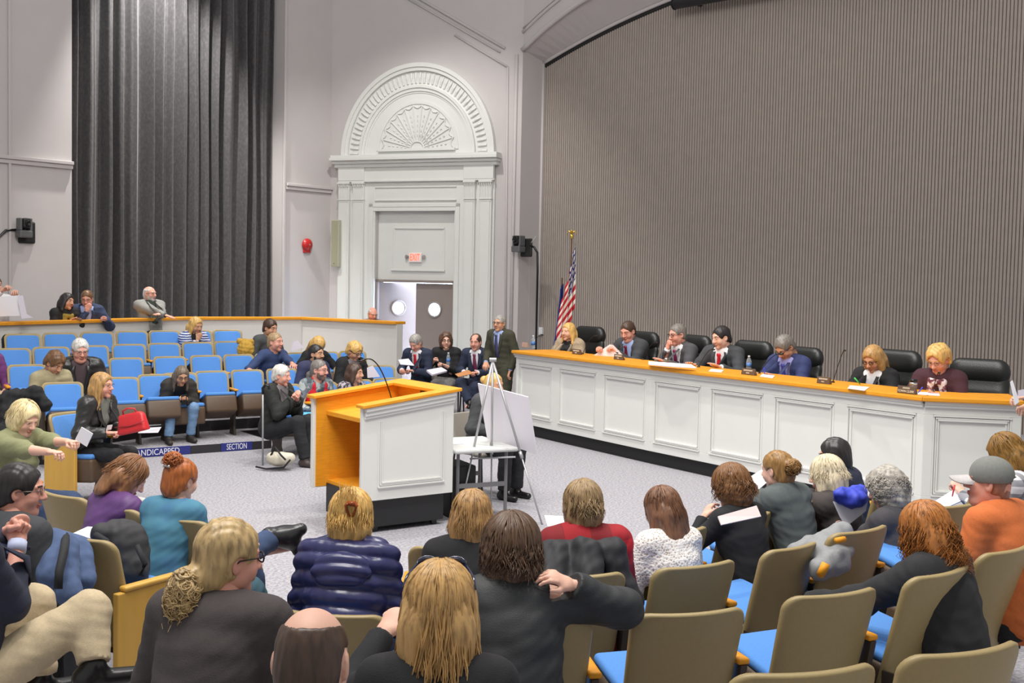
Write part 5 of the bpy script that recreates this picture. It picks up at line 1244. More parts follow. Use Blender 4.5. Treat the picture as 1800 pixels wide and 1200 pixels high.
PP['g6'] = person('woman with short blonde hair and dark glasses reading behind the lectern', 623, 618, 16.6, .10, 312, hy=12, hp=26, face='f', tone='tan', arms=((.10, .34, .72), (-.16, .38, .70)), hands=('hold', 'hold'), top=('coat', blk), shirt=M('grey_print_blouse', rgb(120, 116, 120), .9), hair=dict(kind='short', vol=.014, amp=.006, front=-.01), hairm=H['blonde'], glasses=ebony, bottom=('trousers', blktr), sc=1.1, tl=.84)
flan = ramp_mat('grey_camouflage_flannel', [(0, rgb(70, 78, 84)), (.44, rgb(116, 126, 132)), (.56, rgb(178, 184, 180))], .9, 'noise', 11, (1, 1, 1), 2)
PP['g7'] = person('old man with a thin ponytail wearing a bright red vest', 561, 651, 15.0, 0, 318, hy=22, hp=4, tone='pink', arms=((.14, .32, .66), (-.12, .34, .68)), top=('sweater', flan), hair=dict(kind='ponytail', L=.16, vol=-.002), hairm=H['salt'], beard=hair_mat('dark_stubble', (112, 92, 80)), glasses=thin, bottom=('trousers', djeans), sc=1.1, shoe=black_shoe, tl=.84)
PP['g8'] = person('woman with shoulder length brown hair seated beside the red vest', 624, 657, 15.35, 0, 320, hy=20, face='f', tone='tan', arms=((.14, .3, .62), (-.12, .3, .62)), top=('sweater', ramp_mat('grey_print_sweater', [(0, rgb(60, 56, 64)), (.5, rgb(170, 164, 172))], .9, 'noise', 24)), hair=dict(kind='long', vol=.008, L=.06), hairm=H['dark_brown'], bottom=('trousers', blktr), sc=1.08, tl=.84)
PP['g9'] = person('woman with short silver hair in a black coat, hands clasped over a blue folder', 495, 661, 13.7, 0, 330, hy=14, hp=6, face='f', tone='pink', arms=((.03, .30, .90), (-.03, .31, .88)), hands=('fist', 'fist'), palms=((-1, 0, -.2), (1, 0, -.2)), top=('coat', fab('black_wool', (38, 40, 38))), shirt=M('grey_print_blouse', rgb(120, 116, 120), .9), hair=dict(kind='short', vol=.008, amp=.005), hairm=H['silver'], bottom=('trousers', blktr), shoe=M('flat_dark_shoes', rgb(70, 60, 58), .5), sc=1.04, legs=((.09, .43, .51), (.07, .52, .09), (-.09, .43, .51), (-.08, .44, .09)), tl=.9, maxlean=13)
PP['h1'] = person('person with short brown curly hair in a tan jacket bent over, left rows', 96, 644, 13.9, .24, 318, hy=14, hp=34, face='f', tone='tan', arms=((.14, .34, .60), (-.12, .34, .60)), top=('coat', fab('tan_canvas', (166, 156, 124))), hair=dict(kind='short', vol=.018, amp=.007, freq=110), hairm=H['brown'], bottom=('trousers', khaki), sc=1.12, tl=.84)
PP['h2'] = person('old man with white hair and glasses in a black leather jacket', 141, 617, 14.5, .24, 300, hp=14, hy=4, face='mh', tone='pink', arms=((.10, .34, .62), (-.14, .34, .62)), top=('coat', leath('black_leather_jacket', (44, 44, 44))), shirt=M('plum_sweater', rgb(84, 70, 74), .9), hair=dict(kind='short', vol=.008), hairm=H['silver'], glasses=thin, bottom=('trousers', khaki), sc=1.16, fat=.03, tl=.84)
PP['h3'] = person('person in a purple sweater cut by the left edge of the picture', -26, 606, 13.9, .24, 318, tone='fair', face='f', arms=((.14, .36, .62), (-.14, .36, .62)), top=('sweater', fab('purple_knit', (112, 58, 116))), hair=dict(kind='bob'), hairm=H['brown'], bottom=('trousers', khaki), sc=1.1, fat=.03, tl=.84)
PP['h4'] = person('young blonde woman in a black leather jacket holding a red handbag', 180, 679, 11.1, 0, 338, hy=8, face='f', tone='pink', arms=((.10, .30, .72), (-.08, .33, .74)), hands=('grip', 'relaxed'), top=('coat', leath('black_leather_jacket', (44, 44, 44))), shirt=M('green_grey_tee', rgb(120, 124, 116), .9), hair=dict(kind='long', vol=.010, L=.20, strands=dict(n=220, seed=4, L=.22, curl=.010, cfreq=30, r=.004)), hairm=H['dark_blonde'], glasses=thin, bottom=('leggings', blktr), shoe=M('white_trainers', rgb(206, 204, 200), .6), sc=1.0)
PP['h5'] = person('person with long hair, dark jacket and blue jeans looking at a phone', 319, 661, 14.55, .10, 302, hp=22, face='f', tone='olive', arms=((.06, .42, .56), (-.05, .43, .56)), hands=('hold', 'hold'), top=('coat', fab('dark_olive_jacket', (50, 46, 42))), shirt=blk, hair=dict(kind='long', vol=.004, L=.18), hairm=hair_mat('grey_brown', (112, 98, 84)), glasses=ebony, bottom=('jeans', jeans), shoe=M('dark_work_boots', rgb(48, 44, 42), .6), sc=1.0, hz=.40, legs=((.15, .44, .45), (.18, .46, .09), (-.14, .44, .45), (-.12, .38, .09)), tl=.84)
PP['h6'] = person('woman with a platinum bob in an olive green top reading a leaflet', 43, 737, 8.5, 0, 340, hy=-6, hp=24, face='fh', tone='fair', arms=(('px', 126, 800, 8.0), ('px', 136, 778, 8.25)), hands=('hold', 'hold'), top=('blouse', fab('olive_green_jersey', (132, 134, 98))), sleeves=.62, hair=dict(kind='bob', vol=.014, amp=.003, strands=dict(n=260, seed=8, L=.085, curl=.003, spread=.0, vol=.012, r=.0035, az0=52)), hairm=H['platinum'], bottom=('jeans', djeans), fat=.055, shoe=black_shoe, legs=((.12, .50, .52), (.12, .50, .09), (-.13, .50, .52), (-.12, .46, .09)))
# near rows, seen from behind
PP['n1'] = person('dark haired man with glasses in a dark suit jacket, in profile at the left edge', 36, 864, 5.45, .04, 62, hy=-48, hp=6, face='mh', tone='pink', arms=((.14, .32, .62), (-.12, .32, .62)), top=('sweater', charcoal), hair=dict(kind='short', vol=.006, front=.01, amp=.003), hairm=H['black'], glasses=thin, bottom=('trousers', charcoal), fat=.02)
PP['n2'] = person('woman with light brown hair in a purple jacket bending over her papers', 226, 840, 6.9, 0, 48, hy=-22, hp=38, face='f', tone='fair', arms=((.10, .36, .60), (-.10, .36, .60)), top=('coat', fab('purple_nylon', (92, 56, 112), .55)), hair=dict(kind='long', vol=.010, L=.07, strands=dict(n=260, seed=6, L=.10, curl=.008, cfreq=50, vol=.006)), hairm=H['chestnut'], bottom=('trousers', blktr))
PP['n3'] = person('woman with a high red bun and a teal top', 318, 846, 6.6, 0, 66, hy=-8, hp=10, face='f', tone='fair', arms=((.12, .34, .60), (-.12, .34, .60)), top=('blouse', ramp_mat('teal_blue_knit', [(0, rgb(60, 92, 150)), (.5, rgb(72, 124, 150)), (1, rgb(84, 140, 146))], .9, 'noise', 7, (1, 1, 1), 3, 'LINEAR')), hair=dict(kind='bun', vol=.008, amp=.004, seed=1, tubes=curls(120, 5, (0, -.085, .13), (.05, .045, .042), .022, .004)), hairm=H['red'], bottom=('trousers', blktr))
PP['n4'] = person('man in a navy blazer and khaki trousers with clasped hands, cut by the left edge', -72, 872, 4.25, .20, 48, hy=-10, tone='pink', arms=(('px', 30, 958, 4.45), ('px', 12, 948, 4.5)), hands=('fist', 'fist'), palms=((-1, 0, -.3), (1, 0, -.3)), top=('jacket', fab('navy_blazer_cloth', (44, 48, 66))), shirt=M('pale_blue_shirt', rgb(190, 198, 226), .8), hair=dict(kind='short'), hairm=H['grey'], bottom=('trousers', khaki), shoe=black_shoe, legs=(('px', 158, 1072, 4.45), ('px', 165, 1170, 4.35), ('px', 60, 1060, 4.55), ('px', 70, 1190, 4.5)), elbow=(.5, -.2, -1))
PP['n5'] = person('man with glasses and a curly sandy ponytail in a dark brown shirt', 402, 985, 3.75, .26, 76, hy=-36, hp=6, tone='pink', face='m', arms=((.16, .32, .62), (-.16, .32, .62)), top=('tshirt', fab('dark_brown_jersey', (72, 66, 66), .95)), hair=dict(kind='ponytail', vol=.008, L=.05, amp=.004, tubes=curls(330, 6, (0, -.140, -.105), (.058, .050, .085), .030, .0048, -.4)), hairm=hair_mat('grey_sandy', (186, 158, 110), (120, 98, 66)), glasses=ebony, bottom=('trousers', blktr), fat=.035)
PP['n6'] = person('bald man with a dark hair fringe at the bottom edge, nearest the camera', 548, 1166, 2.45, .26, 86, hp=8, tone='fair', face='m', top=('sweater', fab('dark_grey_top', (50, 50, 54))), hair=dict(kind='fringe', vol=-.001, amp=.0015, freq=300), hairm=H['dark_brown'], bottom=('trousers', blktr))
PP['n7'] = person('woman in a shiny navy puffer jacket with clipped up blonde hair', 617, 913, 5.2, 0, 86, hp=4, face='f', tone='fair', top=('puffer', M('navy_puffer_nylon', rgb(46, 48, 92), .30, .05, 20)), hair=dict(kind='bob', vol=.012, L=.1, amp=.006, strands=dict(n=240, seed=17, L=.075, curl=.008, cfreq=50, vol=.010, r=.0045, az0=35), tubes=None), hairm=H['blonde'], bottom=('trousers', djeans))
PP['n8'] = person('woman in dark jeans with a black heeled boot, hidden behind the man with the ponytail', 418, 968, 5.1, .0, 52, hp=10, face='f', tone='fair', top=('coat', fab('teal_scarf_knit', (52, 84, 96))), hair=dict(kind='bob'), hairm=H['brown'], bottom=('jeans', djeans), feet=False, legs=(('px', 428, 975, 5.45), ('px', 476, 946, 5.72), ('px', 440, 1020, 5.5), ('px', 450, 1100, 5.6)))
PP['n9'] = person('woman with very long blonde hair and sunglasses pushed up on her head', 772, 1078, 3.05, .26, 90, hp=6, face='f', tone='fair', arms=(('px', 790, 1190, 3.3), ('px', 672, 1118, 3.4)), hands=('relaxed', 'hold'), top=('sweater', fab('black_jersey', (30, 30, 34))), hair=dict(kind='long', vol=.012, L=.24, amp=.005, freq=120, strands=dict(n=560, seed=11, L=.34, curl=.016, cfreq=22, spread=.06, vol=.008, r=.0042, az0=35)), hairm=hair_mat('streaked_blonde', (196, 156, 98), (132, 98, 56)), bottom=('trousers', blktr))
PP['n10'] = person('woman with thick dark brown hair in a black quilted jacket, hand at her neck', 898, 972, 4.35, .10, 96, hp=4, face='f', tone='fair', arms=(('px', 990, 1042, 4.28), (-.14, .32, .62)), hands=('relaxed', 'relaxed'), palms=((0, .5, -1), (0, 0, -1)), elbow=(1.0, .5, -.8), top=('coat', fab('black_quilted_cloth', (44, 46, 48), .6)), hair=dict(kind='curly', vol=.030, amp=.006, strands=dict(n=420, seed=14, L=.115, curl=.012, cfreq=60, vol=.026, r=.0045, spread=.0, az0=40)), hairm=hair_mat('dark_chestnut', (92, 68, 50)), bottom=('trousers', blktr), fat=.02)
PP['n11'] = person('woman with smooth blonde streaked hair in a black fleece behind the lectern', 829, 912, 5.5, 0, 84, hy=6, hp=6, face='f', tone='fair', top=('coat', fab('black_fleece', (34, 34, 36), .95)), hair=dict(kind='long', vol=.010, L=.07, strands=dict(n=320, seed=21, L=.115, curl=.006, cfreq=40, vol=.008, spread=.10, r=.0038, az0=40)), hairm=hair_mat('streaked_brown', (168, 130, 82), (92, 66, 40)), bottom=('trousers', blktr))
PP['n12'] = person('woman with short greying hair in a red and black plaid jacket', 1024, 893, 5.75, 0, 100, hp=10, face='f', tone='fair', top=('coat', plaid_mat('red_black_plaid', rgb(190, 30, 42), rgb(30, 18, 22), rgb(120, 16, 26), 26)), hair=dict(kind='bob', vol=.012, amp=.006, strands=dict(n=380, seed=24, L=.095, curl=.010, cfreq=60, vol=.010, spread=-.05, az0=40)), hairm=hair_mat('greying_brown', (150, 124, 88), (96, 76, 52)), bottom=('trousers', blktr), fat=.03)
PP['n13'] = person('woman with straight chestnut hair in a white lace blouse', 1164, 898, 6.4, 0, 118, hy=14, hp=16, face='f', tone='fair', top=('blouse', ramp_mat('white_lace', [(0, rgb(160, 138, 120)), (.20, rgb(206, 192, 180)), (.34, rgb(236, 232, 226))], .9, 'voronoi', 70, (1, 1, 1), 2, 'CONSTANT', .5)), hair=dict(kind='long', vol=.006, L=.10, strands=dict(n=320, seed=27, L=.10, curl=.002, spread=.02, vol=.004, r=.0035, az0=42)), hairm=hair_mat('straight_chestnut', (122, 84, 60), (78, 52, 38)), bottom=('trousers', khaki))
PP['n14'] = person('woman with wavy brown hair in a black cardigan, hand on her shoulder', 1284, 858, 6.9, 0, 128, hy=8, hp=14, face='f', tone='fair', arms=((.14, .32, .62), ('px', 1236, 912, 6.95)), hands=('relaxed', 'relaxed'), palms=((0, 0, -1), (0, -.4, -1)), elbow=(.7, .3, -.9), top=('sweater', blk), hair=dict(kind='curly', vol=.020, amp=.006, strands=dict(n=380, seed=30, L=.11, curl=.014, cfreq=70, vol=.016, spread=0, az0=40)), hairm=hair_mat('wavy_brown', (128, 88, 52), (80, 52, 30)), bottom=('trousers', khaki))
PP['n15'] = person('woman with a low blonde bun in a grey green jacket holding up a sheet', 1366, 828, 7.3, 0, 132, hp=8, face='f', tone='fair', arms=((.10, .34, .66), ('px', 1330, 868, 7.75)), hands=('relaxed', 'hold'), top=('coat', fab('grey_green_cloth', (84, 92, 92))), hair=dict(kind='bun', vol=.006, amp=.004, seed=2, tubes=curls(110, 9, (0, -.125, .035), (.052, .04, .042), .026, .004)), hairm=hair_mat('dark_gold', (150, 112, 62), (92, 66, 40)), bottom=('trousers', blktr))
PP['n16'] = person('woman with black hair and glasses in a dark navy jacket near the dais corner', 1466, 803, 8.2, 0, 142, hy=26, hp=8, face='f', tone='pink', top=('coat', fab('dark_navy_cloth', (38, 42, 62))), hair=dict(kind='bob', vol=.012, amp=.004, freq=110), hairm=H['black'], glasses=ebony, bottom=('trousers', blktr))
PP['n17'] = person('woman with pale blonde hair in a dark brown jacket next to the blue jacket', 1452, 838, 7.6, 0, 138, hy=8, hp=10, face='f', tone='fair', arms=((.14, .32, .62), ('px', 1400, 858, 8.0)), top=('coat', fab('dark_brown_cloth', (66, 60, 58))), hair=dict(kind='long', vol=.014, L=.06, strands=dict(n=260, seed=33, L=.07, curl=.010, cfreq=60, vol=.012, spread=.08, az0=40)), hairm=H['white_blonde'], bottom=('trousers', blktr))
PP['n18'] = person('woman with curly grey hair in a dark grey fleece reading a handout', 1558, 862, 7.1, .04, 132, hy=12, hp=18, face='f', tone='fair', arms=((.16, .32, .62), ('px', 1478, 922, 7.35)), hands=('relaxed', 'hold'), top=('sweater', fab('dark_grey_fleece', (70, 68, 72), .95)), hair=dict(kind='curly', vol=.026, amp=.008, tubes=curls(420, 12, (0, -.014, .02), (.115, .130, .125), .022, .0045, -.09)), hairm=hair_mat('curly_grey', (166, 160, 150), (120, 114, 106)), bottom=('trousers', blktr), fat=.03)
PP['n19'] = person('woman with long wavy red hair in a black jacket', 1624, 936, 5.25, .10, 128, hy=6, hp=14, face='f', tone='fair', side=.02, arms=((.16, .36, .62), ('px', 1420, 1060, 5.35)), top=('coat', fab('black_cotton_cloth', (40, 40, 42), .9)), hair=dict(kind='long', vol=.014, L=.17, amp=.006, freq=110, strands=dict(n=520, seed=36, L=.24, curl=.024, cfreq=52, spread=.14, vol=.010, r=.0045, az0=35)), hairm=hair_mat('wavy_red', (176, 112, 52), (104, 58, 26)), bottom=('jeans', djeans), fat=.02)
PP['n20'] = person('man in an orange shirt and grey baseball cap', 1738, 850, 5.9, .10, 130, hy=22, hp=-2, face='mh', tone='pink', arms=((.16, .34, .62), (-.16, .34, .62)), top=('tshirt', fab('burnt_orange_cotton', (208, 112, 58), .9)), sleeves=.5, hair=dict(kind='short', vol=-.006, amp=.001), hairm=hair_mat('short_reddish', (150, 104, 84), (120, 80, 64)), bottom=('trousers', blktr), fat=.05)
PP['n21'] = person('brown haired woman in a black and white plaid shirt writing, right edge', 1768, 800, 7.5, .10, 146, hy=10, hp=30, face='f', tone='fair', arms=((.10, .38, .62), ('px', 1692, 866, 7.55)), hands=('grip', 'grip'), top=('blouse', plaid_mat('black_white_plaid', rgb(226, 226, 230), rgb(40, 42, 54), rgb(60, 62, 78), 70)), hair=dict(kind='long', vol=.014, L=.18, strands=dict(n=300, seed=39, L=.20, curl=.010, cfreq=30, spread=.05, vol=.012, az0=38)), hairm=hair_mat('golden_brown', (142, 104, 48), (88, 64, 34)), bottom=('trousers', blktr))
# ---------------------------------------------------------------- clothing extras and things people carry
def local(inf, p): r = inf['root']; return (inf['Rw'].T @ (np.array(p)-np.array(r.location)))/inf['sc']
def head_part(inf, name, V, Q, mat, smooth_=True): return mesh_obj(name, inf['toL'](np.array(V)), Q, mat, inf['root'], smooth_)
def cap(inf):
    F = Field((-.13, -.15, -.06), (.13, .24, .17), .005); F.ell((0, -.012, .05), (.094, .112, .098), .0); F.half((0, 0, .012), (0, -.10, -1), .0)
    F.ell((0, -.012, .04), (.082, .10, .092), .0, mode='cut'); F.ell((0, -.125, .025), (.035, .03, .028), .006, mode='cut')
    V, Q = F.mesh(); head_part(inf, 'cap_crown', V, Q, fab('charcoal_cap_cloth', (124, 126, 122), .9))
    vs = []; fs = []; n = 16
    for lay in (0, .006):
        for i in range(n+1):
            t = PI*i/n; vs.append((.082*math.cos(t), .06+.035*math.sin(t), .036-.018*abs(math.cos(t))**2-lay)); vs.append((.084*math.cos(t), .07+.125*math.sin(t)**.8, .030-.030*abs(math.cos(t))**2-.012*math.sin(t)-lay))
    b = 2*(n+1)
    for i in range(n):
        a = 2*i; fs += [(a, a+2, a+3, a+1), (b+a, b+a+1, b+a+3, b+a+2), (a+1, a+3, b+a+3, b+a+1)]
    head_part(inf, 'cap_brim', vs, fs, fab('light_grey_brim', (188, 184, 184), .9))
    m = MB(); m.tube([(.05*math.cos(t)*1.0, -.126+.018*abs(math.cos(t)), .018+.034*math.sin(t)) for t in np.linspace(0, PI, 13)], .0035, 5); o = head_part(inf, 'cap_strap', m.v, m.f, fab('charcoal_cap_strap', (90, 92, 90), .9))
    V = [(-.03+.012*i+dx, -.118-.004*(1-abs(i-2)/2), .072+dz) for i in range(5) for dx, dz in ((-.004, -.004), (.004, -.004), (.004, .004), (-.004, .004))]
    head_part(inf, 'cap_embroidery', V, [(4*i, 4*i+1, 4*i+2, 4*i+3) for i in range(5)], M('white_thread', rgb(220, 220, 220), .8), False)
cap(PP['n20'])
# sunglasses pushed up, hair clips
m = MB()
for s in (-1, 1):
    m.tube([(s*.040+.030*math.cos(t), .062+.012*math.sin(t), .128+.020*math.sin(t)) for t in np.linspace(0, 2*PI, 15)], .004, 6); m.tube([(s*.070, .058, .126), (s*.094, .01, .10), (s*.100, -.03, .075)], .0045, 6)
    m.lathe([(.001, 0), (.027, 0), (.027, .003), (.001, .003)], 16, (0, .75, .65), (s*.040, .064, .128))
m.tube([(-.012, .066, .132), (.012, .066, .132)], .004, 6); head_part(PP['n9'], 'sunglasses', m.v, m.f, M('dark_blue_lens', rgb(40, 44, 70), .08, spec=.8))
m = MB(); tort = M('tortoiseshell', rgb(150, 70, 24), .15, .3, 40)
for s in (-1, 1):
    m.tube([(.03+s*.012, -.135, .10), (.03+s*.026, -.15, .085), (.03+s*.018, -.148, .06), (.03+s*.006, -.142, .035)], .010, 7, .005)
m.tube([(.015, -.142, .098), (.05, -.146, .092)], .011, 8); head_part(PP['n7'], 'hair_claw', m.v, m.f, tort)
rg = np.random.RandomState(4); paths = []
for i in range(150):      # twisted-up tail with loose ends over the clip
    x = rg.uniform(-.045, .05); s = rg.uniform(.6, 1.1); k = rg.uniform(-.03, .03); t = np.linspace(0, 1, 11)
    paths.append(np.stack([x*(1-.5*t)+k*t+.006*np.sin(t*9+i), -.115-.035*np.sin(PI*t*.7)+.02*t, -.03+(.20*s)*t+.012*np.sin(t*6+i)], 1))
V, Q = tubes(paths, [.0046]*len(paths)); head_part(PP['n7'], 'hair_twist', V, Q, H['blonde'])
rg = np.random.RandomState(9); paths = []
for i in range(120):      # loose curled ponytail
    a0 = rg.uniform(0, 6.28); r0 = rg.uniform(.008, .05); t = np.linspace(0, 1, 16); L = rg.uniform(.10, .21); w = rg.uniform(.012, .028)
    paths.append(np.stack([.0+r0*math.cos(a0)*(.4+t)+w*np.sin(t*11+i)*t, -.128-.02*t+r0*math.sin(a0)*(.4+.6*t)+w*.8*np.cos(t*11+i*1.3)*t, -.035-L*t], 1))
V, Q = tubes(paths, [.0046]*len(paths)); head_part(PP['n5'], 'ponytail', V, Q, MATS['hair_grey_sandy'])
m = MB(); m.tube([(.018*math.cos(t), -.125+.004*math.sin(t), -.048+.018*math.sin(t)) for t in np.linspace(0, 2*PI, 13)], .007, 6); head_part(PP['n5'], 'hair_tie', m.v, m.f, M('grey_elastic', rgb(190, 184, 176), .7))
m = MB()
for i in range(4): m.tube([(-.02+.014*i, -.128-.004*(i % 2), .095), (-.014+.014*i, -.130, .080)], .006, 6)
head_part(PP['n3'], 'hair_clip', m.v, m.f, M('silver_clip', rgb(210, 205, 200), .2, metal=.8))
# badges, scarves, puffer hood
badge = M('white_badge', rgb(236, 236, 240), .6)
chest_patch(PP['f2'], 'name_badge', badge, -.075, -.05, .085, .055); chest_patch(PP['g7'], 'name_badge', badge, -.085, -.03, .10, .055, .03); chest_patch(PP['h4'], 'name_badge', badge, .10, .0, .07, .05)
chest_patch(PP['h2'], 'name_badge', badge, -.09, -.06, .09, .06); chest_patch(PP['d4'], 'lapel_pin', M('red_tie', rgb(206, 24, 40)), -.10, .03, .018, .012, .01); chest_patch(PP['e3'], 'pocket_square', badge, -.10, -.01, .06, .016, .008)
chest_patch(PP['g3'], 'logo', badge, -.09, .0, .05, .022)
def vest(inf, mat):
    P1, P2, P3, rt, fc, th = (inf[k] for k in ('P1', 'P2', 'P3', 'rt', 'fc', 'th')); F = Field(np.minimum(P1, P3)-.32, np.maximum(P1, P3)+.32, .010)
    F.cone(P1-.12*dirv(th), P1, .160, .158, .05, fc, .78); F.cone(P1, P2, .158, .176, .05, fc, .76); F.cone(P2, P2+.08*dirv(th), .176, .15, .05, fc, .76)
    for s in (-1, 1):
        F.cone(P3-.01*dirv(th), P2+.105*dirv(th)+rt*s*.14, .066, .064, .04); F.ell(P2+.07*dirv(th)+rt*s*.24, (.085, .20, .13), .02, [rt, fc, dirv(th)], 'cut')
    F.cone(P3+.02*dirv(th), P3+.11*dirv(.6*th), .066, .064, .01, mode='cut'); F.half(P1-.12*dirv(th), -dirv(th))
    w = F.sub(P2-.3, P2+.3); sl_, X, Y, Z = w; ax_ = dirv(th); g = lambda v: (X-F32(P2[0]))*F32(v[0])+(Y-F32(P2[1]))*F32(v[1])+(Z-F32(P2[2]))*F32(v[2])
    pa, pr, pf = g(ax_), g(rt), g(fc); F.put(np.maximum((np.abs(pr)-np.clip(.05+(pa)*F32(.14), .028, .09)), -(pf-F32(.03))), sl_, .006, 'cut')
    V, Q = F.mesh(); V = smooth(V, Q, 1); N = vnormals(V, Q); V = V+N*(.008*np.abs(np.sin(((V-P2) @ dirv(th))*32))-.004)[:, None]; mesh_obj('vest', V, Q, mat, inf['root'], True)
vest(PP['g7'], M('bright_red_nylon', rgb(206, 26, 44), .45, .05, 30))
def scarf(inf, mat, fall=.22, side=.05):
    P3, rt, fc, th = inf['P3'], inf['rt'], inf['fc'], inf['th']; h = .009; F = Field(P3-[.2, .25, .42], P3+[.2, .3, .15], h); c = P3+fc*.01-.0*dirv(th)
    for i in range(14):
        t0, t1 = 2*PI*i/14, 2*PI*(i+1)/14; F.cone(c+rt*.085*math.cos(t0)+fc*.085*math.sin(t0)-dirv(th)*.018*math.sin(t0), c+rt*.085*math.cos(t1)+fc*.085*math.sin(t1)-dirv(th)*.018*math.sin(t1), .030, .030, .01)
    for s, L in ((1, fall), (-1, fall*.8)): F.cone(c+fc*.09+rt*s*side-dirv(th)*.03, c+fc*(.145)+rt*s*side*1.2-dirv(th)*L, .034, .045, .02, fc, .5)
    V, Q = F.mesh(); N = vnormals(V, Q); V = V+N*(.006*wob(V, 3, 60))[:, None]; mesh_obj('scarf', V, Q, mat, inf['root'], True)
scarf(PP['f1'], M('mustard_scarf', rgb(150, 132, 60), .9, .15, 40)); scarf(PP['d7'], ramp_mat('white_burgundy_scarf', [(0, rgb(96, 50, 60)), (.46, rgb(150, 110, 114)), (.54, rgb(214, 206, 210))], .9, 'noise', 26)); scarf(PP['d1'], blk, .05, .02)
scarf(PP['n8'], MATS['teal_scarf_knit'], .25, .05)
inf = PP['n7']; P3, rt, fc, th = inf['P3'], inf['rt'], inf['fc'], inf['th']; F = Field(P3-[.26, .30, .30], P3+[.26, .2, .16], .008); ax_ = dirv(th)
for i in range(11):
    t0, t1 = PI*(1.0+i/11)*1.0, PI*(1.0+(i+1)/11); p = lambda t, r: P3+rt*r*math.cos(t)+fc*(r*.80*math.sin(t)+.01)
    F.cone(p(t0, .105)+ax_*.01, p(t1, .105)+ax_*.01, .042, .042, .02)
F.ell(P3-fc*.125-ax_*.085, (.135, .05, .085), .04, [rt, fc, ax_]); V, Q = F.mesh(); N = vnormals(V, Q); t_ = (V-P3) @ ax_
V = V+N*(.010*np.abs(np.sin(t_*58+((V-P3) @ rt)**2*40))-.004)[:, None]; mesh_obj('hood', V, Q, MATS['navy_puffer_nylon'], inf['root'], True)
# the boot of the crossed leg
inf = PP['n8']; pts = [local(inf, at_d(*p)) for p in ((474, 944, 5.70), (500, 943, 5.74), (514, 952, 5.76), (529, 930, 5.76), (506, 966, 5.74), (522, 969, 5.76))]
F = Field(np.min(pts, 0)-.12, np.max(pts, 0)+.12, .006); F.cone(pts[0], pts[1], .052, .050, .02); F.cone(pts[1], pts[2], .050, .045, .03); F.cone(pts[1], pts[3], .046, .032, .03); F.cone(pts[2], pts[5], .026, .024, .01)
V, Q = F.mesh(); mesh_obj('boot', V, Q, M('black_boot_leather', rgb(40, 40, 42), .28), inf['root'], True)
# ---------------------------------------------------------------- soft things
def blob(name, label, cat, prims, mat, h=.009, amp=.008, freq=34, seed=1, extra=None, group=None):
    """cloth or bag laid over a seat; prims: ('e', px, py, D, rx, ry, rz) or ('c', px, py, D, px, py, D, r0, r1)"""
    P = []; 
    for q in prims:
        P.append(at_d(*q[1:4]));
        if q[0] == 'c': P.append(at_d(*q[4:7]))
    P = np.array(P); base = np.array([*P.mean(0)[:2], P.min(0)[2]-.05]); F = Field(P.min(0)-.30-base, P.max(0)+.30-base, h)
    for q in prims:
        if q[0] == 'e': F.ell(at_d(*q[1:4])-base, q[4:7], .03)
        else: F.cone(at_d(*q[1:4])-base, at_d(*q[4:7])-base, q[7], q[8], .03)
    V, Q = F.mesh(); V = smooth(V, Q, 1); N = vnormals(V, Q); V = V+N*(amp*wob(V*[1, 1, 1.4], seed, freq)+amp*.5*wob(V, seed+2, freq*2.2))[:, None]
    t = thing(name, label, cat, tuple(base), 0, group); mesh_obj('cloth' if cat in ('coat', 'jacket') else 'body', V, Q, mat, t, True)
    return t, base
blob('coat', 'dark fluffy coat thrown over the blue seat behind the platinum bob', 'coat', [('c', 14, 705, 9.3, 62, 694, 9.3, .09, .07), ('e', 20, 745, 9.25, .13, .13, .20), ('c', 62, 694, 9.3, 80, 712, 9.3, .06, .05), ('e', 5, 800, 9.1, .10, .12, .25)], M('black_fur', rgb(22, 22, 26), .9, .2, 60), .011, .014, 40)
blob('jacket', 'mustard yellow jacket draped over a blue seat beside the dark grey sweater', 'jacket', [('c', 422, 600, 17.6, 440, 602, 17.7, .05, .06), ('e', 432, 614, 17.5, .13, .10, .15)], M('mustard_cloth', rgb(190, 150, 62), .9, .1, 30), .011, .012, 40)
den = fab('denim_jacket_cloth', (78, 96, 132), .9, .12, 24)
t, b = blob('jacket', 'blue denim jacket hanging over the back of a tan seat at the left', 'jacket', [('c', 84, 946, 5.45, 142, 960, 5.65, .055, .055), ('c', 88, 950, 5.38, 92, 1010, 5.25, .06, .07), ('c', 140, 962, 5.56, 146, 1020, 5.45, .055, .06), ('c', 110, 960, 5.40, 118, 1040, 5.25, .07, .07)], den, .008, .008, 30)
m = MB(); pp_ = [Vector(at_d(*p)-b) for p in ((116, 942, 5.40), (112, 970, 5.18), (104, 1005, 5.10), (102, 1035, 5.08))]; m.tube(pp_, .020, 8); m.build('strap', M('black_webbing', rgb(34, 34, 38), .8), t, smooth=True)
bpk, b = blob('backpack', 'black backpack sitting on the seat between the denim jacket and wooden armrest', 'backpack', [('e', 215, 975, 6.05, .15, .13, .20), ('c', 180, 938, 5.95, 232, 952, 6.1, .06, .05), ('e', 228, 1000, 6.0, .10, .10, .12)], M('black_nylon_bag', rgb(52, 52, 54), .75, .08, 40), .009, .008, 34)
m = MB(); m.tube([Vector(at_d(*p)-b) for p in ((168, 940, 5.8), (186, 950, 5.75), (200, 985, 5.75))], .018, 6); m.tube([Vector(at_d(*p)-b) for p in ((240, 958, 5.9), (255, 990, 5.88), (248, 1012, 5.86))], .016, 6); m.build('strap', MATS['black_webbing'], bpk, smooth=True)
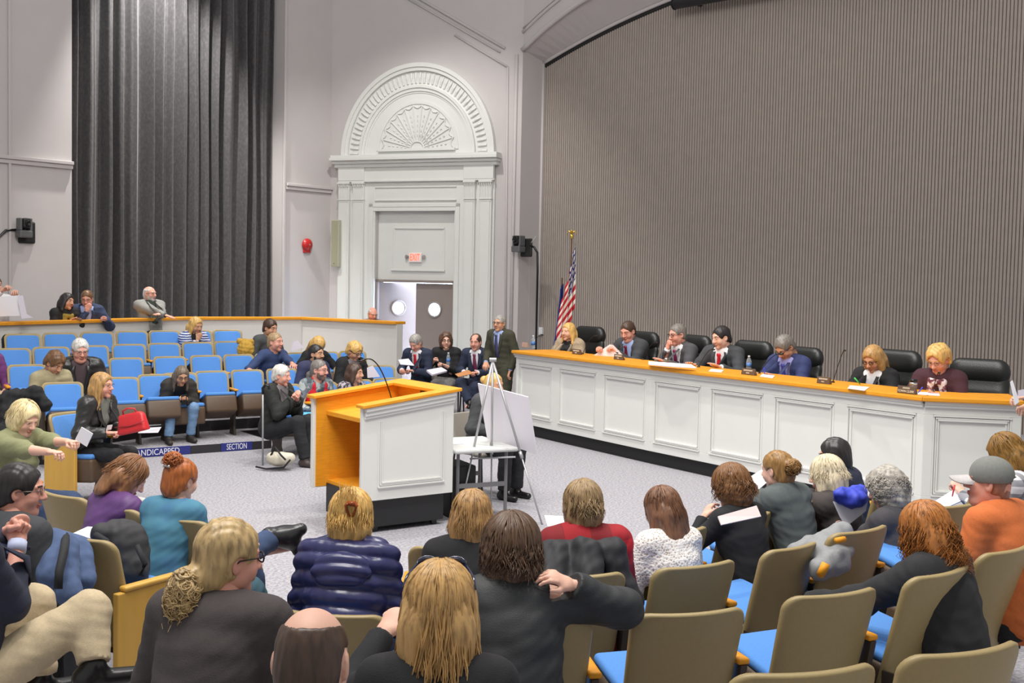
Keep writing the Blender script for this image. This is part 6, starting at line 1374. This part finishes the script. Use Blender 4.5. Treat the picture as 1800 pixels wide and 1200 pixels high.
blob('coat', 'black coat hung over the seat of the woman in red plaid', 'coat', [('c', 962, 966, 5.42, 1078, 966, 5.46, .05, .05), ('c', 975, 975, 5.38, 972, 1040, 5.25, .07, .09), ('c', 1030, 972, 5.38, 1030, 1045, 5.25, .08, .09), ('c', 1078, 972, 5.44, 1094, 1035, 5.38, .07, .06), ('c', 1094, 1030, 5.38, 1112, 1055, 5.35, .06, .05)], fab('black_coat_cloth', (34, 34, 38), .7), .009, .010, 30)
blob('jacket', 'bright blue jacket bundled on a seat beside the pale blonde hair', 'jacket', [('c', 1478, 868, 7.2, 1512, 866, 7.4, .045, .05), ('e', 1496, 876, 7.25, .11, .08, .06), ('c', 1505, 862, 7.35, 1516, 884, 7.3, .035, .03)], fab('royal_blue_nylon', (60, 76, 198), .6), .009, .009, 40)
gj, b = blob('jacket', 'grey jacket with orange trim lying over the seats', 'jacket', [('c', 1400, 972, 6.0, 1480, 940, 6.2, .055, .07), ('e', 1455, 965, 6.05, .15, .12, .07), ('c', 1470, 985, 5.95, 1440, 1000, 5.9, .08, .06)], fab('light_grey_nylon', (140, 142, 144), .7), .009, .009, 30)
MB().tube([Vector(at_d(*p)-b) for p in ((1452, 990, 5.72), (1446, 1003, 5.72), (1442, 1010, 5.74))], .022, 8).build('orange_trim', M('orange_nylon', rgb(240, 160, 20), .6), gj, smooth=True)
MB().tube([Vector(at_d(*p)-b) for p in ((1470, 950, 5.86), (1484, 947, 5.9))], .016, 6).build('orange_badge', MATS['orange_nylon'], gj, smooth=True)
pb_ = at_d(233, 744, 10.75); pu = thing('handbag', 'red leather handbag on the lap of the young blonde woman', 'bag', tuple(pb_), math.radians(-8)); pu.rotation_euler[1] = math.radians(-14)
redl = M('red_leather', rgb(196, 40, 46), .4, .05, 30); v, f = rbox(-.15, .15, -.07, .07, -.10, .09, .035); v = [(x*(1-.16*(z+.1)/.19)+.01*math.sin(z*40), y*(1-.55*(z+.1)/.19), z+.02*math.cos(x*9)) for x, y, z in v]
mesh_obj('bag_body', v, f, redl, pu, True); MB().tube([(-.07, 0, .08), (-.06, -.02, .135), (.0, -.03, .15), (.06, -.02, .135), (.07, 0, .08)], .008, 6).build('handle', redl, pu, smooth=True)
MB().tube([(-.15, -.072, .0), (0, -.062, -.02), (.15, -.072, .0)], .005, 5).build('zip', M('dark_red_seam', rgb(130, 24, 30), .5), pu, smooth=True)
hb, b = blob('handbag', 'cream handbag with black straps on the floor beside the walking stick', 'bag', [('e', 492, 808, 13.2, .15, .10, .075), ('c', 478, 804, 13.15, 510, 804, 13.2, .07, .06)], M('cream_leather', rgb(196, 190, 172), .5, .06, 30), .010, .006, 26)
MB().tube([Vector(at_d(*p)-b) for p in ((476, 800, 13.1), (484, 786, 13.1), (494, 800, 13.02), (502, 808, 13.0))], .012, 6).build('strap', MATS['black_webbing'], hb, smooth=True); MB().tube([Vector(at_d(*p)-b) for p in ((510, 808, 13.05), (499, 821, 13.1), (468, 824, 13.1), (450, 820, 13.2))], .012, 6).build('strap', MATS['black_webbing'], hb, smooth=True)
# walking stick
p0, p1 = at_z(462, 818, .0), at_d(462, 692, 13.3); t = thing('walking_stick', 'grey walking stick with a black crook handle leaning beside the silver haired woman', 'walking stick', tuple(p0)); r_ = lambda p: np.array(p)-p0
MB().tube([(0, 0, 0), r_(p1)], .011, 8).build('shaft', alu, t, smooth=True); MB().tube([r_(p1), r_(at_d(462, 682, 13.3)), r_(at_d(466, 676, 13.3)), r_(at_d(472, 678, 13.3)), r_(at_d(473, 684, 13.3))], .017, 8).build('handle', ebony, t, smooth=True)
# ---------------------------------------------------------------- papers, folders, pens, phones
def sheet(label, pts, D, mat=paper_m, name='sheet_of_paper', cat='paper', th=.004, group=None, lines=0):
    Ds = D if isinstance(D, (list, tuple)) else [D]*len(pts); P = [at_d(x, y, d) for (x, y), d in zip(pts, Ds)]; b = np.mean(P, 0); n = unit(np.cross(P[1]-P[0], P[-1]-P[0]))*th; k = len(P)
    t = thing(name, label, cat, tuple(b), 0, group); vs = [tuple(p-b) for p in P]+[tuple(p-b+n) for p in P]
    mesh_obj('page', vs, [tuple(range(k)), tuple(range(2*k-1, k-1, -1))]+[(i, (i+1) % k, k+(i+1) % k, k+i) for i in range(k)], mat, t); return t
dz = lambda px, py: at_z(px, py, DZ+.006)[1]
lilac = M('pale_lilac_paper', rgb(226, 220, 232), .8); pinkp = M('pale_pink_paper', rgb(226, 208, 206), .8)
sheet('white leaflet held by the woman with the platinum bob', [(143, 750), (163, 762), (152, 785), (132, 772)], [8.2, 8.1, 8.15, 8.25])
sheet('white paper on the knees beside the red handbag', [(246, 752), (284, 750), (278, 760), (243, 761)], [10.9, 11.2, 11.15, 10.85])
sheet('bright blue folder on the lap of the silver haired woman', [(512, 724), (560, 724), (556, 731), (534, 734)], [13.95, 14.3, 14.1, 13.9], M('cyan_folder', rgb(92, 180, 226), .5), 'folder', 'folder', .012)
sheet('white sheet on the lap of the woman in red plaid', [(957, 905), (990, 907), (996, 922), (963, 925)], [6.15, 6.2, 6.05, 6.0])
sheet('folded paper lying against the woman in a black cardigan', [(1262, 907), (1330, 888), (1338, 907), (1268, 922)], [6.25, 6.45, 6.4, 6.2], pinkp, th=.006)
sheet('white sheet held up by the woman with a low bun', [(1313, 841), (1343, 822), (1350, 846), (1322, 870)], [7.6, 7.65, 7.6, 7.55])
sheet('printed handout held by the woman with curly grey hair', [(1464, 881), (1499, 889), (1526, 880), (1522, 898), (1487, 926), (1476, 908)], 7.25)
sheet('white pad under the hand of the woman in plaid at the right edge', [(1634, 886), (1676, 860), (1694, 878), (1660, 893)], [7.3, 7.6, 7.55, 7.3], th=.01)
sheet('white sheets on the seat beside the denim jacket', [(126, 938), (154, 925), (190, 928), (172, 948)], [6.0, 6.2, 6.15, 5.95], th=.02)
sheet('white sheet in the hand of the woman with sunglasses on her head', [(682, 1108), (712, 1068), (736, 1080), (720, 1124)], [3.5, 3.55, 3.5, 3.45])
sheet('white sheet raised at the left edge above the partition', [(-14, 522), (32, 519), (36, 555), (-14, 556)], [16.95, 16.9, 16.88, 16.95])
sheet('second white sheet hanging over the partition at the left edge', [(30, 520), (40, 519), (47, 552), (58, 558), (38, 560)], 16.8, lilac)
sheet('white paper held near the long haired woman in black', [(516, 600), (524, 598), (533, 611), (510, 617)], 17.1, lilac)
sheet('white sheet held by the woman with dark glasses behind the lectern', [(645, 646), (655, 642), (668, 662), (646, 664)], 16.2, lilac)
sheet('large pinkish sheet held by the man in the maroon tie', [(1044, 624), (1072, 605), (1078, 606), (1108, 638), (1050, 629)], [16.0, 15.9, 15.85, 15.6, 15.95], pinkp)
sheet('stack of white sheets hanging over the front of the dais counter', [(1140, 634.5), (1215, 640), (1224, 645.5), (1180, 643), (1140, 639.5)], [14.15, 13.55, 13.35, 13.6, 13.95], th=.012)
sheet('white paper under the writing hand of the woman in the black blazer', [(1494, 677), (1528, 680), (1520, 686), (1490, 682)], [dz(1494, 677), dz(1528, 680), dz(1520, 686), dz(1490, 682)])
sheet('white paper under the hands of the woman in burgundy', [(1610, 688), (1650, 690), (1652, 695), (1608, 692)], [dz(1610, 688), dz(1650, 690), dz(1652, 695), dz(1608, 692)])
sheet('white paper in front of the man with the red tie', [(1250, 648), (1272, 650), (1268, 654), (1246, 652)], [dz(1250, 648), dz(1272, 650), dz(1268, 654), dz(1246, 652)])
sheet('white paper under the hands of the man in the blue suit', [(1340, 657), (1362, 660), (1358, 664), (1336, 661)], [dz(1340, 657), dz(1362, 660), dz(1358, 664), dz(1336, 661)])
sheet('folded white paper held up at the right end of the dais', [(1776, 672), (1780, 668), (1792, 706), (1784, 712)], 9.55)
sheet('sheaf of papers held by the person at the right edge', [(1790, 686), (1812, 682), (1812, 694), (1790, 697)], 9.5, lilac)
sheet('open papers held by the man in the navy suit by the doors', [(700, 632), (718, 630), (728, 642), (704, 640)], [18.1, 18.2, 18.1, 18.0], lilac, th=.01)
sheet('white ring binder on the lap of the woman with curly auburn hair', [(750, 650), (776, 645), (786, 651), (760, 658)], [18.2, 18.4, 18.3, 18.1], lilac, 'ring_binder', 'binder', .03)
sheet('brown clipboard with a white page on the knee of the man in the striped tie', [(800, 657), (824, 650), (832, 656), (806, 662)], [18.0, 18.2, 18.1, 17.95], M('tan_clipboard', rgb(190, 130, 80), .6), 'clipboard', 'clipboard', .008)
def stick(name, label, cat, a, b, r, mat):
    A_, B_ = at_d(*a), at_d(*b); t = thing(name, label, cat, tuple(A_)); MB().tube([(0, 0, 0), B_-A_], r, 8, r*.6).build('barrel', mat, t, smooth=True); MB().tube([(B_-A_)*.93, (B_-A_)*1.06], r*.5, 6, r*.15).build('tip', steel, t); return t
stick('pen', 'bright green pen in the hand of the woman in the black blazer', 'pen', (1502, 664, dz(1505, 677)-.05), (1512, 675, dz(1508, 677)-.02), .008, M('green_plastic', rgb(70, 200, 90), .4))
stick('pen', 'blue pen in the hand of the man in the blue suit', 'pen', (1343, 646, dz(1345, 658)-.05), (1344, 657, dz(1345, 658)-.02), .008, M('blue_plastic', rgb(50, 60, 190), .4))
stick('pen', 'dark blue pen in the hand of the woman in burgundy', 'pen', (1622, 680, dz(1620, 690)-.05), (1614, 690, dz(1618, 690)-.02), .007, M('blue_plastic', rgb(50, 60, 190), .4))
stick('pen', 'red and white pen held by the woman in plaid at the right edge', 'pen', (1678, 852, 7.45), (1674, 872, 7.45), .007, M('red_plastic', rgb(220, 60, 60), .4))
_i = PP['h5']; pc = (_i['world'](_i['A'][0][2])+_i['world'](_i['A'][1][2]))/2+np.array([math.cos(math.radians(302)), math.sin(math.radians(302)), 0])*.09; t = thing('phone', 'dark phone in the hands of the person in blue jeans', 'phone', tuple(pc), math.radians(302)-PI/2); MB().box(-.035, .035, -.01, .0, -.06, .07).build('case', ebony, t, bevel=.004); MB().box(-.031, .031, -.012, -.010, -.05, .06).build('screen', M('phone_screen', rgb(40, 44, 54), .1), t)
# bottles and cups
def bottle(label, p, h=.2, r=.032, lab=(70, 120, 190), tint=(226, 234, 240)):
    t = thing('water_bottle', label, 'bottle', tuple(p)); gm = M('clear_plastic_bottle', rgb(*tint), .08); gb = gm.node_tree.nodes['Principled BSDF']; gb.inputs['Transmission Weight'].default_value = .8; gb.inputs['IOR'].default_value = 1.2
    MB().lathe([(.001, 0), (r*.9, 0), (r, .01), (r, h*.60), (r*.75, h*.75), (r*.4, h*.88), (r*.4, h*.93), (.001, h*.93)], 16).build('bottle_body', gm, t, smooth=True)
    MB().lathe([(r*.9, h*.25), (r*1.02, h*.25), (r*1.02, h*.5), (r*.9, h*.5)], 16).build('label_band', M('bottle_label', rgb(*lab), .5), t, smooth=True); MB().lathe([(.001, h*.92), (r*.46, h*.92), (r*.46, h), (.001, h)], 12).build('cap', M('white_cap', rgb(230, 230, 235), .4), t)
cz_ = lambda x, y: at_z(x, y, DZ+.001)
bottle('water bottle with a blue label near the left end of the dais', cz_(937, 612)); bottle('clear water bottle behind a name plate in front of an empty chair', cz_(1316, 651)-eDa[0]*0, .18, lab=(200, 205, 215))
bottle('small water bottle held by the woman with curly auburn hair', at_d(788, 641, 18.3), .2, lab=(110, 190, 180))
t = thing('travel_mug', 'dark travel mug with a steel band on the dais by the burgundy sweater', 'mug', tuple(cz_(1605, 689))); MB().lathe([(.001, 0), (.034, 0), (.038, .10), (.001, .10)], 18).build('mug_body', M('brown_mug', rgb(110, 92, 84), .3), t, smooth=True); MB().lathe([(.036, .075), (.0385, .075), (.0385, .095), (.036, .095)], 18).build('band', steel, t, smooth=True); MB().lathe([(.001, .10), (.039, .10), (.037, .125), (.03, .13), (.001, .13)], 18).build('lid', ebony, t, smooth=True)
# name plates
npm = M('brown_name_plate', rgb(92, 74, 60), .5); npt = M('cream_lettering', rgb(226, 214, 190), .6)
def plate(px, py, w, lines, label, rear=False, ang=0):
    p = at_z(px, py, DZ+.002); t = thing('name_plate', label, 'name plate', tuple(p), math.atan2(eDa[1], eDa[0])+math.radians(ang)); hh = .072
    pl_ = MB().add([(-w/2, -.0, 0), (w/2, 0, 0), (w/2, .05, 0), (-w/2, .05, 0), (-w/2, .012, hh), (w/2, .012, hh), (w/2, .022, hh), (-w/2, .022, hh)], [(0, 3, 2, 1), (4, 5, 6, 7), (0, 1, 5, 4), (1, 2, 6, 5), (2, 3, 7, 6), (3, 0, 4, 7)]).build('plate', npm if not rear else M('red_cream_plate', rgb(196, 160, 140), .5), t, bevel=.003)
    for (tx, z, sz) in lines: text_mesh('lettering', tx, sz, npt, pl_, (0, -.002+.012*z/hh-.001, z), (1, 0, 0), (0, .16, 1), .001)
plate(921, 610, .15, [], 'small pale plate turned away at the left end of the dais', True)
bars = lambda n, z, s: ('I'*n, z, s)
plate(1012, 622.5, .19, [bars(22, .048, .026), bars(10, .02, .018)], 'brown name plate in front of the woman in beige tweed')
plate(1086, 632, .19, [bars(22, .048, .026), bars(10, .02, .018)], 'brown name plate in front of the man with the large pinkish sheet')
plate(1314, 658.5, .21, [bars(22, .048, .026), bars(12, .02, .018)], 'brown name plate in front of the empty chair beside the red tie')
plate(1446, 674, .17, [bars(20, .048, .024), bars(10, .02, .016)], 'brown name plate right of the man in the blue suit')
plate(1592, 691.5, .21, [bars(14, .052, .024), ('TOWN CLERK', .022, .030)], 'brown name plate reading TOWN CLERK in front of the burgundy sweater')
t = thing('audio_unit', 'flat grey conference unit on the dais beside the hand-at-mouth man', 'audio unit', tuple(cz_(1160, 636)), math.atan2(eDa[1], eDa[0])); MB().box(-.12, .10, 0, .10, 0, .03).build('unit_body', M('grey_plastic_unit', rgb(120, 120, 116), .5), t, bevel=.008); MB().lathe([(.001, .03), (.03, .03), (.025, .055), (.001, .06)], 14, (0, 0, 1), (.07, .05, 0)).build('dial', steel, t, smooth=True)
def dmic(bx, by, tx, ty, label, cx=0):
    b = at_z(bx, by, DZ+.001); D = b[1]; mic(b, at_d(tx, ty, D-.12), at_d((bx+2*tx)/3+cx, ty-2, D-.03), label, .0045, headlen=.05)
dmic(937, 606, 952, 588, 'microphone at the left end of the dais beside the water bottle')
dmic(1024, 622, 1046, 590, 'microphone right of the woman in beige tweed')
dmic(1130, 632, 1152, 602, 'microphone beside the man in the maroon tie')
dmic(1228, 645, 1252, 614, 'microphone in front of the man in the red tie')
dmic(1334, 656, 1370, 622, 'microphone reaching toward the bowed man in the blue suit')
dmic(1464, 672, 1484, 616, 'tall microphone standing alone before the gap in the chairs', 4)
dmic(1640, 690, 1650, 655, 'microphone in front of the burgundy sweater and scarf')
# ---------------------------------------------------------------- chairs
def office_chair(label):
    t = thing('office_chair', label, 'chair', group='black leather chairs behind the dais')
    for nm, rows in (('backrest', ((-.24, .52, .12, .40), (-.255, .66, .13, .42), (-.28, .80, .13, .42), (-.305, .92, .12, .42))), ('headrest', ((-.315, 1.06, .11, .62), (-.31, 1.02, .11, .62)))):
        F = Field((-.36, -.45, .30), (.36, .0, 1.25), .012)
        for y, z, r, q in rows: F.cone((-.175, y, z), (.175, y, z), r, r, .03, (0, 1, 0), q)
        V, Q = F.mesh(); V = smooth(V, Q, 2); mesh_obj(nm, V, Q, leather, t, True)
    v, f = rbox(-.27, .27, -.25, .27, .36, .48, .05); mesh_obj('seat', v, f, leather, t, True)
    for s in (-1, 1): MB().tube([(s*.27, -.2, .42), (s*.33, -.22, .60), (s*.34, -.05, .66), (s*.34, .16, .65), (s*.31, .20, .50), (s*.26, .14, .40)], .022, 8).build('armrest', ebony, t, smooth=True)
    MB().tube([(0, 0, .10), (0, 0, .40)], .03, 10).build('column', ebony, t); m = MB()
    for i in range(5): a = 2*PI*i/5; m.tube([(0, 0, .11), (.28*math.cos(a), .28*math.sin(a), .06)], .022, 6); m.lathe([(.001, -.02), (.03, -.02), (.03, .02), (.001, .02)], 10, (-math.sin(a), math.cos(a), 0), (.28*math.cos(a), .28*math.sin(a), .03))
    m.build('star_base', ebony, t); return t
oc = None
for px, ty, dyaw, lb in ((1036, 573, 6, 'empty black leather chair beside the woman in beige tweed'), (1131, 582, 0, 'black leather chair behind the man in the maroon tie'), (1220, 588, 0, 'black leather chair behind the man with his hand at his mouth'), (1323, 598, 4, 'empty black leather chair right of the man in the red tie'), (1412, 609, -4, 'black leather chair behind the man in the blue suit'), (1576, 614, 0, 'black leather chair behind the woman in the black blazer'), (1722, 630, -6, 'empty black leather chair at the right end of the dais')):
    D_ = dD(px, 1.45) if px < 1700 else 12.1; p = at_d(px, ty, D_); sc_ = (p[2]-PLZ)/1.17; a = math.atan2(nDa[1], nDa[0])+math.radians(dyaw)+ (0 if px < 1700 else .45); loc = (p[0]+math.cos(a)*.3*sc_, p[1]+math.sin(a)*.3*sc_, PLZ)
    if oc is None: oc = office_chair(lb); oc.location = loc; oc.rotation_euler = (0, 0, a-PI/2); c_ = oc
    else: c_ = dup(oc, loc, a-PI/2, lb)
    c_.scale = (sc_,)*3
def side_chair(label):
    t = thing('side_chair', label, 'chair', group='stacking chairs by the doors'); v, f = rbox(-.23, .23, -.22, .22, .43, .47, .018); mesh_obj('seat', v, f, M('beige_chair_shell', rgb(150, 144, 134), .5), t, True)
    v, f = slab_grid(.23, .84, .52, -.22, -.30, .03, .02, .06); mesh_obj('backrest', v, f, MATS['beige_chair_shell'], t, True)
    for sx in (-1, 1):
        MB().tube([(sx*.21, .19, .43), (sx*.22, .22, 0)], .012, 6).build('leg', ebony, t); MB().tube([(sx*.21, -.28, .80), (sx*.21, -.20, .43), (sx*.22, -.26, 0)], .012, 6).build('leg', ebony, t)
    return t
sc0 = None
for k, lb in (('e1', 'chair under the grey haired man with the red tie by the doors'), ('e2', 'chair under the woman with curly auburn hair by the doors'), ('e3', 'chair under the man with the striped tie and clipboard'), ('e5', 'beige chair at the grey folding table behind the presentation board')):
    r = PP[k]['root']; loc = (r.location.x, r.location.y, 0)
    if sc0 is None: sc0 = side_chair(lb); sc0.location = loc; sc0.rotation_euler = (0, 0, r.rotation_euler.z); c_ = sc0
    else: c_ = dup(sc0, loc, r.rotation_euler.z, lb)
    c_.scale = (PP[k]['sc'],)*3
# end seat with wooden panel under the young blonde woman, seat of the woman in green
for k, lb, pn in (('h4', 'blue seat with a pale wooden end panel under the young blonde woman', 1), ('h6', 'blue seat under the woman in the olive green top', None)):
    r = PP[k]['root']; yaw = math.degrees(r.rotation_euler.z)+90; a = math.radians(yaw); seat((r.location.x-math.cos(a)*.36, r.location.y-math.sin(a)*.36), r.location.z, yaw, lb, 'blue seats facing the dais', 4, (1, -1), pn)
